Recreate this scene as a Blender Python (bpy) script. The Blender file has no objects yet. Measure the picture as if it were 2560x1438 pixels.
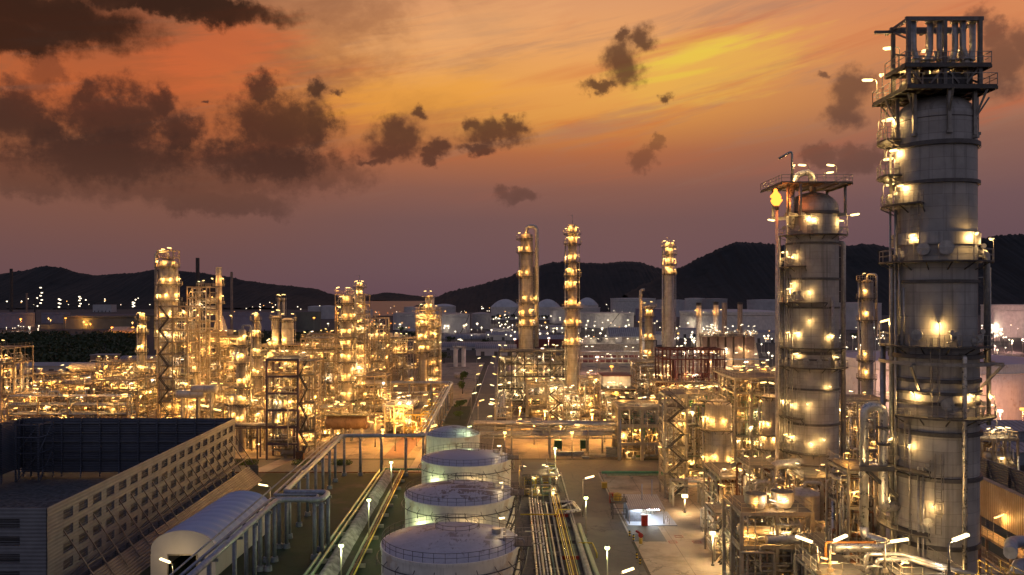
import bpy, math, random
from math import radians as R_, sin, cos, pi, atan2, hypot
from mathutils import Vector as V, noise as mnoise

SC = bpy.context.scene
COL = SC.collection
# ------------------------------------------------------------------ camera
CAM_H = 41.0
cam = bpy.data.cameras.new('camera')
cam.sensor_width = 36.0
cam.lens = 36.0 * 2000 / 2560
cam.shift_y = 24 / 2560
cam.clip_start = 0.5
cam.clip_end = 60000
camo = bpy.data.objects.new('camera', cam)
COL.objects.link(camo)
camo.location = (0, 0, CAM_H)
camo.rotation_euler = (R_(90), 0, 0)
SC.camera = camo
SC.view_settings.view_transform = 'Standard'
SC.view_settings.look = 'None'
SC.view_settings.exposure = 0.0
SC.view_settings.gamma = 1.0
SC.view_settings.use_curve_mapping = False
SC.render.engine = 'CYCLES'
cy = SC.cycles
cy.use_denoising = True
cy.use_light_tree = True
cy.use_adaptive_sampling = True
cy.adaptive_threshold = 0.02
cy.max_bounces = 3
cy.diffuse_bounces = 2
cy.glossy_bounces = 2
cy.transmission_bounces = 2
cy.volume_bounces = 0
cy.sample_clamp_indirect = 4.0
cy.sample_clamp_direct = 0.0
cy.caustics_reflective = False
cy.caustics_refractive = False
cy.blur_glossy = 1.0


def srgb(r, g, b):
    f = lambda c: (c / 255 / 12.92) if c / 255 <= 0.04045 else ((c / 255 + 0.055) / 1.055) ** 2.4
    return (f(r), f(g), f(b), 1.0)


class NT:
    """small helper to write node trees as expressions"""

    def __init__(s, tree):
        s.t = tree
        s.n = tree.nodes
        s.l = tree.links

    def put(s, sock, v):
        if isinstance(v, bpy.types.NodeSocket):
            s.l.new(v, sock)
        elif v is not None:
            sock.default_value = v

    def m(s, op, a, b=None, c=None, clamp=False):
        n = s.n.new('ShaderNodeMath')
        n.operation = op
        n.use_clamp = clamp
        for k, v in enumerate((a, b, c)):
            s.put(n.inputs[k], v)
        return n.outputs[0]

    def mr(s, v, a, b, c=0.0, d=1.0, smooth=True):
        n = s.n.new('ShaderNodeMapRange')
        n.interpolation_type = 'SMOOTHSTEP' if smooth else 'LINEAR'
        for k, x in enumerate((v, a, b, c, d)):
            s.put(n.inputs[k], x)
        return n.outputs[0]

    def xyz(s, x, y, z):
        n = s.n.new('ShaderNodeCombineXYZ')
        for k, v in enumerate((x, y, z)):
            s.put(n.inputs[k], v)
        return n.outputs[0]

    def sep(s, v):
        n = s.n.new('ShaderNodeSeparateXYZ')
        s.put(n.inputs[0], v)
        return n.outputs

    def vm(s, op, a, b=None, scale=None):
        n = s.n.new('ShaderNodeVectorMath')
        n.operation = op
        s.put(n.inputs[0], a)
        s.put(n.inputs[1], b)
        if scale is not None:
            s.put(n.inputs['Scale'], scale)
        return n.outputs[0]

    def noise(s, vec, scale, detail=4.0, rough=0.55, col=False, dist=0.0):
        n = s.n.new('ShaderNodeTexNoise')
        if vec is not None:
            s.l.new(vec, n.inputs['Vector'])
        n.inputs['Scale'].default_value = scale
        n.inputs['Detail'].default_value = detail
        n.inputs['Roughness'].default_value = rough
        n.inputs['Distortion'].default_value = dist
        return n.outputs['Color' if col else 'Fac']

    def mix(s, f, a, b, mode='MIX', clamp=False):
        n = s.n.new('ShaderNodeMix')
        n.data_type = 'RGBA'
        n.blend_type = mode
        n.clamp_result = clamp
        s.put(n.inputs[0], f)
        s.put(n.inputs[6], a)
        s.put(n.inputs[7], b)
        return n.outputs[2]

    def ramp(s, f, stops, interp='EASE'):
        n = s.n.new('ShaderNodeValToRGB')
        n.color_ramp.interpolation = interp
        e = n.color_ramp.elements
        while len(e) < len(stops):
            e.new(0.5)
        for k, (p, c) in enumerate(stops):
            e[k].position = p
            e[k].color = c
        s.put(n.inputs[0], f)
        return n.outputs[0]

    def coord(s, which='Object'):
        n = s.n.new('ShaderNodeTexCoord')
        return n.outputs[which]


# ------------------------------------------------------------------ sky
W = bpy.data.worlds.new('World')
SC.world = W
W.use_nodes = True
W.node_tree.nodes.clear()
t = NT(W.node_tree)
d = t.coord('Generated')
dx, dy, dz = t.sep(d)
az = t.m('MULTIPLY', t.m('ARCTAN2', dx, dy), 57.29578)
el = t.m('MULTIPLY', t.m('ARCSINE', dz), 57.29578)


def skypos(px, py):
    a = math.atan((px - 1280) / 2000)
    e = math.atan((743 - py) / 2000 * cos(a))
    return math.degrees(a), math.degrees(e)


eln = t.m('DIVIDE', el, 90.0)
S = lambda *c: srgb(*c)
centre = t.ramp(eln, [(0, S(96, 72, 80)), (.02, S(102, 77, 82)), (.06, S(112, 81, 79)), (.085, S(132, 88, 75)), (.112, S(170, 102, 66)), (.14, S(210, 140, 68)),
                      (.165, S(224, 156, 80)), (.20, S(222, 156, 98)), (.235, S(208, 146, 104)), (.34, S(150, 112, 112)), (.5, S(112, 108, 132)), (1, S(104, 112, 148))], 'LINEAR')
leftc = t.ramp(eln, [(0, S(98, 72, 78)), (.03, S(106, 75, 74)), (.07, S(122, 80, 66)), (.11, S(148, 84, 52)), (.145, S(180, 92, 50)), (.19, S(160, 88, 56)),
                     (.235, S(120, 82, 64)), (.34, S(104, 88, 98)), (.5, S(104, 104, 130)), (1, S(104, 112, 148))], 'LINEAR')
rightc = t.ramp(eln, [(0, S(88, 70, 82)), (.03, S(94, 72, 80)), (.07, S(108, 80, 82)), (.11, S(136, 94, 80)), (.145, S(178, 116, 80)), (.19, S(206, 130, 84)),
                      (.235, S(186, 122, 96)), (.34, S(130, 104, 112)), (.5, S(108, 106, 132)), (1, S(104, 112, 148))], 'LINEAR')
base = t.mix(t.mr(az, -24, -4), leftc, centre)
base = t.mix(t.mr(az, 6, 30), base, rightc)
# soft streaky veils: stretched noise tilted up to the south-west
u2 = t.m('ADD', t.m('MULTIPLY', az, 0.06), t.m('MULTIPLY', el, -0.05))
v2 = t.m('SUBTRACT', t.m('MULTIPLY', el, 0.42), t.m('MULTIPLY', az, 0.075))
veil = t.noise(t.xyz(u2, v2, 3.1), 1.0, 5.0, 0.6, dist=0.6)
high = t.mr(el, 5, 13)
base = t.mix(t.m('MULTIPLY', t.mr(veil, .52, .74), t.m('MULTIPLY', high, .42)), base, S(190, 92, 56))
veil2 = t.noise(t.xyz(u2, v2, 9.7), 1.7, 5.0, 0.6, dist=0.4)
base = t.mix(t.m('MULTIPLY', t.mr(veil2, .5, .75), t.m('MULTIPLY', high, .42)), base, S(146, 116, 100))
# glowing yellow breaks in the high cloud, where the sun has just gone down


def blob(u, v, bl, slope=0.0):
    (px, py, rx, ry) = bl
    a, e = skypos(px, py)
    ca = cos(R_(a))
    ru = rx / 2000 * 57.3 * ca * ca
    rv = ry / 2000 * 57.3 * ca
    du = t.m('DIVIDE', t.m('SUBTRACT', u, a), ru)
    dv0 = t.m('SUBTRACT', v, e)
    if slope:
        dv0 = t.m('SUBTRACT', dv0, t.m('MULTIPLY', t.m('SUBTRACT', u, a), slope))
    dv = t.m('DIVIDE', dv0, rv)
    return t.m('SQRT', t.m('ADD', t.m('MULTIPLY', du, du), t.m('MULTIPLY', dv, dv)))


blot = t.noise(t.vm('MULTIPLY', t.xyz(az, el, 0), (.07, .16, 0)), 1.0, 6.0, .62, dist=.5)
base = t.mix(t.m('MULTIPLY', t.m('MULTIPLY', t.mr(blot, .42, .62), t.mr(az, 4, -12)), t.m('MULTIPLY', high, .6)), base, S(138, 88, 60))
wl = t.noise(t.xyz(t.m('MULTIPLY', az, .12), t.m('MULTIPLY', v2, 2.2), 1.0), 2.0, 4.0, .6)
for bl, sl, amt, colr in (((1745, 135, 190, 27), .17, .85, S(226, 204, 70)), ((1690, 190, 170, 10), .12, .75, S(222, 196, 66)),
                          ((1760, 170, 330, 110), .12, .55, S(224, 176, 74)), ((1040, 245, 330, 60), .10, .45, S(226, 152, 56)),
                          ((1150, 90, 330, 90), .2, .35, S(230, 168, 110)), ((560, 130, 260, 120), .2, .55, S(208, 100, 54)), ((1500, 260, 520, 40), .14, .28, S(222, 160, 80))):
    r = blob(az, el, bl, sl)
    k = t.m('ADD', t.m('SUBTRACT', 1.0, r), t.m('MULTIPLY', t.m('SUBTRACT', wl, .5), 1.5))
    base = t.mix(t.m('MULTIPLY', t.mr(k, 0.0, .75), amt), base, colr)
# clouds: puffs perturbed by two scales of noise
ae = t.xyz(az, el, 0.0)
w1 = t.noise(t.vm('ADD', ae, (3.3, 7.7, 1.0)), .55, 5.0, .62, col=True)
w2 = t.vm('SUBTRACT', w1, (.5, .5, .5))
wae = t.vm('ADD', ae, t.vm('SCALE', w2, None, scale=2.6))
wu, wv, _ = t.sep(wae)
fb = t.noise(t.vm('ADD', ae, (0, 0, 5.5)), 1.0, 8.0, .66)


fb2 = t.noise(t.vm('ADD', ae, (0, 3, 9.5)), .9, 6.0, .56)


def cloudset(bls, gain=1.35, f=None):
    acc = None
    for bl in bls:
        k = t.m('SUBTRACT', 1.0, blob(wu, wv, bl))
        acc = k if acc is None else t.m('SMOOTH_MAX', acc, k, .25)
    return t.m('ADD', acc, t.m('MULTIPLY', t.m('SUBTRACT', f or fb, .5), gain))


dark = cloudset([(290, 305, 185, 118), (215, 235, 55, 40), (400, 262, 50, 45), (270, 395, 290, 78), (30, 290, 130, 88), (690, 325, 158, 112), (655, 225, 55, 46),
                 (650, 398, 225, 62), (788, 225, 32, 38), (785, 315, 62, 85), (110, 330, 90, 60), (455, 330, 80, 70)], 1.15)
topl = cloudset([(90, 40, 370, 72), (450, 14, 360, 40), (20, 85, 220, 60)], .5)
mid = cloudset([(985, 325, 56, 52), (985, 372, 120, 38), (1042, 282, 20, 24), (1240, 335, 98, 42), (1185, 310, 30, 26), (1110, 365, 42, 24), (1285, 310, 40, 28), (1200, 372, 60, 18), (930, 395, 60, 16),
                (1562, 178, 64, 52), (1605, 98, 40, 40), (1560, 90, 20, 26), (1490, 212, 60, 18), (1667, 243, 22, 16), (845, 240, 24, 12), (508, 250, 18, 8), (1075, 400, 35, 16), (1000, 350, 80, 40), (1245, 345, 90, 34), (1560, 150, 60, 60), (1090, 385, 60, 20)], 1.15, fb2)
pur = cloudset([(2135, 215, 72, 50), (2115, 280, 60, 52), (2058, 190, 28, 16), (2510, 160, 95, 90), (2450, 45, 45, 40), (2560, 110, 70, 70), (2480, 90, 40, 50), (2125, 245, 60, 60)], .9, fb2)
faint = cloudset([(120, 175, 60, 46), (80, 215, 70, 30), (380, 450, 460, 70), (90, 440, 170, 55), (330, 400, 330, 80), (720, 430, 260, 55), (1610, 395, 42, 34), (1640, 360, 24, 20), (560, 510, 220, 36), (1290, 490, 60, 25), (30, 395, 60, 25), (2050, 390, 50, 30), (2150, 400, 90, 40)], .9)
inner = t.noise(t.vm('ADD', ae, (1.0, 4.0, 2.0)), .45, 5.0, .6)
low = t.mr(el, 5.5, 11)


def cloudmix(base, fld, alpha, kmul, add, hi, soft=.42):
    c1 = t.mix(1.0, base, (kmul, kmul, kmul, 1), 'MULTIPLY')
    c1 = t.mix(1.0, c1, add, 'ADD')
    c2 = t.mix(1.0, base, (hi, hi, hi, 1), 'MULTIPLY')
    c2 = t.mix(1.0, c2, add, 'ADD')
    # thick parts dark, thin lobes lighter
    c = t.mix(t.m('MULTIPLY', t.mr(inner, .35, .68), t.mr(fld, .8, .1)), c1, c2)
    return t.mix(t.m('MULTIPLY', t.mr(fld, -.10, soft), alpha), base, c)


base = cloudmix(base, faint, .6, .26, (.024, .012, .011, 1), .45)
base = cloudmix(base, dark, t.m('MULTIPLY_ADD', low, .42, .5), .07, (.030, .0145, .0125, 1), .30, .52)
base = cloudmix(base, topl, .97, .04, (.020, .009, .006, 1), .14)
base = cloudmix(base, mid, t.m('MULTIPLY_ADD', low, .3, .7), .15, (.05, .02, .015, 1), .40, .62)
base = cloudmix(base, pur, .85, .22, (.03, .017, .019, 1), .40, .6)
base = t.mix(1.0, base, (1.1, 1.1, 1.1, 1), 'MULTIPLY')
# away from the sunset: blue dusk, brightest overhead
dusk = t.ramp(t.m('ABSOLUTE', eln), [(0, (.25, .22, .25, 1)), (.25, (.19, .18, .235, 1)), (.5, (.115, .13, .21, 1)), (1, (.105, .125, .225, 1))], 'LINEAR')
away = t.mr(t.m('ABSOLUTE', az), 42, 80)
base = t.mix(away, base, dusk)
base = t.mix(t.mr(eln, .24, .5), base, dusk)
base = t.mix(t.mr(el, -1.5, -.1), (.012, .011, .014, 1), base)
nsky = t.n.new('ShaderNodeTexSky')
nsky.sky_type = 'NISHITA'
nsky.sun_disc = False
nsky.sun_elevation = R_(0.5)
nsky.sun_rotation = R_(12)
bg1 = t.n.new('ShaderNodeBackground')
t.l.new(base, bg1.inputs[0])
bg1.inputs[1].default_value = 1.0
bg2 = t.n.new('ShaderNodeBackground')
t.l.new(nsky.outputs[0], bg2.inputs[0])
bg2.inputs[1].default_value = 0.001
ad = t.n.new('ShaderNodeAddShader')
t.l.new(bg1.outputs[0], ad.inputs[0])
t.l.new(bg2.outputs[0], ad.inputs[1])
wo = t.n.new('ShaderNodeOutputWorld')
t.l.new(ad.outputs[0], wo.inputs[0])
# ------------------------------------------------------------------ sun: only the last warm light along the horizon
sun = bpy.data.lights.new('sun', 'SUN')
sun.energy = 0.06
sun.angle = R_(12)
sun.color = (1.0, .55, .28)
suno = bpy.data.objects.new('sun', sun)
COL.objects.link(suno)
suno.rotation_euler = (R_(88), 0, R_(180 - 12))
W.cycles.sampling_method = 'MANUAL'
W.cycles.sample_map_resolution = 256
# ================================================================== materials
MATS = {}


def newmat(name):
    m = bpy.data.materials.new(name)
    m.use_nodes = True
    MATS[name] = m
    nt = NT(m.node_tree)
    p = m.node_tree.nodes['Principled BSDF']
    return m, nt, p


def plain(name, col, rough=.6, metal=0.0, var=.25, sc=1.5, streak=0.0, dirt=None, dirtamt=.5, spec=.4):
    """a painted or bare surface with blotchy tone, optional rain streaks and dirt patches of their own shape"""
    m, t, p = newmat(name)
    oc = t.coord('Object')
    n = t.noise(oc, sc, 5, .6)
    lo = tuple(c * (1 - var) for c in col) + (1,)
    hi = tuple(min(1, c * (1 + var)) for c in col) + (1,)
    c = t.mix(t.mr(n, .3, .7), lo, hi)
    if streak:
        sv = t.noise(t.vm('MULTIPLY', oc, (3.0, 3.0, .12)), 1.3, 4, .6)
        c = t.mix(t.m('MULTIPLY', t.mr(sv, .5, .72), streak), c, tuple(x * .35 for x in col) + (1,))
    if dirt:
        dn = t.noise(t.vm('ADD', oc, (9.1, 3.3, 5.2)), sc * .7, 6, .65)
        c = t.mix(t.m('MULTIPLY', t.mr(dn, .56, .66), dirtamt), c, dirt + (1,))
    t.put(p.inputs['Base Color'], c)
    t.put(p.inputs['Roughness'], t.mr(n, .2, .8, max(.05, rough - .12), min(1, rough + .12)))
    p.inputs['Metallic'].default_value = metal
    p.inputs['Specular IOR Level'].default_value = spec
    return m


def clad(name, col, rough=.42, metal=.35, hs=1.22, nv=10, seam=.34, streak=.5, tint=(.26, .2, .14), tintamt=.5):
    """insulated column shell: sheet jacket with horizontal laps and vertical joints, streaked and stained"""
    m, t, p = newmat(name)
    oc = t.coord('Object')
    x, y, z = t.sep(oc)
    zf = t.m('FRACT', t.m('DIVIDE', z, hs))
    row = t.m('FLOOR', t.m('DIVIDE', z, hs))
    ang = t.m('DIVIDE', t.m('ARCTAN2', y, x), 2 * pi)
    af = t.m('FRACT', t.m('ADD', t.m('MULTIPLY', ang, nv), t.m('MULTIPLY', row, .5)))
    col_i = t.m('FLOOR', t.m('ADD', t.m('MULTIPLY', ang, nv), t.m('MULTIPLY', row, .5)))
    lh = t.m('LESS_THAN', zf, .05)
    lv = t.m('MULTIPLY', t.m('LESS_THAN', af, .012), .7)
    line = t.m('MAXIMUM', lh, lv)
    wn = t.n.new('ShaderNodeTexWhiteNoise')
    wn.noise_dimensions = '2D'
    t.l.new(t.xyz(row, col_i, 0), wn.inputs['Vector'])
    k = t.m('MULTIPLY_ADD', wn.outputs[0], .22, .86)
    n = t.noise(oc, .5, 6, .62)
    k = t.m('MULTIPLY', k, t.mr(n, .25, .75, .78, 1.15))
    c = t.mix(1.0, (col[0], col[1], col[2], 1), t.xyz(k, k, k), 'MULTIPLY')
    n2 = t.noise(t.vm('ADD', oc, (4, 8, 1)), .23, 5, .6)
    c = t.mix(t.m('MULTIPLY', t.mr(n2, .48, .68), tintamt), c, tint + (1,))
    sv = t.noise(t.vm('MULTIPLY', oc, (2.2, 2.2, .07)), 1.0, 5, .65)
    c = t.mix(t.m('MULTIPLY', t.mr(sv, .5, .7), streak), c, tuple(v * .3 for v in col) + (1,))
    c = t.mix(t.m('MULTIPLY', line, seam), c, tuple(v * .2 for v in col) + (1,))
    t.put(p.inputs['Base Color'], c)
    t.put(p.inputs['Roughness'], t.mr(n, .2, .8, rough - .1, rough + .18))
    p.inputs['Metallic'].default_value = metal
    bp = t.n.new('ShaderNodeBump')
    bp.inputs['Strength'].default_value = .35
    bp.inputs['Distance'].default_value = .04
    t.put(bp.inputs['Height'], t.m('ADD', t.m('MULTIPLY', line, -1.0), t.m('MULTIPLY', n, .5)))
    t.l.new(bp.outputs[0], p.inputs['Normal'])
    return m


def glow(name, col, strength):
    m = bpy.data.materials.new(name)
    m.use_nodes = True
    t = NT(m.node_tree)
    t.n.clear()
    e = t.n.new('ShaderNodeEmission')
    e.inputs[0].default_value = col + (1,)
    e.inputs[1].default_value = strength
    o = t.n.new('ShaderNodeOutputMaterial')
    t.l.new(e.outputs[0], o.inputs[0])
    MATS[name] = m
    return m


clad('shell_grey', (.43, .40, .365), metal=.12, rough=.5, streak=.55, tintamt=.38, tint=(.34, .29, .24))
clad('shell_warm', (.47, .40, .31), hs=2.4, nv=5, streak=.3)
clad('shell_pale', (.55, .50, .42), hs=2.4, nv=6, streak=.35)
clad('shell_drum', (.42, .39, .36), hs=.9, nv=1, seam=.3)
plain('steel_dark', (.085, .08, .08), .55, .3)
plain('steel_galv', (.33, .30, .26), .5, .4, streak=.3)
plain('steel_tan', (.36, .28, .19), .6, .1, streak=.3)
plain('steel_purple', (.115, .085, .11), .5, .1, streak=.3)
plain('steel_red', (.085, .022, .02), .6, .1)
plain('steel_blue', (.20, .22, .27), .5, .2, streak=.3)
plain('steel_yellow', (.38, .26, .045), .5)
plain('ring_dark', (.12, .108, .10), .55, .2, streak=.2)
plain('steel_mid', (.19, .17, .155), .55, .2, streak=.3)
plain('grating', (.11, .10, .09), .6, .4)
plain('pipe_grey', (.42, .40, .37), .38, .6, .2, 2, streak=.3)
plain('pipe_bright', (.62, .58, .52), .32, .7, .15, 2)
plain('pipe_blue', (.30, .32, .37), .4, .35, .2, 1, streak=.3)
plain('pipe_green', (.05, .22, .13), .45, .1)
plain('pipe_moss', (.20, .27, .20), .5, .15)
plain('pipe_yellow', (.60, .46, .06), .5)
plain('pipe_rust', (.20, .10, .06), .75, .1, .35, 2)
plain('pipe_orange', (.42, .17, .04), .6, .1)
plain('red_paint', (.26, .02, .015), .45)
plain('green_paint', (.03, .09, .06), .5)
plain('concrete', (.36, .33, .29), .85, 0, .25, .8, streak=.35, dirt=(.16, .14, .12))
plain('concrete_warm', (.42, .36, .27), .85, 0, .25, .6, streak=.3, dirt=(.2, .16, .11))
plain('white_wall', (.62, .58, .54), .7, 0, .12, .3, streak=.35)
plain('white_dim', (.48, .46, .46), .7, 0, .12, .1, streak=.3)
plain('purple_tank', (.26, .24, .30), .65, 0, .12, .1, streak=.3)
plain('olive_tank', (.16, .16, .13), .7, 0, .12, .1, streak=.3)
plain('dark_tank', (.075, .07, .085), .7, 0, .15, .1, streak=.3)
plain('tank_white', (.76, .74, .66), .5, 0, .08, .5, streak=.34, dirt=(.42, .26, .10), dirtamt=.42)
plain('tank_roof_clean', (.30, .335, .44), .45, 0, .08, .5, dirt=(.30, .29, .31), dirtamt=.5)
plain('tent_fabric', (.36, .40, .57), .42, 0, .05, .4)
plain('tent_end', (.52, .50, .50), .6, 0, .06, .4)
plain('brown_sheet', (.26, .19, .13), .7, 0, .3, .5, streak=.6)
plain('roof_grey', (.30, .29, .30), .55, .1, .15, .2, streak=.2)
plain('roof_maroon', (.13, .03, .035), .6)
plain('stack_dark', (.05, .045, .045), .7)
plain('stack_pale', (.50, .43, .36), .6, .1, streak=.3)
plain('bark', (.06, .045, .03), .9)
plain('rust_vessel', (.20, .13, .10), .55, .3, .3, .5, streak=.6)
plain('brown_casing', (.30, .21, .16), .6, .1, .2, .3, streak=.5)
plain('teal_sheet', (.05, .16, .16), .6)
plain('rock', (.075, .073, .075), .9, 0, .6, 1.2)
plain('berm_stone', (.27, .25, .24), .9, 0, .4, .9, dirt=(.1, .1, .08))


def roofmat(name, rust_lo, amt):
    """white painted tank roof with rust bands following the plates"""
    m, t, p = newmat(name)
    oc = t.coord('Object')
    x, y, z = t.sep(oc)
    n = t.noise(oc, .55, 6, .65)
    n2 = t.noise(oc, 3.0, 5, .7)
    c = t.mix(t.mr(n, .3, .7), (.31, .34, .42, 1), (.40, .425, .50, 1))
    c = t.mix(t.m('MULTIPLY', t.mr(n2, .52, .7), .45), c, (.20, .19, .20, 1))
    rr = t.m('DIVIDE', t.m('SQRT', t.m('ADD', t.m('MULTIPLY', x, x), t.m('MULTIPLY', y, y))), 8.2)
    yb = t.m('FRACT', t.m('ADD', t.m('DIVIDE', y, 2.4), t.m('MULTIPLY', t.m('MULTIPLY', x, x), -.006)))
    big = t.noise(t.vm('MULTIPLY', oc, (.30, .22, 0)), 1.0, 3, .6)
    fine = t.noise(t.vm('MULTIPLY', oc, (1.5, .42, 0)), 1.3, 7, .72)
    k = t.m('ADD', t.m('MULTIPLY', big, .62), t.m('MULTIPLY', fine, .5))
    band = t.m('MULTIPLY', t.mr(k, rust_lo, rust_lo + .05), t.mr(yb, .12, .3))
    band = t.m('MULTIPLY', band, t.mr(rr, .97, .72))
    rc = t.mix(t.mr(n2, .38, .68), (.032, .024, .022, 1), (.12, .062, .042, 1))
    c = t.mix(t.m('MULTIPLY', band, amt), c, rc)
    seam = t.m('LESS_THAN', yb, .03)
    c = t.mix(t.m('MULTIPLY', seam, .25), c, (.3, .3, .32, 1))
    t.put(p.inputs['Base Color'], c)
    p.inputs['Roughness'].default_value = .5
    return m


roofmat('roof_rusty', .545, .8)
roofmat('roof_spots', .60, .6)


def corrug(name, c1, c2, period=.32, axis=2, rough=.6, metal=.1, ribdark=.6, bumpd=.06):
    """ribbed sheet: ribs as bump, plus stains"""
    m, t, p = newmat(name)
    oc = t.coord('Object')
    k = t.sep(oc)[axis]
    s = t.m('SINE', t.m('MULTIPLY', k, 2 * pi / period))
    n = t.noise(oc, .35, 6, .65)
    c = t.mix(t.mr(n, .3, .72), c1 + (1,), c2 + (1,))
    rib = t.m('MULTIPLY', t.mr(s, -.9, -.3, 1, 0), ribdark)
    c = t.mix(rib, c, tuple(v * .4 for v in c1) + (1,))
    t.put(p.inputs['Base Color'], c)
    p.inputs['Roughness'].default_value = rough
    p.inputs['Metallic'].default_value = metal
    bp = t.n.new('ShaderNodeBump')
    bp.inputs['Strength'].default_value = .8
    bp.inputs['Distance'].default_value = bumpd
    t.put(bp.inputs['Height'], s)
    t.l.new(bp.outputs[0], p.inputs['Normal'])
    return m


corrug('fence_sheet', (.165, .172, .19), (.225, .235, .25), .5, ribdark=.06, bumpd=.02)
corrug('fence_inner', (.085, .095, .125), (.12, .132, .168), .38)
corrug('louvre_sheet', (.105, .108, .118), (.145, .148, .155), .3)
corrug('skirt_sheet', (.20, .155, .125), (.27, .215, .175), .34, 2)
corrug('rusty_wall', (.26, .19, .13), (.38, .33, .27), .5, 1)
corrug('shelter_roof', (.42, .40, .42), (.52, .5, .5), .4, 0)
corrug('tank_ribbed', (.34, .32, .32), (.42, .40, .40), 1.6, 2)
corrug('hall_roof', (.22, .21, .24), (.30, .29, .31), 1.5, 0)


def groundmat(name, c1, c2, sc, c3=None, rough=.9, joints=0.0, jc=(.1, .09, .08), bump=.2, sc2=None):
    m, t, p = newmat(name)
    oc = t.coord('Object')
    n = t.noise(oc, sc, 8, .65)
    c = t.mix(t.mr(n, .33, .68), c1 + (1,), c2 + (1,))
    if c3:
        n2 = t.noise(t.vm('ADD', oc, (31, 17, 3)), sc2 or sc * .3, 6, .6)
        c = t.mix(t.mr(n2, .5, .66), c, c3 + (1,))
    st = t.noise(t.vm('ADD', oc, (7, 91, 2)), .21, 8, .7)
    c = t.mix(t.m('MULTIPLY', t.mr(st, .57, .70), .6), c, tuple(v * .42 for v in c1) + (1,))
    vo = t.n.new('ShaderNodeTexVoronoi')
    vo.feature = 'DISTANCE_TO_EDGE'
    vo.inputs['Scale'].default_value = .09
    t.l.new(t.vm('ADD', oc, t.vm('SCALE', t.noise(oc, .35, 4, .6, col=True), None, scale=3.0)), vo.inputs['Vector'])
    c = t.mix(t.m('MULTIPLY', t.m('LESS_THAN', vo.outputs['Distance'], .007), .55), c, tuple(v * .4 for v in c1) + (1,))
    if joints:
        x, y, z = t.sep(oc)
        l1 = t.m('LESS_THAN', t.m('FRACT', t.m('DIVIDE', x, joints)), .014)
        l2 = t.m('LESS_THAN', t.m('FRACT', t.m('DIVIDE', y, joints)), .014)
        c = t.mix(t.m('MULTIPLY', t.m('MAXIMUM', l1, l2), .7), c, jc + (1,))
    t.put(p.inputs['Base Color'], c)
    t.put(p.inputs['Roughness'], t.mr(n, .2, .8, rough - .12, min(1, rough + .1)))
    bp = t.n.new('ShaderNodeBump')
    bp.inputs['Strength'].default_value = bump
    bp.inputs['Distance'].default_value = .1
    t.put(bp.inputs['Height'], n)
    t.l.new(bp.outputs[0], p.inputs['Normal'])
    return m


groundmat('earth', (.045, .04, .03), (.085, .07, .05), .12, (.035, .045, .022))
groundmat('lawn', (.010, .022, .008), (.022, .036, .014), .35, (.045, .04, .028), sc2=.12)
groundmat('asphalt', (.075, .069, .064), (.115, .105, .095), .5, (.15, .135, .115), sc2=.08, rough=.75)
groundmat('slab', (.32, .26, .20), (.44, .365, .28), .18, (.19, .155, .12), joints=9.0, sc2=.09)
groundmat('yard', (.26, .20, .135), (.38, .30, .21), .2, (.13, .105, .08), joints=7.0, sc2=.11)
groundmat('gravel', (.10, .09, .08), (.17, .15, .13), 1.5, (.07, .065, .055), sc2=.1)
groundmat('far_ground', (.04, .037, .036), (.07, .063, .06), .012, (.03, .034, .024), sc2=.006)
groundmat('red_path', (.17, .09, .065), (.24, .13, .09), .5)
groundmat('hill_forest', (.010, .009, .008), (.021, .018, .015), .035, (.006, .007, .006), sc2=.012, bump=1.0)
m, t, p = newmat('sea')
p.inputs['Base Color'].default_value = (.10, .085, .10, 1)
p.inputs['Roughness'].default_value = .35
m, t, p = newmat('leaf')
oc = t.coord('Object')
t.put(p.inputs['Base Color'], t.mix(t.noise(oc, .9, 3), (.018, .03, .010, 1), (.05, .07, .022, 1)))
p.inputs['Roughness'].default_value = .7
m, t, p = newmat('leaf_bright')
oc = t.coord('Object')
t.put(p.inputs['Base Color'], t.mix(t.noise(oc, 1.2, 3), (.06, .10, .02, 1), (.13, .17, .035, 1)))
p.inputs['Roughness'].default_value = .7
m, t, p = newmat('banded')
oc = t.coord('Object')
z = t.sep(oc)[2]
t.put(p.inputs['Base Color'], t.mix(t.m('GREATER_THAN', t.m('FRACT', t.m('MULTIPLY', z, 2.2)), .5), (.02, .02, .02, 1), (.65, .45, .03, 1)))

# lenses: what one sees of a lit fitting; the light it throws is the lamp light beside it
glow('lit_warm', (1.0, .66, .22), 3.6)
glow('lit_pale', (1.0, .78, .40), 3.6)
glow('lit_white', (1.0, .85, .58), 3.2)
glow('lit_cool', (.92, 1.0, .97), 85)
glow('lit_green', (.88, 1.0, .42), 3.4)
glow('lit_orange', (1.0, .36, .06), 4.5)
glow('lit_amber', (1.0, .58, .16), 4.0)
glow('lit_pink', (1.0, .70, .55), 4.0)
glow('far_white', (1.0, .84, .60), 3.2)
glow('far_amber', (1.0, .50, .14), 2.4)
glow('far_orange', (1.0, .28, .03), 2.6)
glow('flame', (1.0, .27, .035), 3.4)
glow('flame_core', (1.0, .80, .32), 8)
glow('lit_gold', (1.0, .72, .28), 3.6)
LIGHTCOL = {'lit_gold': ((1.0, .60, .20), 400), 'lit_warm': ((1.0, .475, .105), 430), 'lit_pale': ((1.0, .68, .30), 360), 'lit_white': ((1.0, .82, .58), 300), 'lit_green': ((.86, 1.0, .44), 420), 'lit_orange': ((1.0, .30, .05), 700),
            'lit_amber': ((1.0, .44, .07), 3600), 'lit_pink': ((1.0, .50, .42), 4200), 'far_white': ((1.0, .82, .62), 400), 'flame': ((1.0, .22, .03), 900)}
LD = {}


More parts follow.
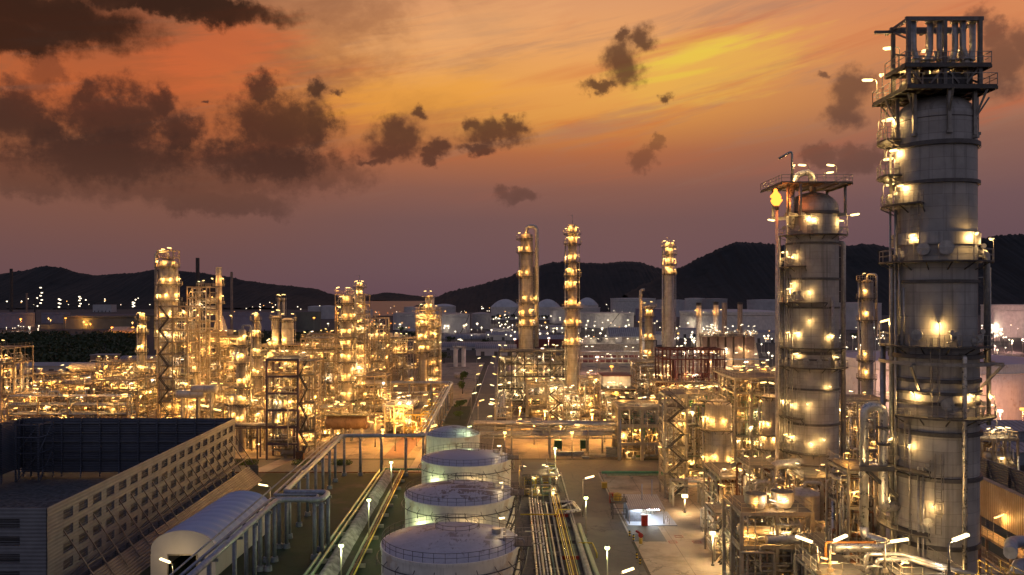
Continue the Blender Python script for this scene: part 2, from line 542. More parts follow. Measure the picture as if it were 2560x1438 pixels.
def throw(parent, loc, mat, k=1.0, r=.22):
    """the light a fitting gives"""
    if mat not in LIGHTCOL:
        return
    k = round(k, 2)
    if (mat, k, r) not in LD:
        c, e = LIGHTCOL[mat]
        l = bpy.data.lights.new('lamp_light', 'POINT')
        l.color = c
        l.energy = e * k
        l.shadow_soft_size = r
        LD[(mat, k, r)] = l
    o = bpy.data.objects.new('lamp_light', LD[(mat, k, r)])
    COL.objects.link(o)
    o.parent = parent
    o.location = loc


# ================================================================== mesh building
AX = {'x': (V((1, 0, 0)), V((0, 1, 0)), V((0, 0, 1))), 'y': (V((0, 1, 0)), V((0, 0, 1)), V((1, 0, 0))), 'z': (V((0, 0, 1)), V((1, 0, 0)), V((0, 1, 0)))}


class B:
    def __init__(s):
        s.v = []
        s.f = []
        s.sm = []
        s.mi = []
        s.cur = 0

    def face(s, idx, smooth=False):
        s.f.append(idx)
        s.sm.append(smooth)
        s.mi.append(s.cur)

    def hexa(s, p):
        o = len(s.v)
        s.v += p
        for q in ((0, 3, 2, 1), (4, 5, 6, 7), (0, 1, 5, 4), (1, 2, 6, 5), (2, 3, 7, 6), (3, 0, 4, 7)):
            s.face([o + k for k in q])
        return s

    def box(s, x0, x1, y0, y1, z0, z1):
        return s.hexa([(x0, y0, z0), (x1, y0, z0), (x1, y1, z0), (x0, y1, z0), (x0, y0, z1), (x1, y0, z1), (x1, y1, z1), (x0, y1, z1)])

    def beam(s, a, b, w=.2, h=None, roll=0):
        a = V(a)
        b = V(b)
        h = h or w
        d = b - a
        if d.length < 1e-6:
            return s
        d.normalize()
        up = V((0, 0, 1)) if abs(d.z) < .95 else V((0, 1, 0))
        sx = d.cross(up).normalized() * (w / 2)
        sy = sx.cross(d).normalized() * (h / 2)
        return s.hexa([tuple(a - sx - sy), tuple(a + sx - sy), tuple(a + sx + sy), tuple(a - sx + sy), tuple(b - sx - sy), tuple(b + sx - sy), tuple(b + sx + sy), tuple(b - sx + sy)])

    def sweep(s, pts, r, n=8, caps=True):
        pts = [V(p) for p in pts]
        k = len(pts)
        tang = []
        for i in range(k):
            a = pts[max(0, i - 1)]
            b = pts[min(k - 1, i + 1)]
            tang.append((b - a).normalized())
        u = tang[0].orthogonal().normalized()
        o = len(s.v)
        for i in range(k):
            if i:
                q = tang[i - 1].rotation_difference(tang[i])
                u = q @ u
            w = tang[i].cross(u).normalized()
            rr = r[i] if isinstance(r, (list, tuple)) else r
            for j in range(n):
                a = 2 * pi * j / n
                s.v.append(tuple(pts[i] + (u * cos(a) + w * sin(a)) * rr))
        for i in range(k - 1):
            for j in range(n):
                j2 = (j + 1) % n
                s.face([o + i * n + j, o + i * n + j2, o + (i + 1) * n + j2, o + (i + 1) * n + j], n > 4)
        if caps:
            s.face([o + j for j in range(n)][::-1])
            s.face([o + (k - 1) * n + j for j in range(n)])
        return s

    def tube(s, a, b, r, n=8, caps=True):
        return s.sweep([a, b], r, n, caps)

    def pipe(s, pts, r, n=8, bend=None, seg=4):
        """pipe run with swept elbows"""
        bend = bend or r * 2.2
        pts = [V(p) for p in pts]
        out = [pts[0]]
        for i in range(1, len(pts) - 1):
            p = pts[i]
            d1 = p - pts[i - 1]
            d2 = pts[i + 1] - p
            tl = min(bend, d1.length * .48, d2.length * .48)
            a = p - d1.normalized() * tl
            b = p + d2.normalized() * tl
            for q in range(seg + 1):
                f = q / seg
                out.append(a * (1 - f) ** 2 + p * 2 * f * (1 - f) + b * f * f)
        out.append(pts[-1])
        cl = [out[0]]
        for p in out[1:]:
            if (p - cl[-1]).length > 1e-4:
                cl.append(p)
        return s.sweep(cl, r, n)

    def lathe(s, prof, c=(0, 0, 0), n=24, ax='z', smooth=False, a0=None, a1=None):
        """profile of (radius, height); bands are separate unless smooth"""
        A, U, Wv = AX[ax]
        c = V(c)
        full = a0 is None
        st = n if full else n + 1
        ang = [(2 * pi * j / n) if full else a0 + (a1 - a0) * j / n for j in range(st)]
        dirs = [U * cos(a) + Wv * sin(a) for a in ang]

        def ring(r, h):
            o = len(s.v)
            for dd in dirs:
                s.v.append(tuple(c + A * h + dd * r))
            return o
        prev = ring(*prof[0])
        for i in range(len(prof) - 1):
            if i and not smooth:
                prev = ring(*prof[i])
            nxt = ring(*prof[i + 1])
            for j in range(st if full else st - 1):
                j2 = (j + 1) % st
                s.face([prev + j, prev + j2, nxt + j2, nxt + j], True)
            prev = nxt
        return s

    def disc(s, c, r, n=24, z=0):
        o = len(s.v)
        for j in range(n):
            s.v.append((c[0] + r * cos(2 * pi * j / n), c[1] + r * sin(2 * pi * j / n), z))
        s.face([o + j for j in range(n)])
        return s

    def rail(s, pts, h=1.1, w=.05, step=1.6, closed=False, mid=True):
        pts = [V(p) for p in pts]
        if closed:
            pts = pts + [pts[0]]
        up = V((0, 0, h))
        acc = 0
        for a, b in zip(pts, pts[1:]):
            s.beam(a + up, b + up, w)
            if mid:
                s.beam(a + up * .52, b + up * .52, w * .8)
            L = (b - a).length
            acc += L
            k = max(1, round(L / step)) if L > step * .9 else 0
            if k:
                for q in range(k):
                    p = a + (b - a) * (q / k)
                    s.beam(p, p + up, w)
            elif acc >= step:
                s.beam(a, a + up, w)
                acc = 0
        s.beam(pts[-1], pts[-1] + up, w)
        return s

    def grid(s, x0, x1, y0, y1, z):
        o = len(s.v)
        s.v += [(x0, y0, z), (x1, y0, z), (x1, y1, z), (x0, y1, z)]
        s.face([o, o + 1, o + 2, o + 3])
        return s


ORI = {}
COUNT = [0]


def obj(name, b, mat, parent=None, label=None, loc=None):
    """link one mesh object; vertices given in world metres are stored relative to its thing's base"""
    base = ORI[parent] if parent is not None else (V(loc) if loc else V((0, 0, 0)))
    me = bpy.data.meshes.new(name)
    me.from_pydata([(v[0] - base[0], v[1] - base[1], v[2] - base[2]) for v in b.v], [], b.f)
    me.polygons.foreach_set('use_smooth', b.sm)
    if any(b.mi):
        me.polygons.foreach_set('material_index', b.mi)
    for mm in (mat if isinstance(mat, (list, tuple)) else [mat]):
        me.materials.append(MATS[mm])
    me.update()
    o = bpy.data.objects.new(name, me)
    COL.objects.link(o)
    if parent is not None:
        o.parent = parent
    else:
        o.location = base
    ORI[o] = base
    if label:
        o['label'] = label
    COUNT[0] += 1
    return o


def tag(o, label, cat, group=None, kind=None):
    o['label'] = label
    o['category'] = cat
    if group:
        o['group'] = group
    if kind:
        o['kind'] = kind
    return o


def thing(name, label, cat, loc=(0, 0, 0), group=None):
    o = bpy.data.objects.new(name, None)
    o.empty_display_size = .5
    COL.objects.link(o)
    o.location = loc
    ORI[o] = V(loc)
    return tag(o, label, cat, group)


def struct(name, b, mat, loc=None):
    o = obj(name, b, mat, None, None, loc)
    o['kind'] = 'structure'
    return o


def gx(px, D):
    return (px - 1280) / 2000 * D


def gd(py, z=0):
    return (CAM_H - z) * 2000 / (py - 743)


def gz(py, D):
    return CAM_H - (py - 743) / 2000 * D


# ------------------------------------------------------------------ lamps (a fitting is a part of what carries it)
LAMP = {}


def lampmesh(kind, mat):
    key = (kind, mat)
    if key in LAMP:
        return LAMP[key]
    b = B()

    def head(c, d, L, w, h):
        """lens of a fitting: a faceted bar under a thin hood"""
        c = V(c)
        d = V(d).normalized()
        sd = V((0, 0, 1)).cross(d).normalized()
        up = d.cross(sd)
        o = len(b.v)
        for q, sc in ((-1, .55), (-.7, 1), (.7, 1), (1, .55)):
            for (u, w2) in ((-1, .45), (-.55, -1), (.55, -1), (1, .45)):
                b.v.append(tuple(c + d * (q * L / 2) + sd * (u * w / 2 * sc) + up * (w2 * h / 2 * sc)))
        b.cur = 1
        for i in range(3):
            for j in range(4):
                j2 = (j + 1) % 4
                b.face([o + i * 4 + j, o + i * 4 + j2, o + (i + 1) * 4 + j2, o + (i + 1) * 4 + j])
        b.face([o, o + 1, o + 2, o + 3][::-1])
        b.face([o + 12, o + 13, o + 14, o + 15])
        b.cur = 0
        b.beam(c - d * (L * .42) + up * (h * .34), c + d * (L * .42) + up * (h * .34), w * .5, h * .12)
    if kind == 'pole':
        b.sweep([(0, 0, 0), (0, 0, 2.3), (.12, 0, 2.55), (.5, 0, 2.66)], .045, 5)
        head((.95, 0, 2.66), (1, 0, .12), 1.15, .42, .34)
    elif kind == 'bracket':
        b.sweep([(0, 0, 0), (.3, 0, .28), (.7, 0, .34)], .04, 5)
        head((1.05, 0, .30), (1, 0, -.1), .95, .40, .34)
    elif kind == 'bar':
        b.tube((0, 0, 0), (0, 0, 2.4), .045, 5)
        b.tube((0, 0, 2.4), (.3, 0, 2.75), .045, 5)
        head((1.05, 0, 2.95), (1, 0, .28), 1.9, .34, .3)
    elif kind == 'well':
        b.tube((0, 0, .25), (0, 0, .8), .04, 5)
        head((0, 0, 0), (1, 0, 0), .7, .55, .5)
    me = bpy.data.meshes.new('lamp')
    me.from_pydata(b.v, [], b.f)
    me.polygons.foreach_set('material_index', b.mi)
    me.materials.append(MATS['steel_galv'])
    me.materials.append(MATS[mat])
    me.update()
    LAMP[key] = me
    return me


NL = [0]
LR = random.Random(99)


def lamp(parent, pos, ang=0.0, kind='pole', mat='lit_warm', s=1.0, power=1.0):
    s *= LR.choice((.8, .95, 1, 1.1))
    o = bpy.data.objects.new('lamp', lampmesh(kind, mat))
    COL.objects.link(o)
    o.parent = parent
    o.location = V(pos) - ORI[parent]
    o.rotation_euler = (LR.uniform(-.1, .1) if kind == 'bracket' else 0, 0, ang)
    o.scale = (s, s, s)
    ORI[o] = ORI[parent]
    NL[0] += 1
    h = {'pole': (.95, 0, 2.28), 'bracket': (1.05, 0, -.06), 'bar': (1.05, 0, 2.55), 'well': (0, 0, -.5)}[kind]
    throw(o, h, mat, power * (.14 if mat == 'lit_amber' else 1.0))
    return o
# ================================================================== ground, roads, sea, hills
struct('ground', B().grid(-6000, 6000, -200, 14000, 0.0), 'far_ground')
b = B()
o0 = len(b.v)
b.v += [(-322, 1760, .3), (-176, 1760, .3), (-620, 11800, .3), (-2300, 11800, .3)]
b.face([0, 1, 2, 3])
struct('sea', b, 'sea')
struct('terrain', B().grid(-420, 420, 40, 560, 0.02), 'earth')
struct('lawn', B().grid(-57, -10, 90, 186, 0.04), 'lawn')
struct('plant_ground', B().grid(-225, -17, 203, 500, 0.045), 'yard')
struct('unit_ground', B().grid(-2, 150, 203, 520, 0.045), 'yard')
struct('pad_ground', B().grid(20.5, 75, 85, 186, 0.05), 'slab')
struct('gravel_ground', B().grid(-19.5, 11, 85, 186.5, 0.05), 'gravel')
struct('cross_road', B().grid(-230, 150, 187, 201, 0.055), 'asphalt')
struct('yard_road', B().grid(11.5, 20, 80, 187, 0.06), 'asphalt')
struct('yard_apron', B().grid(20, 26, 134, 143, 0.065), 'asphalt')
struct('main_road', B().grid(-14, -5.5, 201, 760, 0.06), 'asphalt')
struct('pavement', B().grid(-24.5, -21, 186, 240, 0.07), 'slab')
b = B()
o0 = len(b.v)
b.v += [(-33, 203.5, .09), (-27, 203.5, .09), (-24.5, 297, .09), (-30, 297, .09)]
b.face([0, 1, 2, 3])
struct('plant_path', b, 'red_path')
b = B()
b.v += [(-61.5, 186.8, .09), (-57.5, 186.8, .09), (-49, 232, .09), (-53, 232, .09)]
b.face([0, 1, 2, 3])
struct('concrete_path', b, 'slab')
b = B()
for x in (-14.3, -5.5):
    b.box(x, x + .3, 201.5, 480, .06, .19)
for x in (11.2, 20.0):
    b.box(x, x + .3, 80, 112, .06, .19) if x > 15 else b.box(x, x + .3, 80, 186.5, .06, .19)
b.box(20.0, 20.3, 137, 186, .06, .19)
struct('kerb', b, 'concrete')
# verge between the plant and the main road
struct('verge', B().grid(-22.5, -15, 203, 300, 0.075), 'lawn')


def ridge(name, pts, D, wy, zbase, seed, nx=420, rough=1.0):
    """a wooded hill: crest line in metres, falling away in front and behind"""
    xs = [gx(px, D) for px, py in pts]
    zs = [max(zbase + .5, gz(py, D)) for px, py in pts]
    rows = [-1.0, -.85, -.7, -.55, -.42, -.3, -.2, -.12, -.06, 0, .05, .15, .4, .7, 1.0]
    b = B()
    x0, x1 = xs[0], xs[-1]
    for i in range(nx + 1):
        x = x0 + (x1 - x0) * i / nx
        for k in range(len(xs) - 1):
            if xs[k] <= x <= xs[k + 1]:
                f = (x - xs[k]) / (xs[k + 1] - xs[k])
                f = f * f * (3 - 2 * f) * .5 + f * .5
                zc = zs[k] * (1 - f) + zs[k + 1] * f
                break
        for j, q in enumerate(rows):
            y = D + q * wy
            fall = (1 - abs(q)) ** 1.15
            z = zbase + (zc - zbase) * fall
            nz = mnoise.fractal(V((x * .004 + seed, y * .004, seed)), 1.0, 2.0, 4) * 14 * min(1, (zc - zbase) / 80) * (abs(q) ** .5)
            tree = (abs(mnoise.noise(V((x * .09, y * .09, seed * 3.1)))) * 7 + mnoise.noise(V((x * .23, y * .2, seed))) * 2.6) * min(1, (zc - zbase) / 40) * rough
            b.v.append((x, y, max(zbase - 1, z + nz + tree - 2.0 * rough)))
    n = len(rows)
    for i in range(nx):
        for j in range(n - 1):
            b.face([i * n + j, (i + 1) * n + j, (i + 1) * n + j + 1, i * n + j + 1], True)
    struct(name, b, 'hill_forest')


ridge('hill', [(-160, 720), (-80, 700), (0, 684), (60, 676), (110, 664), (150, 668), (200, 682), (240, 688), (290, 684), (340, 682), (380, 674), (440, 676), (500, 682), (560, 690),
               (620, 702), (700, 712), (780, 720), (830, 735), (862, 752), (885, 765)], 3200, 560, 0, 1.3)
ridge('hill', [(896, 744), (935, 736), (965, 731), (990, 733), (1030, 738), (1075, 744)], 9000, 700, 0, 2.1, 120)
ridge('hill', [(1050, 758), (1080, 748), (1120, 730), (1180, 716), (1260, 695), (1320, 672), (1380, 656), (1420, 655), (1500, 658), (1560, 653), (1600, 655), (1640, 668), (1720, 690),
               (1800, 712), (1900, 735)], 2700, 520, 0, 4.7)
ridge('hill', [(1560, 735), (1620, 706), (1660, 688), (1700, 668), (1760, 640), (1800, 620), (1840, 605), (1900, 607), (1950, 612), (2050, 622), (2120, 614), (2180, 610), (2240, 622), (2300, 640),
               (2360, 645), (2420, 620), (2460, 595), (2500, 588), (2560, 586), (2640, 600), (2760, 640)], 2300, 480, 0, 7.9)
# ================================================================== builders of kinds


def sector(b, cx, cyy, r0, r1, z, a0, a1, th=.14, n=None):
    """a curved deck between two radii"""
    n = n or max(3, int(abs(a1 - a0) / .2))
    o = len(b.v)
    for j in range(n + 1):
        a = a0 + (a1 - a0) * j / n
        c, s = cos(a), sin(a)
        b.v += [(cx + r0 * c, cyy + r0 * s, z), (cx + r1 * c, cyy + r1 * s, z), (cx + r1 * c, cyy + r1 * s, z - th), (cx + r0 * c, cyy + r0 * s, z - th)]
    for j in range(n):
        p = o + j * 4
        for k in range(4):
            k2 = (k + 1) % 4
            b.face([p + k, p + k2, p + 4 + k2, p + 4 + k])
    b.face([o, o + 1, o + 2, o + 3][::-1])
    e = o + n * 4
    b.face([e, e + 1, e + 2, e + 3])
    return b


def column(label, cx, cyy, R, zt, name='distillation_column', cat='column', mat='shell_warm', z0=0.0, bands=(), rings=(), plats=(), pipes=(), ladders=None, goose=None,
           nl=2, lm='lit_warm', ls=.9, n=28, group=None, dome=.5, rw=.05, lk='pole', lpw=.5, ringmat=None, manways=(), mast=False, skirt=None):
    """a tall shell with rings, curved platforms, ladders, risers and lamps.
    plats: (z, from, to, width, lamps) with angles in degrees, 0 towards the camera, -90 to its left"""
    root = thing(name, label, cat, (cx, cyy, 0), group)
    phi = atan2(-cyy, -cx)
    A = lambda deg: phi + R_(deg)
    P = lambda deg, r, z: (cx + r * cos(A(deg)), cyy + r * sin(A(deg)), z)
    zs = zt - R * dome * 1.0
    prof = [(R, z0), (R, zs)] if not bands else []
    if bands:
        for (za, zb, r) in bands:
            prof += [(r, za), (r, zb)]
        prof.append((R, zs))
    b = B()
    b.lathe(prof, (cx, cyy, 0), n)
    dp = [(R * cos(pi / 2 * k / 7), zs + R * dome * sin(pi / 2 * k / 7)) for k in range(8)]
    dp[-1] = (.02, zt)
    b.lathe(dp, (cx, cyy, 0), n, smooth=True)
    obj('shell', b, mat, root)
    Rz = lambda z: next((r for (za, zb, r) in bands if za <= z <= zb), R)
    for rg in rings:
        z, h, w = (rg if isinstance(rg, tuple) else (rg, .28, .22))
        r = Rz(z)
        b = B()
        b.lathe([(r - .02, z), (r + w, z + .03), (r + w, z + h - .03), (r - .02, z + h)], (cx, cyy, 0), n)
        obj('stiffening_ring', b, ringmat or mat, root)
    for pi_, pl in enumerate(plats):
        z, a0, a1, w = pl[:4]
        k = pl[4] if len(pl) > 4 else nl
        r = Rz(z)
        b = B()
        sector(b, cx, cyy, r + .06, r + w, z, A(a0), A(a1), .16)
        na = max(2, int((a1 - a0) / 24))
        for q in range(na + 1):
            a = a0 + (a1 - a0) * q / na
            b.beam(P(a, r + .0, z - .9), P(a, r + w - .1, z - .2), .1)
        pf = obj('platform', b, 'grating', root)
        m_ = max(3, int((a1 - a0) * pi / 180 * (r + w) / 1.5))
        b = B()
        pts = [P(a0, r + .4, z)] + [P(a0 + (a1 - a0) * q / m_, r + w - .06, z) for q in range(m_ + 1)] + [P(a1, r + .4, z)]
        b.rail(pts, 1.15, rw)
        obj('railing', b, 'steel_galv', pf)
        for q in range(k):
            a = a0 + (a1 - a0) * (q + .5) / k
            if k == 1:
                a = a0 + (a1 - a0) * .5
            if lk == 'pole':
                p = P(a, r + w - .15, z)
                lamp(root, p, A(a) + pi + (.5 if q % 2 else -.4), 'pole', lm, ls, lpw)
            else:
                p = P(a, r + .02, z + 2.3)
                lamp(root, p, A(a), 'bracket', lm, ls)
    if ladders is None:
        ladders = []
        for p1, p2 in zip(plats, plats[1:]):
            lo, hi = (p1, p2) if p1[0] < p2[0] else (p2, p1)
            ladders.append((lo[1] + (lo[2] - lo[1]) * (.35 if len(ladders) % 2 else .65), lo[0], hi[0] + 1))
    for (a, za, zb) in ladders:
        r = max(Rz(za), Rz(zb)) + .3
        b = B()
        for s_ in (-1, 1):
            da = s_ * .25 / r * 57.3
            b.beam(P(a + da, r, za), P(a + da, r, zb), .07)
            b.beam(P(a + da * 1.4, r + .65, za + 2.2), P(a + da * 1.4, r + .65, zb), .05)
        z = za
        while z < zb:
            b.beam(P(a - .25 / r * 57.3, r, z), P(a + .25 / r * 57.3, r, z), .05)
            z += .6
        z = za + 2.2
        while z < zb:
            da = .36 / r * 57.3
            q = [P(a - da, r, z), P(a - da, r + .55, z), P(a, r + .75, z), P(a + da, r + .55, z), P(a + da, r, z)]
            for u, w_ in zip(q, q[1:]):
                b.beam(u, w_, .05)
            z += 1.2
        obj('ladder', b, 'steel_galv', root)
    for pp in pipes:
        a, off, pr, za, zb = pp[:5]
        pm = pp[5] if len(pp) > 5 else 'pipe_grey'
        rr = max(Rz(za), Rz(zb)) + off
        b = B()
        pts = [P(a, rr, za), P(a, rr, zb)]
        if len(pp) > 6 and pp[6] in ('in', 'both'):
            pts.append(P(a, Rz(zb) - .1, zb))
        if len(pp) > 6 and pp[6] in ('low', 'both'):
            pts.insert(0, P(a, Rz(za) - .1, za))
        b.pipe(pts, pr, 8 if pr < .4 else 12)
        z = za + 3
        while z < zb - 1:
            b.beam(P(a, Rz(z), z), P(a, rr, z), .09)
            z += 6
        obj('riser', b, pm, root)
    if goose:
        a, gr, zdown, off = goose
        b = B()
        top = zt + R * .55 + gr * 1.6
        pts = [(cx, cyy, zt - .1), (cx, cyy, top), P(a, R + off, top), P(a, R + off, zdown)]
        b.pipe(pts, gr, 12, bend=gr * 2.6)
        obj('overhead_pipe', b, 'pipe_grey', root)
    for (a, z, r) in manways:
        b = B()
        d = V((cos(A(a)), sin(A(a)), 0))
        c = V(P(a, Rz(z), z))
        b.tube(c, c + d * .45, r * .8, 14)
        b.tube(c + d * .35, c + d * .5, r, 14)
        obj('manway', b, 'pipe_grey', root)
    if mast:
        b = B()
        b.tube((cx, cyy, zt - .2), (cx, cyy, zt + mast), .07, 5)
        b.tube((cx, cyy, zt + mast - .3), (cx - 1.4, cyy, zt + mast - .2), .05, 4)
        obj('mast', b, 'steel_galv', root)
    return root


def randpipe(b, rnd, x0, x1, y0, y1, z0, z1, r, levels=None, hops=5):
    p = [rnd.uniform(x0, x1), rnd.uniform(y0, y1), rnd.uniform(z0, z1)]
    pts = [tuple(p)]
    ax = rnd.choice((0, 0, 1, 2))
    lim = ((x0, x1), (y0, y1), (z0, z1))
    for _ in range(hops):
        lo, hi = lim[ax]
        for _t in range(6):
            q = rnd.uniform(lo, hi)
            if abs(q - p[ax]) > max(r * 6, (hi - lo) * .22):
                break
        p[ax] = q
        if (V(p) - V(pts[-1])).length > r * 5:
            pts.append(tuple(p))
        ax = rnd.choice([k for k in (0, 1, 2, 2) if k != ax])
    if len(pts) > 1:
        b.pipe(pts, r, 6 if r < .2 else 8, seg=3)


def drum(label, c, L, r, ax='x', mat='shell_drum', group=None, name='horizontal_drum', cat='drum', leg=None, n=20, pipes=True):
    """a horizontal vessel on two saddles"""
    x, y, z = c
    root = thing(name, label, cat, (x, y, z - r - (leg or .5)), group)
    k = [(.02, -L / 2 - r * .45)] + [(r * sin(pi / 2 * q / 5), -L / 2 - r * .45 * cos(pi / 2 * q / 5)) for q in range(1, 6)]
    pr = k + [(a, -h) for a, h in reversed(k)]
    b = B()
    b.lathe(pr, c, n, ax, smooth=False)
    obj('vessel', b, mat, root)
    A = AX[ax][0]
    sd = AX['z'][0].cross(A)
    for s_ in (-.3, .3):
        b = B()
        m_ = V(c) + A * (L * s_)
        e = V((abs(A.x) * .25 + abs(sd.x) * r * .8, abs(A.y) * .25 + abs(sd.y) * r * .8, 0))
        b.box(m_.x - e.x, m_.x + e.x, m_.y - e.y, m_.y + e.y, z - r - (leg or .5), z - r * .72)
        obj('saddle', b, 'concrete', root)
    if pipes:
        b = B()
        m_ = V(c) + A * (L * .2)
        b.pipe([m_ + V((0, 0, r * .9)), m_ + V((0, 0, r + .8)), m_ + V((0, 0, r + .8)) + A * (L * .35), m_ + A * (L * .55) + V((0, 0, -r))], max(.1, r * .13), 8)
        obj('nozzle_pipe', b, 'pipe_grey', root)
    return root


def steel(label, x0, x1, y0, y1, lv, nx=2, ny=2, mat='steel_tan', name='process_structure', cat='steel structure', seed=0, cw=.34, deckp=.8, npipe=7, nlamp=8, brace=.35, stairs=None,
          lm='lit_warm', ls=1.2, pm=('pipe_grey', 'pipe_bright', 'steel_tan'), rmax=.32, group=None, where=None, gear=0, rw=.07, topframe=0, zb=0.0, deckmat='grating', lk=('pole',), hop=6):
    """an open steel frame with decks, rails, stairs, runs of pipe and lamps; its vessels are things of their own"""
    rnd = random.Random(seed * 7919 + 13)
    npipe = int(npipe * 1.7)
    nlamp = int(nlamp * 1.3)
    ls *= .68
    lpw = 1.5 if y0 > 180 and x1 < -15 else 1.05 if y0 > 180 else .6
    root = thing(name, label, cat, ((x0 + x1) / 2, (y0 + y1) / 2, zb), group)
    zt = lv[-1] + topframe
    xs = [x0 + (x1 - x0) * i / nx for i in range(nx + 1)]
    ys = [y0 + (y1 - y0) * i / ny for i in range(ny + 1)]
    b = B()
    for x in xs:
        for y in ys:
            b.beam((x, y, zb), (x, y, zt - rnd.choice((0, 0, 0, .01))), cw)
    for z in list(lv) + ([zt] if topframe else []):
        for y in ys:
            b.beam((x0, y, z - .25), (x1, y, z - .25), cw * .7, cw * 1.1)
        for x in xs:
            b.beam((x, y0, z - .28), (x, y1, z - .28), cw * .6, cw)
    zz = [zb] + list(lv)
    for za, zc in zip(zz, zz[1:]):
        for xa, xb in zip(xs, xs[1:]):
            if rnd.random() < brace:
                if rnd.random() < .5:
                    b.beam((xa, y0, za), (xb, y0, zc - .3), cw * .5)
                else:
                    xm = (xa + xb) / 2
                    b.beam((xa, y0, za), (xm, y0, zc - .4), cw * .5)
                    b.beam((xb, y0, za), (xm, y0, zc - .4), cw * .5)
        for ya, yb in zip(ys, ys[1:]):
            if rnd.random() < brace:
                b.beam((x0, ya, za), (x0, yb, zc - .3), cw * .5)
    obj('frame', b, mat, root)
    for k, z in enumerate(lv):
        if rnd.random() < deckp or k == len(lv) - 1:
            xa, xb = x0, x1
            if nx > 1 and rnd.random() < .45:
                if rnd.random() < .5:
                    xa = xs[1]
                else:
                    xb = xs[-2]
            b = B()
            b.box(xa, xb, y0, y1, z - .08, z + .02)
            dk = obj('deck', b, deckmat, root)
            b = B()
            b.rail([(xa, y1, z), (xa, y0, z), (xb, y0, z), (xb, y1, z)], 1.1, rw, 2.0)
            obj('railing', b, mat if mat != 'steel_purple' else 'steel_galv', dk)
    for k in range(npipe):
        b = B()
        r = rnd.choice((.07, .09, .09, .12, .12, .16, .2, rmax))
        randpipe(b, rnd, x0 - .3, x1 + .3, y0 - .5, y1, zb + .4, zt - .4, r, hops=hop)
        if b.v:
            obj('pipe_run', b, rnd.choice(pm), root)
    if stairs:
        sx0, sx1, side = stairs
        ysd = y0 - 1.1 if side == 'front' else y1 + 1.1
        zz = [zb] + list(lv)
        for k, (za, zc) in enumerate(zip(zz, zz[1:])):
            xa, xb = (sx0, sx1) if k % 2 == 0 else (sx1, sx0)
            b = B()
            for s_ in (-.45, .45):
                b.beam((xa, ysd + s_, za), (xb, ysd + s_, zc), .1, .28)
                b.beam((xa, ysd + s_, za + 1.0), (xb, ysd + s_, zc + 1.0), .07)
            m_ = max(4, int((zc - za) / .4))
            for q in range(1, m_):
                f = q / m_
                b.beam((xa + (xb - xa) * f, ysd - .45, za + (zc - za) * f), (xa + (xb - xa) * f, ysd + .45, za + (zc - za) * f), .28, .06)
            b.box(min(xb - .9, xb + .9), max(xb - .9, xb + .9), ysd - .5, ysd + .6, zc - .1, zc + .02)
            obj('staircase', b, 'steel_dark', root)
    zz = [zb] + list(lv)
    lm0 = lm
    for k in range(nlamp):
        q = rnd.random()
        lm = lm0 if q < .72 else ('lit_pale' if q < .88 else 'lit_white' if q < .95 else 'lit_amber')
        z = rnd.choice(zz[:-1] + [lv[-1]] if len(zz) > 2 else zz)
        if z == zb and rnd.random() < .4:
            z = rnd.choice(list(lv))
        x = rnd.uniform(x0, x1)
        y = y0 + .1 if rnd.random() < .72 else rnd.uniform(y0, y1)
        kk = rnd.choice(lk)
        if kk == 'well':
            lamp(root, (x, y, z + 2.6), rnd.uniform(0, 6.28), kk, lm, ls, lpw)
        else:
            lamp(root, (x, y, z), rnd.choice((0, pi, .4, -.5, 2.7)), kk, lm, ls, lpw)
    where = where or label
    for k in range(gear):
        z = rnd.choice([zb] + list(lv[:-1])) if len(lv) > 1 else zb
        nxt = min([q for q in list(lv) + [z + 4] if q > z + .1])
        hh = nxt - z
        x = rnd.uniform(x0 + 1.2, x1 - 1.2)
        y = rnd.uniform(y0 + .8, (y0 + y1) / 2)
        q = rnd.random()
        if q < .45:
            r = min(.95, hh * .28)
            L = min(rnd.uniform(3, 6), (x1 - x0) * .6)
            x = min(max(x, x0 + L / 2 + r * .5), x1 - L / 2 - r * .5)
            drum('horizontal drum on saddles inside ' + where, (x, y, z + r + .55), L, r, 'x', rnd.choice(('shell_drum', 'shell_pale', 'shell_warm')), 'drums inside ' + where, n=14)
        elif q < .8:
            r = rnd.uniform(.6, 1.0)
            vessel('upright vessel with domed top inside ' + where, x, y, z, r, min(hh * .9, rnd.uniform(2.5, 4)), group='upright vessels inside ' + where)
        else:
            pump('pump set on a low plinth inside ' + where, x, y, z, rnd.choice((0, pi / 2)), 'pumps inside ' + where)
    return root


def vessel(label, x, y, z, r, h, mat='shell_drum', group=None, n=16, legs=True, name='upright_vessel', lid='dome'):
    root = thing(name, label, 'vessel', (x, y, z), group)
    zl = z + (h * .2 if legs else 0)
    b = B()
    b.lathe([(.02, zl - r * .3 if legs else zl)] + ([(r * .8, zl - r * .2)] if legs else []) + [(r, zl), (r, z + h - r * .4)], (x, y, 0), n)
    b.lathe([(r * cos(pi / 2 * k / 4), z + h - r * .4 + r * .4 * sin(pi / 2 * k / 4)) for k in range(4)] + [(.02, z + h)], (x, y, 0), n, smooth=True)
    obj('shell', b, mat, root)
    if legs:
        for k in range(4):
            a = pi / 4 + k * pi / 2
            b = B()
            b.beam((x + r * .9 * cos(a), y + r * .9 * sin(a), z), (x + r * .9 * cos(a), y + r * .9 * sin(a), zl + .5), .14)
            obj('leg', b, 'steel_galv', root)
    b = B()
    b.pipe([(x, y, z + h - .1), (x, y, z + h + .7), (x + r + .4, y, z + h + .7), (x + r + .4, y, z + .3)], r * .12 + .04, 7)
    obj('outlet_pipe', b, 'pipe_grey', root)
    return root


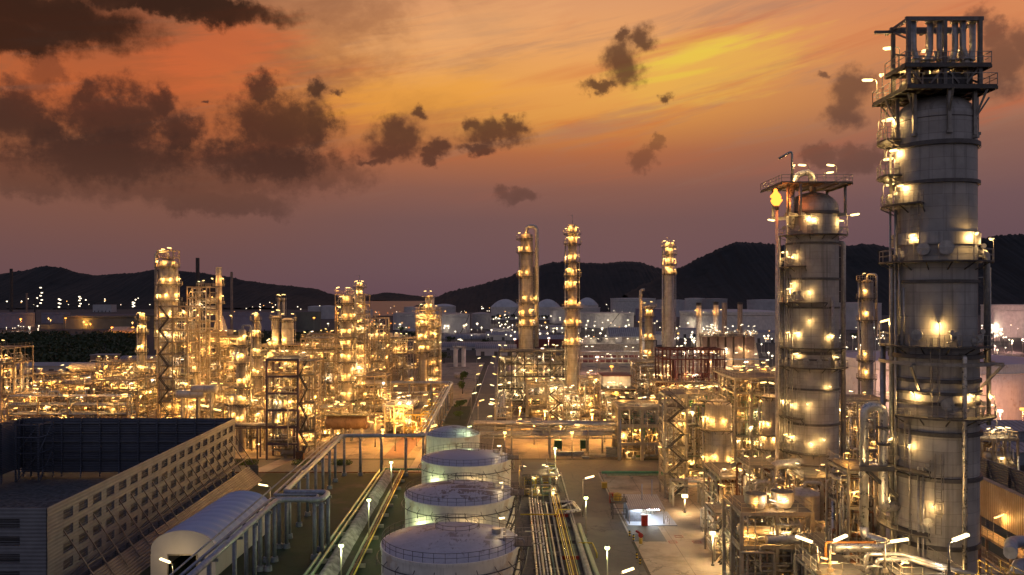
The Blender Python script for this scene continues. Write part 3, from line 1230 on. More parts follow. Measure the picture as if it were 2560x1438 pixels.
def pump(label, x, y, z, rot=0, group=None):
    root = thing('pump', label, 'pump', (x, y, z), group)
    c, s = cos(rot), sin(rot)
    Q = lambda u, w, h: (x + u * c - w * s, y + u * s + w * c, z + h)
    b = B()
    b.beam(Q(-1.2, 0, .15), Q(1.2, 0, .15), .9, .3)
    obj('plinth', b, 'concrete', root)
    b = B()
    b.tube(Q(.1, 0, .75), Q(1.1, 0, .75), .34, 10)
    obj('motor', b, 'green_paint', root)
    b = B()
    b.tube(Q(-.8, 0, .75), Q(-.1, 0, .75), .42, 10)
    b.tube(Q(-.1, 0, .75), Q(.1, 0, .75), .12, 6)
    obj('casing', b, 'pipe_grey', root)
    b = B()
    b.pipe([Q(-.5, 0, .9), Q(-.5, 0, 2.0), Q(-.5, 1.2, 2.0)], .12, 6)
    obj('discharge_pipe', b, 'pipe_bright', root)
    return root


def rack(label, x0, y0, x1, y1, w, tiers, step=6.0, pipes=6, mat='steel_tan', pm=('pipe_grey', 'pipe_bright', 'steel_tan', 'pipe_blue'), seed=1, nlamp=4, lm='lit_warm', ls=1.2, truss=False, rr=(.1, .3), legmat=None,
         name='pipe_rack', group=None, cw=.34):
    """a pipe bridge along x or y: portal frames, tiers of pipe and long beams"""
    rnd = random.Random(seed * 101 + 7)
    root = thing(name, label, 'pipe rack', ((x0 + x1) / 2, (y0 + y1) / 2, 0), group)
    alongx = abs(x1 - x0) > abs(y1 - y0)
    L = abs(x1 - x0) if alongx else abs(y1 - y0)
    sg = 1 if (x1 > x0 if alongx else y1 > y0) else -1
    Q = (lambda u, v, z: (x0 + sg * u, y0 + v, z)) if alongx else (lambda u, v, z: (x0 + v, y0 + sg * u, z))
    nb = max(1, round(L / step))
    for k in range(nb + 1):
        u = L * k / nb
        b = B()
        for v in (-w / 2, w / 2):
            b.beam(Q(u, v, 0), Q(u, v, tiers[-1] + .1), cw)
        for z in tiers:
            b.beam(Q(u, -w / 2 - .3, z - .2), Q(u, w / 2 + .3, z - .2), cw * .8, cw)
        if rnd.random() < .3 and len(tiers) > 1:
            b.beam(Q(u, -w / 2, tiers[0]), Q(u, w / 2, tiers[1] - .3), cw * .5)
        obj('portal', b, legmat or mat, root)
    b = B()
    for z in tiers:
        for v in (-w / 2, w / 2):
            b.beam(Q(0, v, z - .45), Q(L, v, z - .45), cw * .6, cw * .8)
    if truss:
        za, zc = tiers[0] - .45, tiers[-1] - .45
        for k in range(nb):
            u0, u1 = L * k / nb, L * (k + 1) / nb
            um = (u0 + u1) / 2
            for v in (-w / 2,):
                if k % 2 == 0:
                    b.beam(Q(u0, v, za), Q(u1, v, zc), cw * .4)
                else:
                    b.beam(Q(u0, v, zc), Q(u1, v, za), cw * .4)
    obj('beam', b, mat, root)
    for z in tiers:
        v = -w / 2 + .35
        k = 0
        while v < w / 2 - .2 and k < pipes:
            r = rnd.uniform(*rr)
            v += r
            ua = 0 if rnd.random() < .7 else L * rnd.uniform(0, .4)
            ub = L if rnd.random() < .7 else L * rnd.uniform(.6, 1)
            b = B()
            pts = [Q(ua, v, z + r), Q(ub, v, z + r)]
            if rnd.random() < .45:
                pts.append(Q(ub, v, max(.5, z - rnd.uniform(2, 5))))
            if rnd.random() < .3 and L > 14:
                um = L * rnd.uniform(.3, .6)
                if ua < um < ub - 4:
                    pts[1:1] = [Q(um, v, z + r), Q(um, v, z + r + 1.3), Q(um + 3, v, z + r + 1.3), Q(um + 3, v, z + r)]
            b.pipe(pts, r, 6 if r < .16 else 8, seg=3)
            obj('pipe_run', b, rnd.choice(pm), root)
            v += r + rnd.uniform(.08, .4)
            k += 1
    for k in range(nlamp):
        u = L * (k + .5) / nlamp + rnd.uniform(-1, 1)
        z = rnd.choice(tiers)
        lamp(root, Q(u, -w / 2 - .1, z - .3 if rnd.random() < .5 else z), rnd.choice((0, pi, -1.2)), 'pole', lm, ls)
    return root


def storage_tank(label, cx, cyy, R, zt, mat='white_dim', roofmat_='white_dim', rise=.0, n=40, name='storage_tank', group=None, stair=None, rails=True, girder=True, rw=.06, zb=0.0, rim=None):
    """a flat- or dome-roofed tank"""
    root = thing(name, label, 'tank', (cx, cyy, zb), group)
    b = B()
    b.lathe([(R, zb), (R, zt)], (cx, cyy, 0), n)
    sh = obj('shell', b, mat, root)
    b = B()
    pr = [(R + .02, zt)]
    for k in range(1, 7):
        f = k / 6
        pr.append(((R) * (1 - f) + .02, zt + rise * (1 - (1 - f) ** 2)))
    b.lathe(pr, (cx, cyy, 0), n, smooth=True)
    obj('roof', b, roofmat_, root)
    b = B()
    g = max(.12, R * .012)
    b.lathe([(R, zt - g * 3), (R + g, zt - g * 3), (R + g, zt + .02), (R - .02, zt + .02)], (cx, cyy, 0), n)
    obj('rim', b, rim or mat, root)
    if girder:
        b = B()
        z = zb + (zt - zb) * .82
        b.lathe([(R, z), (R + g * 1.6, z + g), (R, z + g)], (cx, cyy, 0), n)
        obj('wind_girder', b, rim or mat, root)
    if rails:
        b = B()
        m_ = 40
        b.rail([(cx + (R - .1) * cos(2 * pi * k / m_), cyy + (R - .1) * sin(2 * pi * k / m_), zt) for k in range(m_)], 1.1, rw, 1.2, closed=True)
        obj('railing', b, 'steel_dark', root)
    if stair:
        a0, a1 = R_(stair[0]), R_(stair[1])
        b = B()
        k = max(8, int(abs(a1 - a0) * R / .9))
        rr = R + .1
        for q in range(k):
            f0, f1 = q / k, (q + 1) / k
            p = [(cx + r * cos(a0 + (a1 - a0) * f), cyy + r * sin(a0 + (a1 - a0) * f), zb + (zt - zb) * f) for f in (f0, f1) for r in (rr, rr + .95)]
            b.beam(p[0], p[2], .1, .35)
            b.beam(p[1], p[3], .1, .35)
            m_ = (V(p[0]) + V(p[2])) / 2
            m2 = (V(p[1]) + V(p[3])) / 2
            b.beam(m_, m2, .3, .06)
            b.beam(V(p[1]) + V((0, 0, 1)), V(p[3]) + V((0, 0, 1)), .06)
            b.beam(V(p[1]), V(p[1]) + V((0, 0, 1)), .05)
        obj('staircase', b, 'steel_dark', root)
    return root


def lamp_post(label, x, y, h=7.0, mat='lit_green', ang=0.0, kind='globe', group=None, hs=1.0, zb=0.0, pole='steel_galv', power=1.0):
    root = thing('lamp_post', label, 'lamp post', (x, y, zb), group)
    b = B()
    b.sweep([(x, y, zb), (x, y, zb + h)], [.12, .07], 7)
    b.beam((x, y, zb), (x, y, zb + .35), .42)
    if kind == 'bar':
        b.tube((x, y, zb + h), (x + .5 * cos(ang), y + .5 * sin(ang), zb + h + .18), .05, 5)
    obj('pole', b, pole, root)
    c = V((x, y, zb + h))
    b = B()
    if kind == 'globe':
        b.lathe([(.02, -.34 * hs), (.30 * hs, -.22 * hs), (.40 * hs, 0), (.28 * hs, .25 * hs), (.02, .34 * hs)], tuple(c + V((0, 0, .3 * hs))), 8)
    elif kind == 'bar':
        dd = V((cos(ang), sin(ang), .22)).normalized()
        a = c + dd * .5 + V((0, 0, .1))
        b.beam(a, a + dd * 1.7 * hs, .34 * hs, .22 * hs)
    else:
        dd = V((cos(ang), sin(ang), 0))
        b.beam(c - dd * .5 * hs, c + dd * .5 * hs, .6 * hs, .5 * hs)
    hd = obj('lamp_head', b, mat, root)
    throw(hd, tuple(c - ORI[root] + (V((.9 * cos(ang), .9 * sin(ang), -.35)) if kind == 'bar' else V((0, -.35, -.3 * hs)) if kind == 'globe' else V((0, -.4 * hs, -.7 * hs)))), mat, power, .2)
    if kind == 'globe':
        b = B()
        b.lathe([(.3 * hs, .27 * hs), (.34 * hs, .36 * hs), (.02, .46 * hs)], tuple(c + V((0, 0, .3 * hs))), 8)
        obj('cap', b, 'steel_dark', root)
    return root


def leaves(b, rnd, c, rx, rz, n, s):
    for _ in range(n):
        while True:
            q = V((rnd.uniform(-1, 1), rnd.uniform(-1, 1), rnd.uniform(-1, 1)))
            if q.length < 1 and q.length > rnd.random() * .7:
                break
        p = V((c[0] + q.x * rx, c[1] + q.y * rx, c[2] + q.z * rz))
        nrm = V((rnd.gauss(0, 1), rnd.gauss(0, 1), rnd.gauss(0, 1) + .4)).normalized()
        u = nrm.orthogonal().normalized() * s * rnd.uniform(.6, 1.3)
        w = nrm.cross(u).normalized() * s * rnd.uniform(.5, 1.1)
        o = len(b.v)
        b.v += [tuple(p - u), tuple(p + w), tuple(p + u), tuple(p - w)]
        b.face([o, o + 1, o + 2, o + 3])


def tree(label, x, y, h, r, seed=1, mat='leaf', n=220, group=None):
    rnd = random.Random(seed)
    root = thing('tree', label, 'tree', (x, y, 0), group)
    b = B()
    b.sweep([(x, y, 0), (x + .1, y, h * .3), (x, y, h * .7)], [h * .035, h * .025, h * .008], 6)
    for k in range(4):
        a = k * 1.7 + seed
        b.sweep([(x, y, h * (.3 + .08 * k)), (x + r * .5 * cos(a), y + r * .5 * sin(a), h * (.55 + .08 * k))], [h * .014, h * .005], 5)
    obj('trunk', b, 'bark', root)
    b = B()
    for k in range(7):
        a = rnd.uniform(0, 6.28)
        rr = rnd.uniform(.1, .65) * r
        leaves(b, rnd, (x + rr * cos(a), y + rr * sin(a), h * rnd.uniform(.5, .85)), r * rnd.uniform(.35, .6), h * rnd.uniform(.12, .22), n // 7, r * .13)
    obj('crown', b, mat, root)
    return root
# ================================================================== the large column nearest the camera
bx, by = 43.9, 83.0
zz = lambda py: CAM_H - (py - 743) * .0415
big = column('tallest grey column with a steel cage of vent pipes on top', bx, by, 3.86, 61.8, mat='shell_grey', n=64, dome=.62, ringmat='ring_dark', lm='lit_gold',
             bands=[(0, 15.8, 3.85), (15.8, 23.3, 4.02), (23.3, 29, 4.05), (29, 36, 4.02), (36, 46.3, 3.86), (46.3, 47.5, 4.12), (47.5, 59.0, 3.84)],
             rings=[(56.2, .5, .3), (52.4, .4, .28), (42.4, .35, .2), (34.8, .5, .45), (32.4, .4, .2), (31.2, .35, .25), (30.2, .35, .2), (27.1, .45, .28), (22.6, .45, .28), (15.8, .5, .3), (59.0, .12, .05)],
             plats=[(44.65, -84, 92, 1.45, 0), (36.1, -95, 95, 1.45, 0), (29.1, -42, 97, 1.45, 0), (23.7, -112, -5, 1.5, 0), (17.5, -100, -6, 1.6, 0), (57.3, -120, -52, 1.7, 0), (53.6, -115, -50, 1.7, 0), (50.5, -112, -14, 1.35, 0)],
             ladders=[(-24, 44.65, 51.5), (0, 29.1, 37), (-36, 23.7, 29.8), (4, 17.5, 25.5), (-78, 50.5, 54.5), (-84, 53.6, 58.2), (-70, 57.3, 62)],
             pipes=[(34, .55, .24, 1.0, 35.2, 'pipe_bright', 'in'), (-58, .4, .16, 3, 50, 'pipe_grey'), (-66, .5, .22, 3, 44, 'pipe_grey', 'in'), (-72, .35, .12, 20, 56), (88, .6, .3, 34, 45.5, 'pipe_grey', 'in'),
                    (-48, .35, .12, 36, 46, 'pipe_grey'), (-40, .35, .1, 36, 42), (-20, .3, .12, 3, 24), (-14, .3, .1, 3, 24), (-88, .9, .3, 8, 36, 'pipe_grey'), (97, .8, .22, 28, 44), (-32, .3, .1, 16, 29.5)],
             manways=[(-14, 45.8, .62), (13, 45.9, .72), (14, 30.4, .62), (-22, 37.2, .55), (26, 37.1, .5), (-8, 18.6, .5)], rw=.05)
phi = atan2(-by, -bx)
PB = lambda deg, r, z: (bx + r * cos(phi + R_(deg)), by + r * sin(phi + R_(deg)), z)
for (a, z, rr, tw, kk) in ((-28, 44.65, 5.2, pi, 'pole'), (40, 44.65, 5.2, pi - .9, 'pole'), (90, 44.65, 5.2, pi - 1.4, 'pole'), (4, 36.1, 5.3, pi, 'pole'), (-80, 36.1, 5.3, pi - .7, 'bar'), (-20, 29.1, 5.2, pi + .6, 'pole'),
                           (42, 29.1, 5.2, pi - .3, 'pole'), (88, 29.1, 5.3, pi - 1.2, 'pole'), (-60, 23.7, 5.3, pi + .4, 'bar'), (-98, 50.5, 5.0, pi + .9, 'pole'), (-46, 50.5, 5.0, pi, 'pole'), (-60, 53.6, 5.2, pi, 'pole'),
                           (-104, 53.6, 5.4, pi, 'pole'), (-92, 57.3, 5.4, pi + .4, 'pole'), (-64, 57.3, 5.3, pi, 'pole'), (-75, 17.5, 5.4, pi, 'pole')):
    lamp(big, PB(a, rr, z), phi + R_(a) + tw, kk, 'lit_gold', .9, .75)
# pipe support bracket and diagonal struts
b = B()
for a in (-20, 68, 96):
    b.beam(PB(a, 4.0, 31.6), PB(a, 6.2, 34.2), .22)
    b.beam(PB(a, 4.0, 34.3), PB(a, 6.2, 34.3), .18)
b.lathe([(5.1, 34.2), (5.35, 34.2), (5.35, 34.55), (5.1, 34.55), (5.1, 34.2)], (bx, by, 0), 40, a0=phi + R_(-95), a1=phi + R_(98))
obj('support_bracket', b, 'steel_galv', big)
# instrument boxes and small valves on the platforms
rnd = random.Random(4)
for (z, a0, a1) in ((44.65, -80, 85), (36.1, -85, 80), (29.1, -35, 85), (23.7, -100, -10), (50.5, -100, -20)):
    for k in range(5):
        a = rnd.uniform(a0, a1)
        b = B()
        q = V(PB(a, 4.5, z))
        h = rnd.uniform(.5, 1.2)
        if rnd.random() < .5:
            b.tube(q, q + V((0, 0, h)), .07, 6)
            b.beam(q + V((-.2, -.12, h)), q + V((.2, -.12, h)), .2, .35)
        else:
            b.pipe([q + V((-.5, 0, .4)), q + V((0, 0, .4)), q + V((0, 0, h + .4))], .09, 6)
            b.tube(q + V((0, -.12, h + .4)), q + V((0, .12, h + .4)), .24, 10)
        obj('valve', b, 'pipe_grey', big)
# ---- the cage of relief pipes on top
cage = obj('top_frame', (lambda b: ([b.beam((x, y, 61.9), (x, y, 68.6), .34) for x in (39.3, 42.9, 46.4) for y in (79.3, 82.5)],
                                    [b.beam((39.0, y, z), (46.7, y, z), .3, .38) for y in (79.3, 82.5) for z in (68.6, 64.0)],
                                    [b.beam((x, 79.1, z), (x, 84.0, z), .28, .32) for x in (39.3, 42.9, 46.4) for z in (68.6, 64.0)],
                                    b.beam((37.4, 82.5, 68.3), (46.4, 82.5, 68.3), .3, .3), b.beam((39.3, 82.5, 66.0), (46.4, 82.5, 65.6), .16),
                                    [b.beam((x, 79.3, 63.9), (x + s * 1.4, 79.3, 62.2), .16) for x in (39.3, 42.9, 46.4) for s in (-1, 1) if 39 < x + s * 1.4 < 47],
                                    b.beam((39.3, 79.3, 66.6), (39.3, 82.5, 68.3), .16), b.beam((46.4, 79.3, 62.2), (46.4, 82.5, 63.8), .16), b)[-1])(B()), 'steel_mid', big)
for nm, x0, x1, y0, y1, z in (('upper_deck', 38.8, 47.3, 78.9, 83.2, 64.15), ('lower_deck', 38.9, 47.7, 78.6, 86.3, 61.95)):
    b = B()
    b.box(x0, x1, y0, y1, z - .18, z)
    for k in range(6):
        x = x0 + (x1 - x0) * k / 5
        b.beam((x, y0, z - .33), (x, y1, z - .33), .14, .3)
    for k in range(5):
        y = y0 + (y1 - y0) * k / 4
        b.beam((x0, y, z - .31), (x1, y, z - .31), .12, .26)
    dk = obj(nm, b, 'grating', big)
    b = B()
    b.rail([(x0, y1, z), (x0, y0, z), (x1, y0, z), (x1, y1, z), (x0, y1, z)], 1.1, .055, 1.4)
    obj('railing', b, 'steel_galv', dk)
b = B()
for q in range(6):
    b.beam((39.4, 85.4, 59.2 + q * .5), (39.9, 85.4, 59.2 + q * .5), .06)
b.beam((39.4, 85.4, 58), (39.4, 85.4, 62), .07)
b.beam((39.9, 85.4, 58), (39.9, 85.4, 62), .07)
obj('deck_ladder', b, 'steel_galv', big)
for (px, y, j) in ((2286, 80.2, .3), (2333, 80.6, -.3), (2352, 80.2, .3), (2396, 80.6, -.3), (2410, 80.2, .35), (2440, 80.6, -.3)):
    x = gx(px, 80)
    b = B()
    b.pipe([(x, y, 68.9), (x, y, 65.9), (x + j * .5, y, 65.4), (x + j, y, 64.9), (x + j, y, 62.2)], [0.0][0] + .3, 12)
    b.tube((x, y, 68.6), (x, y, 68.95), .46, 12)
    b.tube((x + j, y, 64.75), (x + j, y, 64.95), .5, 12)
    obj('relief_pipe', b, 'pipe_grey', big)
for k, (px, px2) in enumerate(((2290, 2352), (2352, 2412), (2412, 2446))):
    b = B()
    b.pipe([(gx(px, 80) + .2, 80.9, 64.6), (gx(px, 80) + .2, 80.9, 64.95), (gx(px2, 80), 80.9, 64.95), (gx(px2, 80), 80.9, 65.8)], .2, 8)
    obj('cross_pipe', b, 'pipe_grey', big)
b = B()
b.lathe([(.02, 63.4), (3.0, 63.3), (3.2, 62.9), (3.2, 62.1)], (43.4, 82.5, 0), 28)
obj('manifold', b, 'steel_dark', big)
for (a, q) in ((-100, 58), (-62, 57.2), (-28, 57.6), (18, 57.6), (62, 57.2), (108, 58), (150, 58), (-145, 58)):
    b = B()
    e = V(PB(a, 3.95, q))
    b.beam(e, (e.x, e.y, 61.6), .34)
    d = V((cos(phi + R_(a)), sin(phi + R_(a)), 0))
    b.beam(e + V((0, 0, 1.6)), (e.x + d.x * 1.2, e.y + d.y * 1.2, 61.5), .16)
    b.beam(e - d * .5 + V((0, 0, -.2)), e + d * .35 + V((0, 0, -.2)), .5, .3)
    obj('deck_leg', b, 'steel_galv', big)
for (x, y, z, a) in ((40.0, 82.6, 64.15, 2.4), (42.2, 83.2, 64.15, -.6), (45.6, 83.0, 64.15, 0), (39.1, 84.5, 61.95, 1.2), (39.0, 80.4, 61.95, 0), (39.2, 86.0, 61.95, 2.6), (43.6, 81.6, 61.9, -1.4)):
    lamp(big, (x, y, z), a, 'pole', 'lit_gold', .95, 1.7)

# ================================================================== the second column, its square top deck
cx2, cy2 = 53.3, 142.0
z2 = lambda py: CAM_H - (py - 743) * .071
sec = column('second tall grey column with gooseneck pipe over a square top deck', cx2, cy2, 4.42, 59.6, mat='shell_grey', n=56, dome=.72, ringmat='ring_dark', lm='lit_gold',
             rings=[(55.4, .6, .25), (50.2, .4, .2), (44.0, .4, .2), (39.0, .35, .2), (31.0, .5, .3), (30.0, .3, .2), (24.8, .35, .22), (18.7, .4, .25), (11.6, .4, .25), (6, .4, .25)],
             plats=[(51.9, -78, 95, 1.5, 3), (46.4, -98, -12, 1.4, 2), (40.1, -80, 25, 1.4, 2), (32.2, -75, 82, 1.4, 2), (28.8, -80, 96, 1.5, 2), (20.0, -98, -18, 1.4, 2), (14.0, -75, 28, 1.4, 2)],
             ladders=[(-24, 40.1, 47), (-30, 46.4, 52), (25, 32.2, 41), (-28, 20, 29), (-18, 14, 21), (20, 28.8, 33)],
             pipes=[(-82, .7, .5, 1, 46, 'pipe_grey'), (-70, .4, .18, 2, 50, 'pipe_grey'), (-60, .35, .14, 2, 47), (94, .7, .42, 3, 50.5, 'pipe_grey', 'in'), (-50, .3, .12, 5, 45), (-44, .3, .1, 14, 40), (42, .35, .13, 28, 41),
                    (46, .35, .13, 28, 41), (-76, 1.2, .2, 3, 52)],
             manways=[(-32, 52.9, .55), (2, 53.1, .6), (-26, 41, .55), (-12, 29.9, .55), (14, 29.9, .5)], rw=.06)
b = B()
b.box(45.9, 58.0, 136.2, 147.6, 60.5, 60.72)
for k in range(6):
    b.beam((45.9 + 12.1 * k / 5, 136.2, 60.35), (45.9 + 12.1 * k / 5, 147.6, 60.35), .16, .3)
dk = obj('top_deck', b, 'grating', sec)
b = B()
b.rail([(45.9, 147.6, 60.72), (45.9, 136.2, 60.72), (58, 136.2, 60.72), (58, 147.6, 60.72), (45.9, 147.6, 60.72)], 1.15, .07, 1.5)
obj('railing', b, 'steel_galv', dk)
for (x, y) in ((47.6, 138), (57.7, 138.5), (57.5, 146), (47.8, 146.5), (49.3, 136.8)):
    b = B()
    d = V((x - cx2, y - cy2, 0)).normalized()
    b.tube((x, y, 55.2), (x, y, 60.4), .26, 8)
    b.beam((cx2 + d.x * 4.3, cy2 + d.y * 4.3, 55.3), (x + d.x * .2, y + d.y * .2, 55.3), .5, .6)
    obj('deck_leg', b, 'steel_galv', sec)
b = B()
b.pipe([(cx2 - .3, cy2 - 1, 59.3), (cx2 - .3, cy2 - 1, 63.2), (cx2 - 3.3, cy2 - 1, 62.6), (cx2 - 4.2, cy2 - 1.6, 60.2), (cx2 - 4.6, cy2 - 2.4, 58), (cx2 - 4.6, cy2 - 2.4, 53)], .55, 14, bend=1.6)
obj('overhead_pipe', b, 'pipe_bright', sec)
b = B()
b.pipe([(gx(1980, 138), 138, 60.7), (gx(1980, 138), 138, 66.2), (gx(1947, 138), 138, 64.9)], .2, 8, bend=.6)
obj('vent_pipe', b, 'pipe_grey', sec)
for (px, y, a) in ((1984, 138, 1.2), (2022, 137.5, 2.8), (2092, 138, pi), (2060, 146, 0)):
    lamp(sec, (gx(px, y), y, 60.75), a, 'pole', 'lit_gold', 1.2)
for (a, z, rr, tw) in ((88, 51.9, 5.7, .0), (-8, 51.9, 5.6, pi), (-95, 51.9, 6.0, .6)):
    lamp(sec, (cx2 + rr * cos(atan2(-cy2, -cx2) + R_(a)), cy2 + rr * sin(atan2(-cy2, -cx2) + R_(a)), z), atan2(-cy2, -cx2) + R_(a) + tw, 'pole', 'lit_gold', 1.2)
rnd = random.Random(9)
p2 = atan2(-cy2, -cx2)
for (z, a0, a1) in ((51.9, -70, 85), (46.4, -90, -20), (40.1, -70, 20), (28.8, -75, 85), (14, -70, 20)):
    for k in range(4):
        a = p2 + R_(rnd.uniform(a0, a1))
        q = V((cx2 + 5.1 * cos(a), cy2 + 5.1 * sin(a), z))
        b = B()
        h = rnd.uniform(.6, 1.4)
        b.pipe([q + V((-.6, 0, .4)), q + V((0, 0, .4)), q + V((0, 0, h + .4))], .11, 6)
        b.tube(q + V((0, -.12, h + .4)), q + V((0, .12, h + .4)), .3, 10)
        obj('valve', b, 'pipe_grey', sec)
for (a, z) in ((-42, 43.2), (-5, 36.8), (-8, 22.4), (20, 16.4), (-30, 9.6), (34, 25.5), (-58, 16.6), (-50, 34.6)):
    lamp(sec, (cx2 + 4.42 * cos(p2 + R_(a)), cy2 + 4.42 * sin(p2 + R_(a)), z), p2 + R_(a), 'bracket', 'lit_gold', .8, .38)
for (a, z) in ((-30, 26.0), (20, 13.2), (-52, 14.2), (-2, 20.2)):
    lamp(big, PB(a, 4.02, z), phi + R_(a), 'bracket', 'lit_gold', .6, .28)
# flare stack standing behind it, flame burning
fx, fy = gx(1942, 138.6), 138.6
fl = thing('flare_stack', 'slim flare pipe burning an orange flame close beside the second column', 'flare stack', (fx, fy, 0))
b = B()
b.sweep([(fx, fy, 0), (fx, fy, 56.4)], [.3, .24], 10)
obj('stack', b, 'stack_pale', fl)
b = B()
b.lathe([(.24, 56), (.36, 56.2), (.36, 56.8), (.28, 56.8), (.28, 56.3)], (fx, fy, 0), 12)
obj('tip', b, 'steel_dark', fl)
for mat_, sc, nm in (('flame', 1.0, 'flame'),):
    b = B()
    o = 0
    rows, m_ = 12, 14
    for i in range(rows + 1):
        f = i / rows
        r = (.34 + .72 * math.sin(min(1, f * 1.25) * pi) ** .8 * (1 - .15 * f)) * sc if f < .95 else .12
        if .34 < f < .5:
            r *= .74
        for j in range(m_):
            a = 2 * pi * j / m_
            k = 1 + .3 * mnoise.noise(V((cos(a) * 1.3, sin(a) * 1.3, f * 4.2)))
            b.v.append((fx - .25 * f + r * k * cos(a), fy + r * k * sin(a), 56.8 + f * 3.0))
    for i in range(rows):
        for j in range(m_):
            b.face([i * m_ + j, i * m_ + (j + 1) % m_, (i + 1) * m_ + (j + 1) % m_, (i + 1) * m_ + j], True)
    b.face([rows * m_ + j for j in range(m_)])
    fo = obj(nm, b, mat_, fl)
    throw(fo, (.3, -1.6, 58.2), 'flame', 1.0, .5)

# ================================================================== three large white tanks and the small one behind them
STEP = [('rusty white tank nearest the camera, dark stair climbing its side', -7.3, 95.5, 8.2, 'roof_spots'), ('white tank with the heaviest rust bands across its roof', -7.75, 119.5, 8.15, 'roof_rusty'),
        ('white tank with a clean bluish roof, rust-free', -8.3, 145.5, 8.1, 'tank_roof_clean')]
for i, (lb, x, y, r, rm) in enumerate(STEP):
    tk = storage_tank(lb, x, y, r, 11.85, 'tank_white', rm, rise=1.15, n=72, name='storage_tank', group='white tanks in a row', stair=((-88, -6) if i < 2 else None), rails=True, girder=False, rw=.045)
    b = B()
    m_ = 20
    b.rail([(x + 2.7 * cos(2 * pi * k / m_) + .6, y + 2.7 * sin(2 * pi * k / m_) + 2.6, 12.6) for k in range(m_)], 1.0, .05, 1.2, closed=True)
    obj('inner_railing', b, 'steel_dark', tk)
    b = B()
    b.lathe([(r + .5, 10.4), (r + .58, 10.47), (r + .5, 10.54), (r + .42, 10.47), (r + .5, 10.4)], (x, y, 0), 72)
    for k in range(22):
        a = 2 * pi * k / 22
        c_, s_ = cos(a), sin(a)
        b.beam((x + r * c_, y + r * s_, 10.9), (x + (r + .5) * c_, y + (r + .5) * s_, 10.47), .06)
        b.beam((x + (r + .5) * c_, y + (r + .5) * s_, 10.47), (x + (r + .75) * cos(a + .05), y + (r + .75) * sin(a + .05), 9.9), .07)
    obj('sprinkler_ring', b, 'steel_dark', tk)
    b = B()
    for q in range(3):
        b.tube((x + r * .78, y - 1.2 + q * .9, 12.1), (x + r * .78, y - 1.2 + q * .9, 12.9 + .2 * q), .16, 8)
    b.pipe([(x + r * .55, y - 1, 12.4), (x + r * .9, y - 1, 12.5), (x + r + .5, y - 1, 12.4), (x + r + .5, y - 1, 10)], .1, 6)
    obj('roof_valve', b, 'pipe_grey', tk)
    b = B()
    b.box(x + r * .80, x + r + 1.4, y - 2.2, y + 1.4, 11.88, 11.98)
    pfm = obj('platform', b, 'grating', tk)
    b = B()
    b.rail([(x + r * .8, y + 1.4, 11.98), (x + r + 1.4, y + 1.4, 11.98), (x + r + 1.4, y - 2.2, 11.98), (x + r * .8, y - 2.2, 11.98)], 1.1, .05, 1.1)
    obj('railing', b, 'steel_galv', pfm)
    b = B()
    b.lathe([(.55, 12.5), (.55, 13.1), (.02, 13.1)], (x + r * .66, y + 1.1, 0), 14)
    obj('roof_hatch', b, 'pipe_grey', tk)
    lamp(tk, (x + r * .80, y + 2.2 - (3 if i else 0), 11.9), -2.2, 'pole', 'lit_pale', .8, .35)
    if i:
        for q in (-.62, .25):
            lamp(tk, (x + r * q, y - r * math.sqrt(1 - q * q) - .05, 8.6), -pi / 2 + q, 'bracket', 'lit_green' if q < 0 else 'lit_pale', .7, 1.6)
b = B()
tk4 = storage_tank('small white tank half hidden at the back of the tank row', -12.6, 171, 5.7, 11.9, 'tank_white', 'roof_spots', rise=1.6, n=48, group='white tanks in a row', rails=True, rw=.05, girder=False)
lamp(tk4, (-9.5, 166.6, 12), .4, 'pole', 'lit_green', .8)
lamp(tk4, (-12, 165.0, 8), -pi / 2, 'bracket', 'lit_green', .8)

# ================================================================== slatted enclosure
en = thing('noise_barrier', 'dark slatted steel enclosure with rows of louvres and sloping props', 'enclosure', (-88, 145, 0))
WX = lambda y: -61 - 2.4 * (y - 105) / 78
ROWS = [(10.6, 11.9), (8.3, 9.6), (6.0, 7.3), (3.7, 5.0)]
NB = 18


def wallrun(P, L, nb, zt, zlow, flip, mat, rows, rec=.45, th=.12, frac=.62, louv=True, first=0.0):
    """P(u, off, z) maps along-wall metres; bands of sheet with recessed louvres between them"""
    b = B()
    zs = [zt]
    for lo, hi in rows:
        zs += [hi, lo]
    zs.append(zlow)

    def slab(u0, u1, za, zb, off=0.0, t_=th):
        b.hexa([P(u0, off, za), P(u1, off, za), P(u1, off - t_, za), P(u0, off - t_, za), P(u0, off, zb), P(u1, off, zb), P(u1, off - t_, zb), P(u0, off - t_, zb)])
    for k in range(0, len(zs), 2):
        slab(0, L, zs[k + 1], zs[k])
    bw = (L - first) / nb
    for lo, hi in rows:
        if first:
            slab(0, first, lo, hi)
        for k in range(nb):
            slab(first + k * bw + bw * frac, first + (k + 1) * bw, lo, hi)
    obj('cladding', b, mat, en)
    if not louv:
        return
    for lo, hi in rows:
        for k in range(nb):
            b = B()
            u0, u1 = first + k * bw, first + k * bw + bw * frac
            b.hexa([P(u0, -rec, lo), P(u1, -rec, lo), P(u1, -rec - .05, lo), P(u0, -rec - .05, lo), P(u0, -rec, hi), P(u1, -rec, hi), P(u1, -rec - .05, hi), P(u0, -rec - .05, hi)])
            for q in range(3):
                z = lo + (hi - lo) * (q + .5) / 3.2
                b.beam(P(u0, -.26, z), P(u1, -.26, z), .08, .22)
            obj('louvre', b, 'louvre_sheet', en)


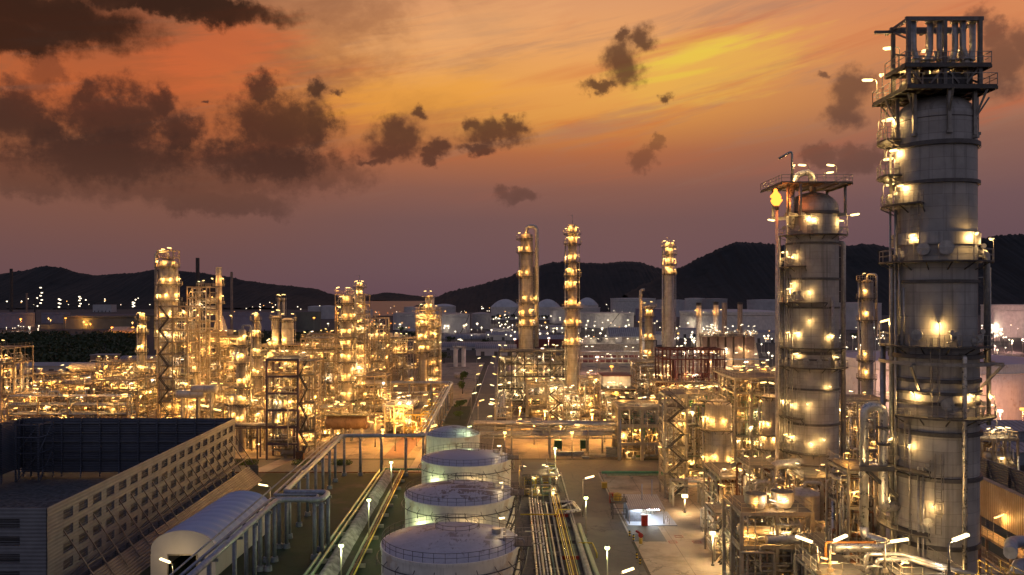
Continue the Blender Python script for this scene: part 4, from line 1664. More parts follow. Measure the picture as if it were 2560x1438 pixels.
wallrun(lambda u, o, z: (WX(105 + u) + o, 105 + u, z), 78, NB, 13.3, 1.6, 1, 'fence_sheet', ROWS, first=4.0)
b = B()
for k in range(5):
    z = (13.2, 10.4, 8.1, 5.8, 3.5)[k]
wallrun(lambda u, o, z: (-61 - u, 105 - o, z), 51, 7, 13.3, .5, 1, 'fence_sheet', ROWS, first=3.6, frac=.75)
b = B()
b.box(-112.2, -63.4, 183.0, 183.15, 1.0, 13.3)
obj('back_wall', b, 'fence_inner', en)
for z in (12.1, 10.0, 7.9, 5.8, 3.9):
    b = B()
    b.beam((-112, 182.85, z), (-63.6, 182.85, z), .16, .28)
    obj('girt', b, 'louvre_sheet', en)
for k in range(12):
    x = -111.5 + k * 4.35
    b = B()
    b.beam((x, 182.72, 0), (x, 182.72, 13.2), .3)
    b.beam((x, 182.7, 2.6), (x + 1.3, 180.0, 0.1), .16) if k % 2 else None
    obj('post', b, 'fence_inner', en)
b = B()
b.box(-112.2, -112.05, 105, 183, 2.0, 13.3)
obj('side_wall', b, 'fence_inner', en)
for k in range(13):
    y = 107 + k * 6.2
    b = B()
    b.beam((-111.8, y, 0), (-111.8, y, 13.2), .3)
    obj('post', b, 'fence_inner', en)
b = B()
for y in (176.5, 182.2):
    for x in (-109.5, -104.5):
        b.beam((x, y, 0), (x, y, 13.0), .28)
for z in (3, 6.5, 10, 12.8):
    b.beam((-109.5, 176.5, z), (-104.5, 176.5, z), .2)
    b.beam((-104.5, 176.5, z), (-104.5, 182.2, z), .2)
for z0_, z1_ in ((0, 6.5), (6.5, 12.8)):
    b.beam((-109.5, 176.5, z0_), (-104.5, 176.5, z1_), .16)
    b.beam((-104.5, 176.5, z0_), (-104.5, 182.2, z1_), .16)
obj('corner_frame', b, 'fence_inner', en)
for k in range(NB + 1):
    y = 109 + k * 74 / NB
    xw = WX(y)
    b = B()
    b.beam((xw - .5, y, 0), (xw - .5, y, 13.0), .3)
    obj('post', b, 'louvre_sheet', en)
    b = B()
    b.beam((xw + .05, y, 9.2), (xw + 5.1, y, 1.6), .15)
    b.beam((xw + 2.9, y, 4.9), (xw + .1, y, 2.4), .1)
    obj('prop', b, 'steel_mid', en)
b = B()
b.beam((WX(109) + 3.2, 109, 4.4), (WX(183) + 3.2, 183, 4.4), .16)
obj('prop_rail', b, 'steel_mid', en)
b = B()
for k in range(2):
    b.beam((-73 - k * 18, 104.6, 9.2), (-73 - k * 18, 99, .2), .2)
obj('front_prop', b, 'steel_galv', en)
# inner rubble and the sloping skirt outside
sk = thing('sloping_barrier', 'low sloping ribbed barrier along the foot of the slatted enclosure', 'barrier', (-56.5, 145, 0))
b = B()
n_ = 26
for k in range(n_):
    ya, yb = 102 + 77 * k / n_, 102 + 77 * (k + 1) / n_ - .05
    f = lambda y: -2.6 * (y - 102) / 77
    b.hexa([(-54.9 + f(ya) * .35, ya, 0), (-54.9 + f(yb) * .35, yb, 0), (-54.9 + f(yb) * .35 - .1, yb, 0), (-54.9 + f(ya) * .35 - .1, ya, 0),
            (-57.3 + f(ya) * .6, ya, 3.2), (-57.3 + f(yb) * .6, yb, 3.2), (-57.4 + f(yb) * .6, yb, 3.2), (-57.4 + f(ya) * .6, ya, 3.2)])
obj('sheet', b, 'skirt_sheet', sk)
b = B()
b.box(-59.6, -56.8, 179.2, 179.35, 0, 3.3)
obj('end_sheet', b, 'skirt_sheet', sk)
rub = B()
nx_, ny_ = 40, 50
for i in range(nx_ + 1):
    for j in range(ny_ + 1):
        x, y = -111 + 48 * i / nx_, 106 + 74 * j / ny_
        h = mnoise.fractal(V((x * .12, y * .12, 1)), 1, 2, 4)
        e = .55 * min(1, (i / nx_) * 6, (1 - i / nx_) * 6, (1 - j / ny_) * 3, j / ny_ * 8)
        rub.v.append((x, y, .1 + max(0, h * 2.4 + 1.7) * e * (1 if y < 160 else .4)))
for i in range(nx_):
    for j in range(ny_):
        q = i * (ny_ + 1) + j
        rub.face([q, q + ny_ + 1, q + ny_ + 2, q + 1])
o = obj('rubble', rub, 'rock')
tag(o, 'grey rubble heaped on the floor of the slatted enclosure', 'rubble', kind='stuff')

# ================================================================== white tunnel tent
tn = thing('tunnel_tent', 'white fabric tunnel tent with an open doorway, ribs showing', 'tent', (-47.8, 129, 0))
ha, he = 6.9, 3.9
arc = lambda q: (-4.75 * cos(pi * q) if True else 0, he + (ha - he) * sin(pi * q) ** .9)
b = B()
NY, NQ = 40, 20
for i in range(NY + 1):
    y = 117 + 24 * i / NY
    rib = .0 if i % 4 == 0 else -.3 * math.sin(pi * (i % 4) / 4)
    cxt = -48.1 + .8 * i / NY
    for j in range(NQ + 1):
        x_, z_ = arc(j / NQ)
        b.v.append((cxt + x_ * (1 + rib * .02), y, z_ + rib * (.4 + sin(pi * j / NQ))))
for i in range(NY):
    for j in range(NQ):
        q = i * (NQ + 1) + j
        b.face([q, q + NQ + 1, q + NQ + 2, q + 1], True)
obj('roof', b, 'tent_fabric', tn)
for sgn in (-1, 1):
    b = B()
    for i in range(12):
        y0_, y1_ = 117 + 2 * i, 119 + 2 * i - .04
        c0, c1 = -48.1 + .8 * 2 * i / 24 + sgn * 4.75, -48.1 + .8 * (2 * i + 2) / 24 + sgn * 4.75
        b.hexa([(c0, y0_, 0), (c1, y1_, 0), (c1 - sgn * .06, y1_, 0), (c0 - sgn * .06, y0_, 0), (c0, y0_, he), (c1, y1_, he), (c1 - sgn * .06, y1_, he), (c0 - sgn * .06, y0_, he)])
    obj('side_wall', b, 'tent_end', tn)
b = B()
o = len(b.v)
pts = [(-48.1 + arc(j / NQ)[0], 117, arc(j / NQ)[1] - .02) for j in range(NQ + 1)]
b.v += [(-48.1 - 4.75, 117, 3.3)] + pts + [(-48.1 + 4.75, 117, 3.3)]
b.face(list(range(len(b.v)))[::-1])
b.box(-52.85, -50.3, 116.98, 117.05, 0, 3.3)
b.box(-46.0, -43.35, 116.98, 117.05, 0, 3.3)
obj('front_wall', b, 'tent_end', tn)
b = B()
for j in range(NQ):
    pass
o = len(b.v)
pts = [(-47.3 + arc(j / NQ)[0], 141, arc(j / NQ)[1] - .02) for j in range(NQ + 1)]
b.v += [(-47.3 - 4.75, 141, 0)] + pts + [(-47.3 + 4.75, 141, 0)]
b.face(list(range(len(b.v))))
obj('back_wall', b, 'tent_end', tn)
b = B()
for (x0_, x1_) in ((-50.4, -50.15), (-46.15, -45.9)):
    b.beam(((x0_ + x1_) / 2, 116.9, 0), ((x0_ + x1_) / 2, 116.9, 3.35), .16)
b.beam((-50.3, 116.9, 3.35), (-46, 116.9, 3.35), .16)
obj('door_frame', b, 'steel_galv', tn)
lamp_post('lit tube light on a post before the tent doorway', gx(435, 113), 112.6, 3.4, 'lit_pale', pi - .3, 'bar', hs=1.0)
lamp_post('lit tube light on a post behind the tent', gx(672, 150), 151, 5.2, 'lit_pale', pi + .2, 'bar', hs=1.0)

# ================================================================== elevated pipeline with an expansion loop
pl = thing('pipeline', 'thick grey pipeline raised on pillars, bent into a loop beside the tent', 'pipeline', (-37, 130, 0))
ZP = 9.4
runs = [([(-36.2, 60, ZP), (-36.6, 124.8, ZP), (-29.6, 124.8, ZP), (-29.6, 129.6, ZP), (-36.9, 129.6, ZP), (-38.7, 182.6, ZP), (-20, 182.6, ZP), (-22.3, 297, ZP), (-53, 297, ZP)], .42, 'pipe_blue'),
        ([(-37.5, 60, ZP - .1), (-37.9, 126.2, ZP - .1), (-31, 126.2, ZP - .1), (-31, 128.2, ZP - .1), (-38.2, 128.2, ZP - .1), (-39.9, 182.5, ZP - .1), (-21.2, 182.5, ZP - .1), (-23.4, 295.6, ZP - .1), (-53, 295.6, ZP - .1)], .2, 'pipe_blue'),
        ([(-38.3, 60, ZP - .1), (-40.9, 184.6, ZP - .1), (-22.2, 184.6, ZP - .1), (-24.3, 294.5, ZP - .1), (-53, 294.5, ZP - .1)], .12, 'pipe_grey')]
for pts, r, mt in runs:
    b = B()
    b.pipe(pts, r, 14 if r > .3 else 8, bend=r * 3.4, seg=6)
    obj('pipe', b, mt, pl)
sup = [(-37.1, y) for y in (78, 88, 98, 107, 113.5, 119.8)] + [(-37.4, y) for y in (124, 130.6)] + [(-30.3, y) for y in (125.2, 129.2)] + \
      [(-37.8 - .033 * (y - 135), y) for y in (136, 143, 150, 157, 164, 171, 177.5)] + [(x, 183.6) for x in (-38.5, -34.8, -30.0, -24.4)] + [(-21.0 - .022 * (y - 186), y) for y in (190, 200, 210, 220, 230, 240, 252, 264, 276, 288)] + [(-30, 296), (-38, 296), (-46, 296)]
for x, y in sup:
    b = B()
    two = 112 < y < 135
    alongx = (183 < y < 184) or y > 290
    e = (0, .8) if alongx else (.8, 0)
    b.beam((x - e[0] * 1.4, y - e[1] * 1.4, ZP - .62), (x + e[0] * 1.4, y + e[1] * 1.4, ZP - .62), .3, .32)
    for s_ in ((-1, 1) if two else (0,)):
        b.tube((x + s_ * e[0] * .75, y + s_ * e[1], .4), (x + s_ * e[0] * .75, y + s_ * e[1], ZP - .6), .3, 10)
        b.lathe([(.62, 0), (.55, .75), (.02, .75)], (x + s_ * e[0] * .75, y + s_ * e[1], .02), 8)
    obj('pillar', b, 'steel_blue', pl)

# ================================================================== ground pipes, trench and banks left of the tanks
gp = thing('ground_pipeline', 'pair of mossy green pipes on low sleepers beside the trench', 'pipeline', (-29.5, 140, 0))
for dx_ in (-.45, .45):
    b = B()
    b.pipe([(-28.9 + dx_, 70, .9), (-30.2 + dx_, 188, .9), (-30.2 + dx_, 188, .9 + .01)], .27, 10)
    obj('pipe', b, 'pipe_moss', gp)
for k in range(14):
    y = 95 + k * 7
    b = B()
    b.box(-30.6 + (140 - y) * .011, -28.4 + (140 - y) * .011, y, y + .5, .04, .62)
    obj('sleeper', b, 'concrete', gp)
gp2 = thing('ground_pipeline', 'bundle of thin rusty pipes along the bank beside the white tanks', 'pipeline', (-22.5, 140, 0))
for dx_, r, mt in ((-.5, .2, 'pipe_moss'), (0, .16, 'pipe_rust'), (.45, .13, 'pipe_yellow')):
    b = B()
    b.pipe([(-22.0 + dx_, 70, .8), (-25.4 + dx_, 186, .8)], r, 8)
    obj('pipe', b, mt, gp2)
for k in range(14):
    y = 93 + k * 7
    b = B()
    b.box(-23.3 - (y - 93) * .029, -21.4 - (y - 93) * .029, y, y + .4, .04, .6)
    obj('sleeper', b, 'concrete', gp2)
b = B()
for i in range(31):
    y = 85 + i * 100 / 30
    s_ = -.022 * (y - 85)
    w_ = mnoise.noise(V((0, y * .2, 1))) * .3
    for (x, z) in ((-27.8 + w_, .05), (-27.0, 1.15 + w_ * .5), (-26.2, 1.2), (-25.0 + w_, .06)):
        b.v.append((x + s_, y, z))
for i in range(30):
    for j in range(3):
        q = i * 4 + j
        b.face([q, q + 4, q + 5, q + 1], True)
tag(obj('earth_bank', b, 'berm_stone'), 'long grey stone bank between the two lines of ground pipes', 'bank')
for lb, px, py_, mt in (('green lit lamp post near the cross road, behind the others', 978, 1240, 'lit_green'), ('green lit lamp post midway along the ground pipes', 922, 1353, 'lit_green')):
    D = gd(py_)
    lamp_post(lb, gx(px, D), D, 6.6, mt, hs=1.0, group='green lamp posts by the ground pipes', power=2.2)
lamp_post('green lit lamp post closest to the camera, left of the white tanks', gx(853, 112), 112, 5.9, 'lit_green', group='green lamp posts by the ground pipes', power=2.2)
# cross pipe at the end of the trench
gp3 = thing('ground_pipeline', 'green pipe crossing the grass beside the cross road', 'pipeline', (-22, 186, 0))
b = B()
b.pipe([(-30.5, 186.3, .9), (-10, 186.3, .9)], .24, 8)
obj('pipe', b, 'pipe_green', gp3)
gp4 = thing('ground_pipeline', 'thin red pipe low along the near edge of the cross road', 'pipeline', (-45, 184, 0))
b = B()
b.pipe([(-75, 184.9, .5), (-19, 184.9, .5)], .14, 6)
obj('pipe', b, 'pipe_rust', gp4)
for k in range(6):
    b = B()
    b.beam((-70 + k * 9, 184.9, 0), (-70 + k * 9, 184.9, .5), .14)
    obj('stand', b, 'steel_dark', gp4)

# ================================================================== pipe trench right of the tanks
tr = thing('pipe_trench', 'ground bundle of parallel white pipes running past the tanks', 'pipe bundle', (5.5, 130, 0))
for k in range(7):
    b = B()
    x = 3.8 + k * .52
    zq = .9 + .05 * (k % 2)
    pts = [(x, 60, zq), (x - .3, 160 - k * .6, zq)] + ([(x - .3, 160 - k * .6, 2.2), (x - .3, 163, 2.2)] if k % 2 else [])
    b.pipe(pts, (.17, .12, .2, .12, .15, .1, .13)[k], 8)
    obj('pipe', b, ('pipe_bright', 'pipe_bright', 'pipe_grey', 'pipe_bright', 'pipe_bright', 'pipe_moss', 'pipe_grey')[k], tr)
for k in range(9):
    y = 96 + 7.6 * k
    b = B()
    b.box(3.2, 7.4, y, y + .35, .3, .68)
    b.beam((3.3, y + .17, 0), (3.3, y + .17, .4), .2)
    b.beam((7.3, y + .17, 0), (7.3, y + .17, .4), .2)
    obj('sleeper', b, 'steel_galv', tr)
for k, y in enumerate((128, 134.5, 145.8)):
    b = B()
    b.pipe([(2.2, y, 1.6), (4.9, y, 1.6), (4.9, y, 1.0)] if k < 2 else [(1.5, y, 1.4), (8.3, y, 1.4), (8.3, y, 2.3), (10.6, y, 2.3)], .12, 7)
    obj('cross_pipe', b, 'pipe_bright' if k < 2 else 'pipe_yellow', tr)
yl = thing('pipe_trench', 'yellow striped pipe bundle on red brackets in the channel by the road', 'pipe bundle', (8.9, 130, 0))
for k in range(6):
    b = B()
    x = 8.0 + k * .3
    b.pipe([(x + .6, 60, 1.0), (x, 163, 1.0)], (.09, .07, .12, .06, .09, .06)[k], 6)
    obj('pipe', b, ('pipe_yellow', 'pipe_bright', 'pipe_yellow', 'pipe_rust', 'pipe_yellow', 'pipe_moss')[k], yl)
for k in range(8):
    y = 100 + 8 * k
    b = B()
    b.box(7.8, 10.4, y, y + .2, .3, .84)
    obj('bracket', b, 'red_paint' if k % 3 == 0 else 'steel_dark', yl)
b = B()
b.box(7.5, 7.7, 85, 164, .06, .95)
b.box(10.7, 10.9, 85, 160, .06, .75)
obj('channel_wall', b, 'concrete', yl)
yp = thing('ground_pipeline', 'bent yellow pipe standing at the roadside', 'pipe', (12, 130, 0))
b = B()
b.pipe([(10.9, 130.5, .9), (13.1, 130.5, .9), (13.3, 125.5, .9), (13.3, 125.5, .1)], .13, 7)
obj('pipe', b, 'pipe_yellow', yp)
wp = thing('ground_pipeline', 'pair of white pipe loops turning by the road corner', 'pipe', (10, 153, 0))
for k in range(2):
    b = B()
    b.pipe([(9.5, 156 - k * 3.5, 1.1), (12.0 - k * .3, 156 - k * 1.0, 1.1), (12.8 - k * .5, 149.5 + k * .8, 1.1), (9.8, 148 + k * .8, 1.1)], .2, 8)
    obj('pipe', b, 'pipe_bright', wp)
dr = thing('drain_pipe', 'pair of mossy concrete culverts beside the yellow pipes', 'culvert', (12, 125, 0))
for k in range(2):
    b = B()
    b.pipe([(11.6 + k * 1.2, 90, .55), (11.0 + k * .9, 142, .55)], .42, 10)
    obj('pipe', b, 'pipe_moss' if k else 'concrete', dr)
# lamp posts along the yard road
for lb, px, py_, h, kind, mt, ang in (('slim lamp post with a greenish globe at the yard roadside', 1465, 1352, 6.9, 'globe', 'lit_green', 0), ('lamp post with tilted tube light at the yard road bend', 1457, 1293, 7.0, 'bar', 'lit_pale', .15)):
    D = gd(py_)
    lamp_post(lb, gx(px, D), D, h, mt, ang, kind, power=1.0)
lamp_post('lamp post with paired heads low in the yard road', gx(1518, 112), 112, 5.6, 'lit_green', 0, 'globe', power=1.0)
lamp_post('short post with a tilted tube light on the yard road surface', gx(1548, 108), 108, 3.6, 'lit_pale', .3, 'bar')
lamp_post('pale lamp post between the skid and the road', gx(1388, 178), 178, 7, 'lit_green', 0, 'globe', power=1.8)
# small things on the slab
for k, (px, py_) in enumerate(((1574, 1342), (1592, 1398), (1600, 1412), (1584, 1352))):
    D = gd(py_)
    b = B()
    b.lathe([(.14, 0.06), (.14, 1.05), (.02, 1.1)], (gx(px, D), D, 0), 10)
    o = obj('bollard', b, 'banded', None, None, (gx(px, D), D, 0))
    tag(o, 'black and yellow banded bollard at the slab edge', 'bollard', 'banded bollards at the slab edge')
for k, (lb, px, py_, mt) in enumerate((('red fire cabinet standing at the roadside left of the lit shelter', 1530, 1259, 'red_paint'), ('red fire cabinet before the lit shelter', 1611, 1316, 'red_paint'), ('yellow bin on the road edge', 1511, 1222, 'steel_yellow'))):
    D = gd(py_)
    x = gx(px, D)
    r_ = thing('fire_cabinet' if mt == 'red_paint' else 'bin', lb, 'cabinet' if mt == 'red_paint' else 'bin', (x, D, 0))
    b = B()
    b.box(x - .55, x + .55, D - .4, D + .4, .2, 2.0 if mt == 'red_paint' else 1.3)
    b.box(x - .62, x + .62, D - .46, D + .46, 2.0 if mt == 'red_paint' else 1.3, 2.1 if mt == 'red_paint' else 1.4)
    obj('cabinet', b, mt, r_)
    b = B()
    b.box(x - .45, x + .45, D - .3, D + .3, .05, .2)
    obj('plinth', b, 'steel_dark', r_)
for lb, px, py in (('red outlined drain cover on the slab, farthest back', 1697, 1342), ('red outlined drain cover on the slab, nearer the road', 1682, 1356), ('red outlined drain cover on the slab, nearer the scaffold stair', 1742, 1356)):
    D = gd(py)
    x = gx(px, D)
    b = B()
    for (u0, u1, v0, v1) in ((-.7, .7, -.6, -.45), (-.7, .7, .45, .6), (-.7, -.55, -.45, .45), (.55, .7, -.45, .45)):
        b.box(x + u0, x + u1, D + v0, D + v1, .05, .075)
    tag(obj('drain_cover', b, 'red_paint', None, None, (x, D, .05)), lb, 'drain cover')
fm = thing('fire_monitor', 'red fire monitor with yellow base on the slab edge', 'fire monitor', (21, 133, 0))
b = B()
b.tube((21.4, 133, .06), (21.4, 133, 1.0), .3, 10)
obj('base', b, 'steel_yellow', fm)
b = B()
b.pipe([(21.4, 133, 1.0), (21.4, 133, 1.7), (20.6, 133.2, 2.1)], .18, 8)
b.tube((21.4, 132.8, 1.4), (21.4, 133.2, 1.4), .4, 12)
obj('nozzle', b, 'red_paint', fm)

# ================================================================== white lit shelter with its stand
sh = thing('shelter', 'small shelter glowing white inside, ribbed sloping roof', 'shelter', (24.5, 147, 0))
b = B()
b.box(20.8, 29.6, 143.2, 152.4, .055, .16)
obj('base_slab', b, 'tank_roof_clean', sh)
b = B()
b.hexa([(21.0, 144.0, 2.75), (27.6, 144.0, 2.75), (27.6, 152.3, 3.35), (21.0, 152.3, 3.35), (21.0, 144.0, 2.87), (27.6, 144.0, 2.87), (27.6, 152.3, 3.47), (21.0, 152.3, 3.47)])
obj('roof', b, 'shelter_roof', sh)
for x in (21.2, 24.2, 27.4):
    for y in (144.3, 152):
        b = B()
        b.beam((x, y, .16), (x, y, 2.75 + (.6 if y > 150 else 0)), .13)
        obj('post', b, 'steel_galv', sh)
b = B()
b.box(21.1, 27.5, 152.05, 152.15, .16, 3.2)
obj('back_wall', b, 'tank_roof_clean', sh)
b = B()
b.box(21.1, 23.6, 145.6, 147.6, .16, 2.2)
obj('cabinet', b, 'steel_blue', sh)
b = B()
for k in range(3):
    b.box(24.4 + k * .9, 25.1 + k * .9, 150.5, 151.6, .16, 1.7)
obj('switch_box', b, 'pipe_bright', sh)
b = B()
for (x, y) in ((23.0, 145.3), (25.6, 145.0), (25.2, 149)):
    b.beam((x - 1.1, y, 2.52), (x + 1.1, y, 2.52), .24, .12)
obj('strip_lamp', b, 'lit_cool', sh)
b = B()
b.rail([(28.2, 143.5, .16), (28.2, 152, .16), (24, 152.3, .16)], 1.1, .06, 1.6)
obj('railing', b, 'steel_galv', sh)
b = B()
b.tube((24.2, 149, 3.1), (24.2, 149, 6.2), .11, 7)
b.tube((26.4, 151, 3.3), (26.4, 151, 6.6), .09, 7)
obj('vent_pipe', b, 'tank_roof_clean', sh)
st_ = thing('tank_stand', 'small yellow tank on a dark ladder stand beside the shelter', 'tank stand', (19.8, 149, 0))
b = B()
for x in (18.6, 21.0):
    for y in (147.5, 150):
        b.beam((x, y, 0), (x, y, 4.1), .16)
for z in (1, 2, 3, 3.3):
    b.beam((18.6, 147.5, z), (21, 147.5, z), .1)
    b.beam((18.6, 147.5, z), (18.6, 150, z), .1)
b.box(18.4, 21.2, 147.2, 150.2, 3.2, 3.32)
b.rail([(18.4, 150.2, 3.3), (18.4, 147.2, 3.3), (21.2, 147.2, 3.3)], 1, .06, 1.4)
obj('stand', b, 'steel_dark', st_)
b = B()
b.lathe([(.02, 3.32), (.75, 3.32), (.75, 4.5), (.02, 4.75)], (19.6, 148.6, 0), 14)
obj('tank', b, 'steel_yellow', st_)
lit = lamp_post('low lit work lamp glaring white beside the stair tower foot', gx(1712, 152), 152, 3.2, 'lit_pale', 0, 'flood', hs=1.1, power=3)
vessel('slim upright tank on legs at the edge of the slab', gx(1762, 140), 140, .06, .75, 4.2, 'pipe_bright')
# green pipe lying by the cross road
gg = thing('ground_pipeline', 'long bright green pipe lying by the cross road', 'pipeline', (27, 180, 0))
for k in range(2):
    b = B()
    b.pipe([(20.5 + k, 183 - k * 2.4, .9), (40, 183 - k * 2.4, .9)], .3 - .1 * k, 9)
    obj('pipe', b, 'pipe_green' if k == 0 else 'pipe_moss', gg)
for x in (21, 27, 33, 39):
    b = B()
    b.beam((x, 183.4, .3), (x, 179.8, .3), .4, .6)
    obj('sleeper', b, 'concrete', gg)
# ================================================================== process units


def blk(label, px0, px1, pyb, pyt, depth, nlv, seed, D=None, **k):
    D = D or gd(pyb)
    x0, x1 = gx(px0, D), gx(px1, D)
    zt = gz(pyt, D)
    lv = [zt * (i + 1) / nlv for i in range(nlv)]
    if k.get('stairs'):
        a, b_, s = k['stairs']
        k['stairs'] = (gx(a, D), gx(b_, D), s)
    return steel(label, x0, x1, D, D + depth, lv, seed=seed, **k)


PW = ('pipe_grey', 'pipe_bright', 'steel_tan', 'shell_pale')
# ---- left unit
blk('tall purple painted frame of six floors beside a stair tower', 667, 745, 1150, 897, 11, 6, 1, nx=1, ny=2, mat='steel_purple', cw=.48, npipe=16, nlamp=9, deckp=.9, brace=0, gear=5, where='the purple frame', pm=PW, ls=1.1)
blk('narrow stair tower attached to the purple frame', 749, 788, 1148, 902, 5, 7, 2, nx=1, ny=1, mat='steel_tan', stairs=(752, 770, 'front'), npipe=5, nlamp=9, deckp=.5, brace=.3, cw=.3)
blk('low tan pipe structure between the slender column and the purple frame', 598, 662, 1128, 985, 14, 4, 3, nx=2, ny=2, npipe=22, nlamp=12, gear=4, where='the tan pipe structure by the purple frame', pm=PW)
blk('tallest zigzag stair structure under the wide left column', 397, 468, 1064, 765, 10, 10, 4, nx=2, ny=1, mat='steel_tan', stairs=(402, 425, 'front'), npipe=16, nlamp=24, deckp=.75, brace=.25, cw=.42, gear=3, where='the tall zigzag stair structure', pm=PW)
blk('tall lattice frame with cross braced open top', 468, 516, 1035, 716, 12, 11, 5, nx=2, ny=1, mat='steel_tan', npipe=12, nlamp=20, deckp=.4, brace=.75, cw=.36, pm=PW)
blk('wide frame carrying the furnace below the pale stack', 496, 600, 1005, 842, 14, 6, 6, nx=4, ny=2, npipe=26, nlamp=24, deckp=.8, gear=4, where='the furnace frame', pm=PW)
blk('long pipe structure behind the slender columns', 560, 660, 1030, 905, 12, 5, 7, nx=4, ny=2, npipe=24, nlamp=18, gear=3, where='the long structure behind the slender columns', pm=PW)
blk('broad structure below the twin pale silos', 640, 765, 1012, 862, 14, 5, 8, nx=4, ny=2, npipe=28, nlamp=26, gear=4, where='the broad structure below the silos', pm=PW)
blk('structure of tan posts between the silos and the tower cluster', 752, 838, 1042, 846, 12, 7, 9, nx=3, ny=2, npipe=28, nlamp=20, brace=.5, gear=3, where='the tan post structure', pm=PW)
blk('tower cluster scaffold hugging the twin banded columns', 838, 912, 1075, 735, 9, 13, 10, D=262, nx=2, ny=1, npipe=20, nlamp=26, deckp=.45, brace=.3, cw=.32, pm=PW)
blk('mid height frame right behind the twin banded columns', 905, 965, 985, 795, 10, 7, 11, nx=2, ny=1, npipe=18, nlamp=18, brace=.5, pm=PW)
blk('frame under the fan coolers by the pipe bridge', 930, 1035, 960, 845, 14, 3, 12, nx=4, ny=2, npipe=18, nlamp=20, gear=3, where='the fan cooler frame', pm=PW)
blk('brightly lit structure wrapped around the double column', 1040, 1098, 985, 775, 9, 9, 13, nx=2, ny=1, npipe=22, nlamp=34, deckp=.7, brace=.3, pm=PW)
blk('white lit open frame with sheet roof beside the orange yard', 962, 1032, 1088, 1012, 12, 2, 14, nx=3, ny=2, npipe=14, nlamp=10, mat='stack_pale', gear=3, where='the white lit frame by the orange yard', deckmat='pipe_bright', lm='lit_pale')
blk('low tan frame at the foot of the banded columns', 880, 965, 1060, 940, 10, 4, 15, nx=3, ny=1, npipe=20, nlamp=14, gear=3, where='the low tan frame by the banded columns', pm=PW)
blk('tall pale frame cut by the picture edge above the enclosure', -30, 36, 1060, 868, 10, 5, 16, nx=2, ny=1, npipe=14, nlamp=9, mat='steel_tan', gear=2, where='the pale frame at the picture edge', brace=.5)
blk('low row of pipe frames at the far edge beside the pale frame', 36, 130, 1062, 985, 14, 3, 17, nx=4, ny=2, npipe=22, nlamp=12, gear=3, where='the low row of pipe frames', pm=PW + ('pipe_rust',))
blk('braced frame row behind the dark enclosure wall', 130, 232, 1058, 960, 12, 4, 18, nx=5, ny=2, npipe=26, nlamp=13, gear=3, where='the braced frame row', brace=.6, pm=PW + ('pipe_rust',))
blk('open frame with tall slim posts beside the zigzag stairs', 232, 345, 1060, 950, 14, 4, 19, nx=5, ny=2, npipe=30, nlamp=18, gear=3, where='the slim post frame', brace=.5, pm=PW)
blk('low frames in the second row behind the braced row', 60, 200, 1000, 935, 14, 2, 20, nx=6, ny=2, npipe=20, nlamp=22, gear=3, where='the second row frames', pm=PW)
blk('frame with orange lamp beside the long silver drum', 240, 345, 1005, 905, 12, 4, 21, nx=5, ny=1, npipe=20, nlamp=20, gear=2, where='the frame by the silver drum', brace=.5, pm=PW)
blk('pump floor with many low lamps under the purple frame row', 560, 668, 1085, 1010, 12, 2, 22, nx=4, ny=1, npipe=24, nlamp=12, gear=5, where='the pump floor', pm=PW)
blk('small frame piled with valves beside the rusty double drum', 790, 858, 1095, 1020, 8, 3, 23, nx=3, ny=1, npipe=18, nlamp=10, gear=2, where='the valve frame', pm=PW)
blk('orange lit skid with a raised deck beside the raised pipeline', 1012, 1072, 1100, 1035, 26, 2, 24, nx=3, ny=4, npipe=20, nlamp=10, mat='steel_yellow', gear=3, where='the orange lit skid', pm=PW, lm='lit_warm')
blk('long low manifold rows between the slender column and the rear frames', 470, 560, 1062, 975, 12, 3, 25, nx=4, ny=1, npipe=24, nlamp=14, gear=3, where='the low manifold rows', pm=PW)
blk('rear frame seen between the silos and the banded columns', 770, 850, 960, 835, 10, 5, 26, nx=3, ny=1, npipe=18, nlamp=20, pm=PW)
blk('rear pipe frames behind the zigzag stairs', 355, 400, 1020, 905, 12, 4, 27, nx=2, ny=1, npipe=16, nlamp=12, pm=PW)
rack('pipe bridge joining the banded columns to the raised pipeline', gx(925, 300), 302, gx(1128, 300), 302, 7, [5.0, 8.2], 8, 6, 'steel_tan', seed=3, nlamp=5)
rack('long pipe bridge running away toward the fan coolers', gx(935, 330), 312, gx(1000, 400), 400, 7, [7.5, 10.5], 9, 6, 'steel_tan', seed=4, nlamp=6)
rack('second pipe bridge beside the road, nearer the orange yard', gx(960, 270), 268, gx(1108, 270), 268, 5, [5.5], 8, 5, 'steel_galv', seed=5, nlamp=4)
rack('pipe bridge crossing behind the enclosure wall', gx(35, 250), 250, gx(330, 250), 250, 6, [4.5, 7.5, 10], 9, 7, 'steel_tan', seed=6, nlamp=9)
rack('low pipe bridge before the zigzag stair structure', gx(440, 268), 262, gx(660, 268), 262, 6, [5, 8.5], 9, 6, 'steel_tan', seed=8, nlamp=8)
rack('elbowed twin pipe bridge in front of the purple frame', gx(560, 205), 203.8, gx(742, 205), 203.8, 2.4, [8.3], 9, 2, 'steel_purple', seed=9, nlamp=2, rr=(.28, .4), pm=('pipe_grey',))
# ---- left unit columns and vessels
LC = dict(ls=.85, rw=.08, n=22, lpw=.95)


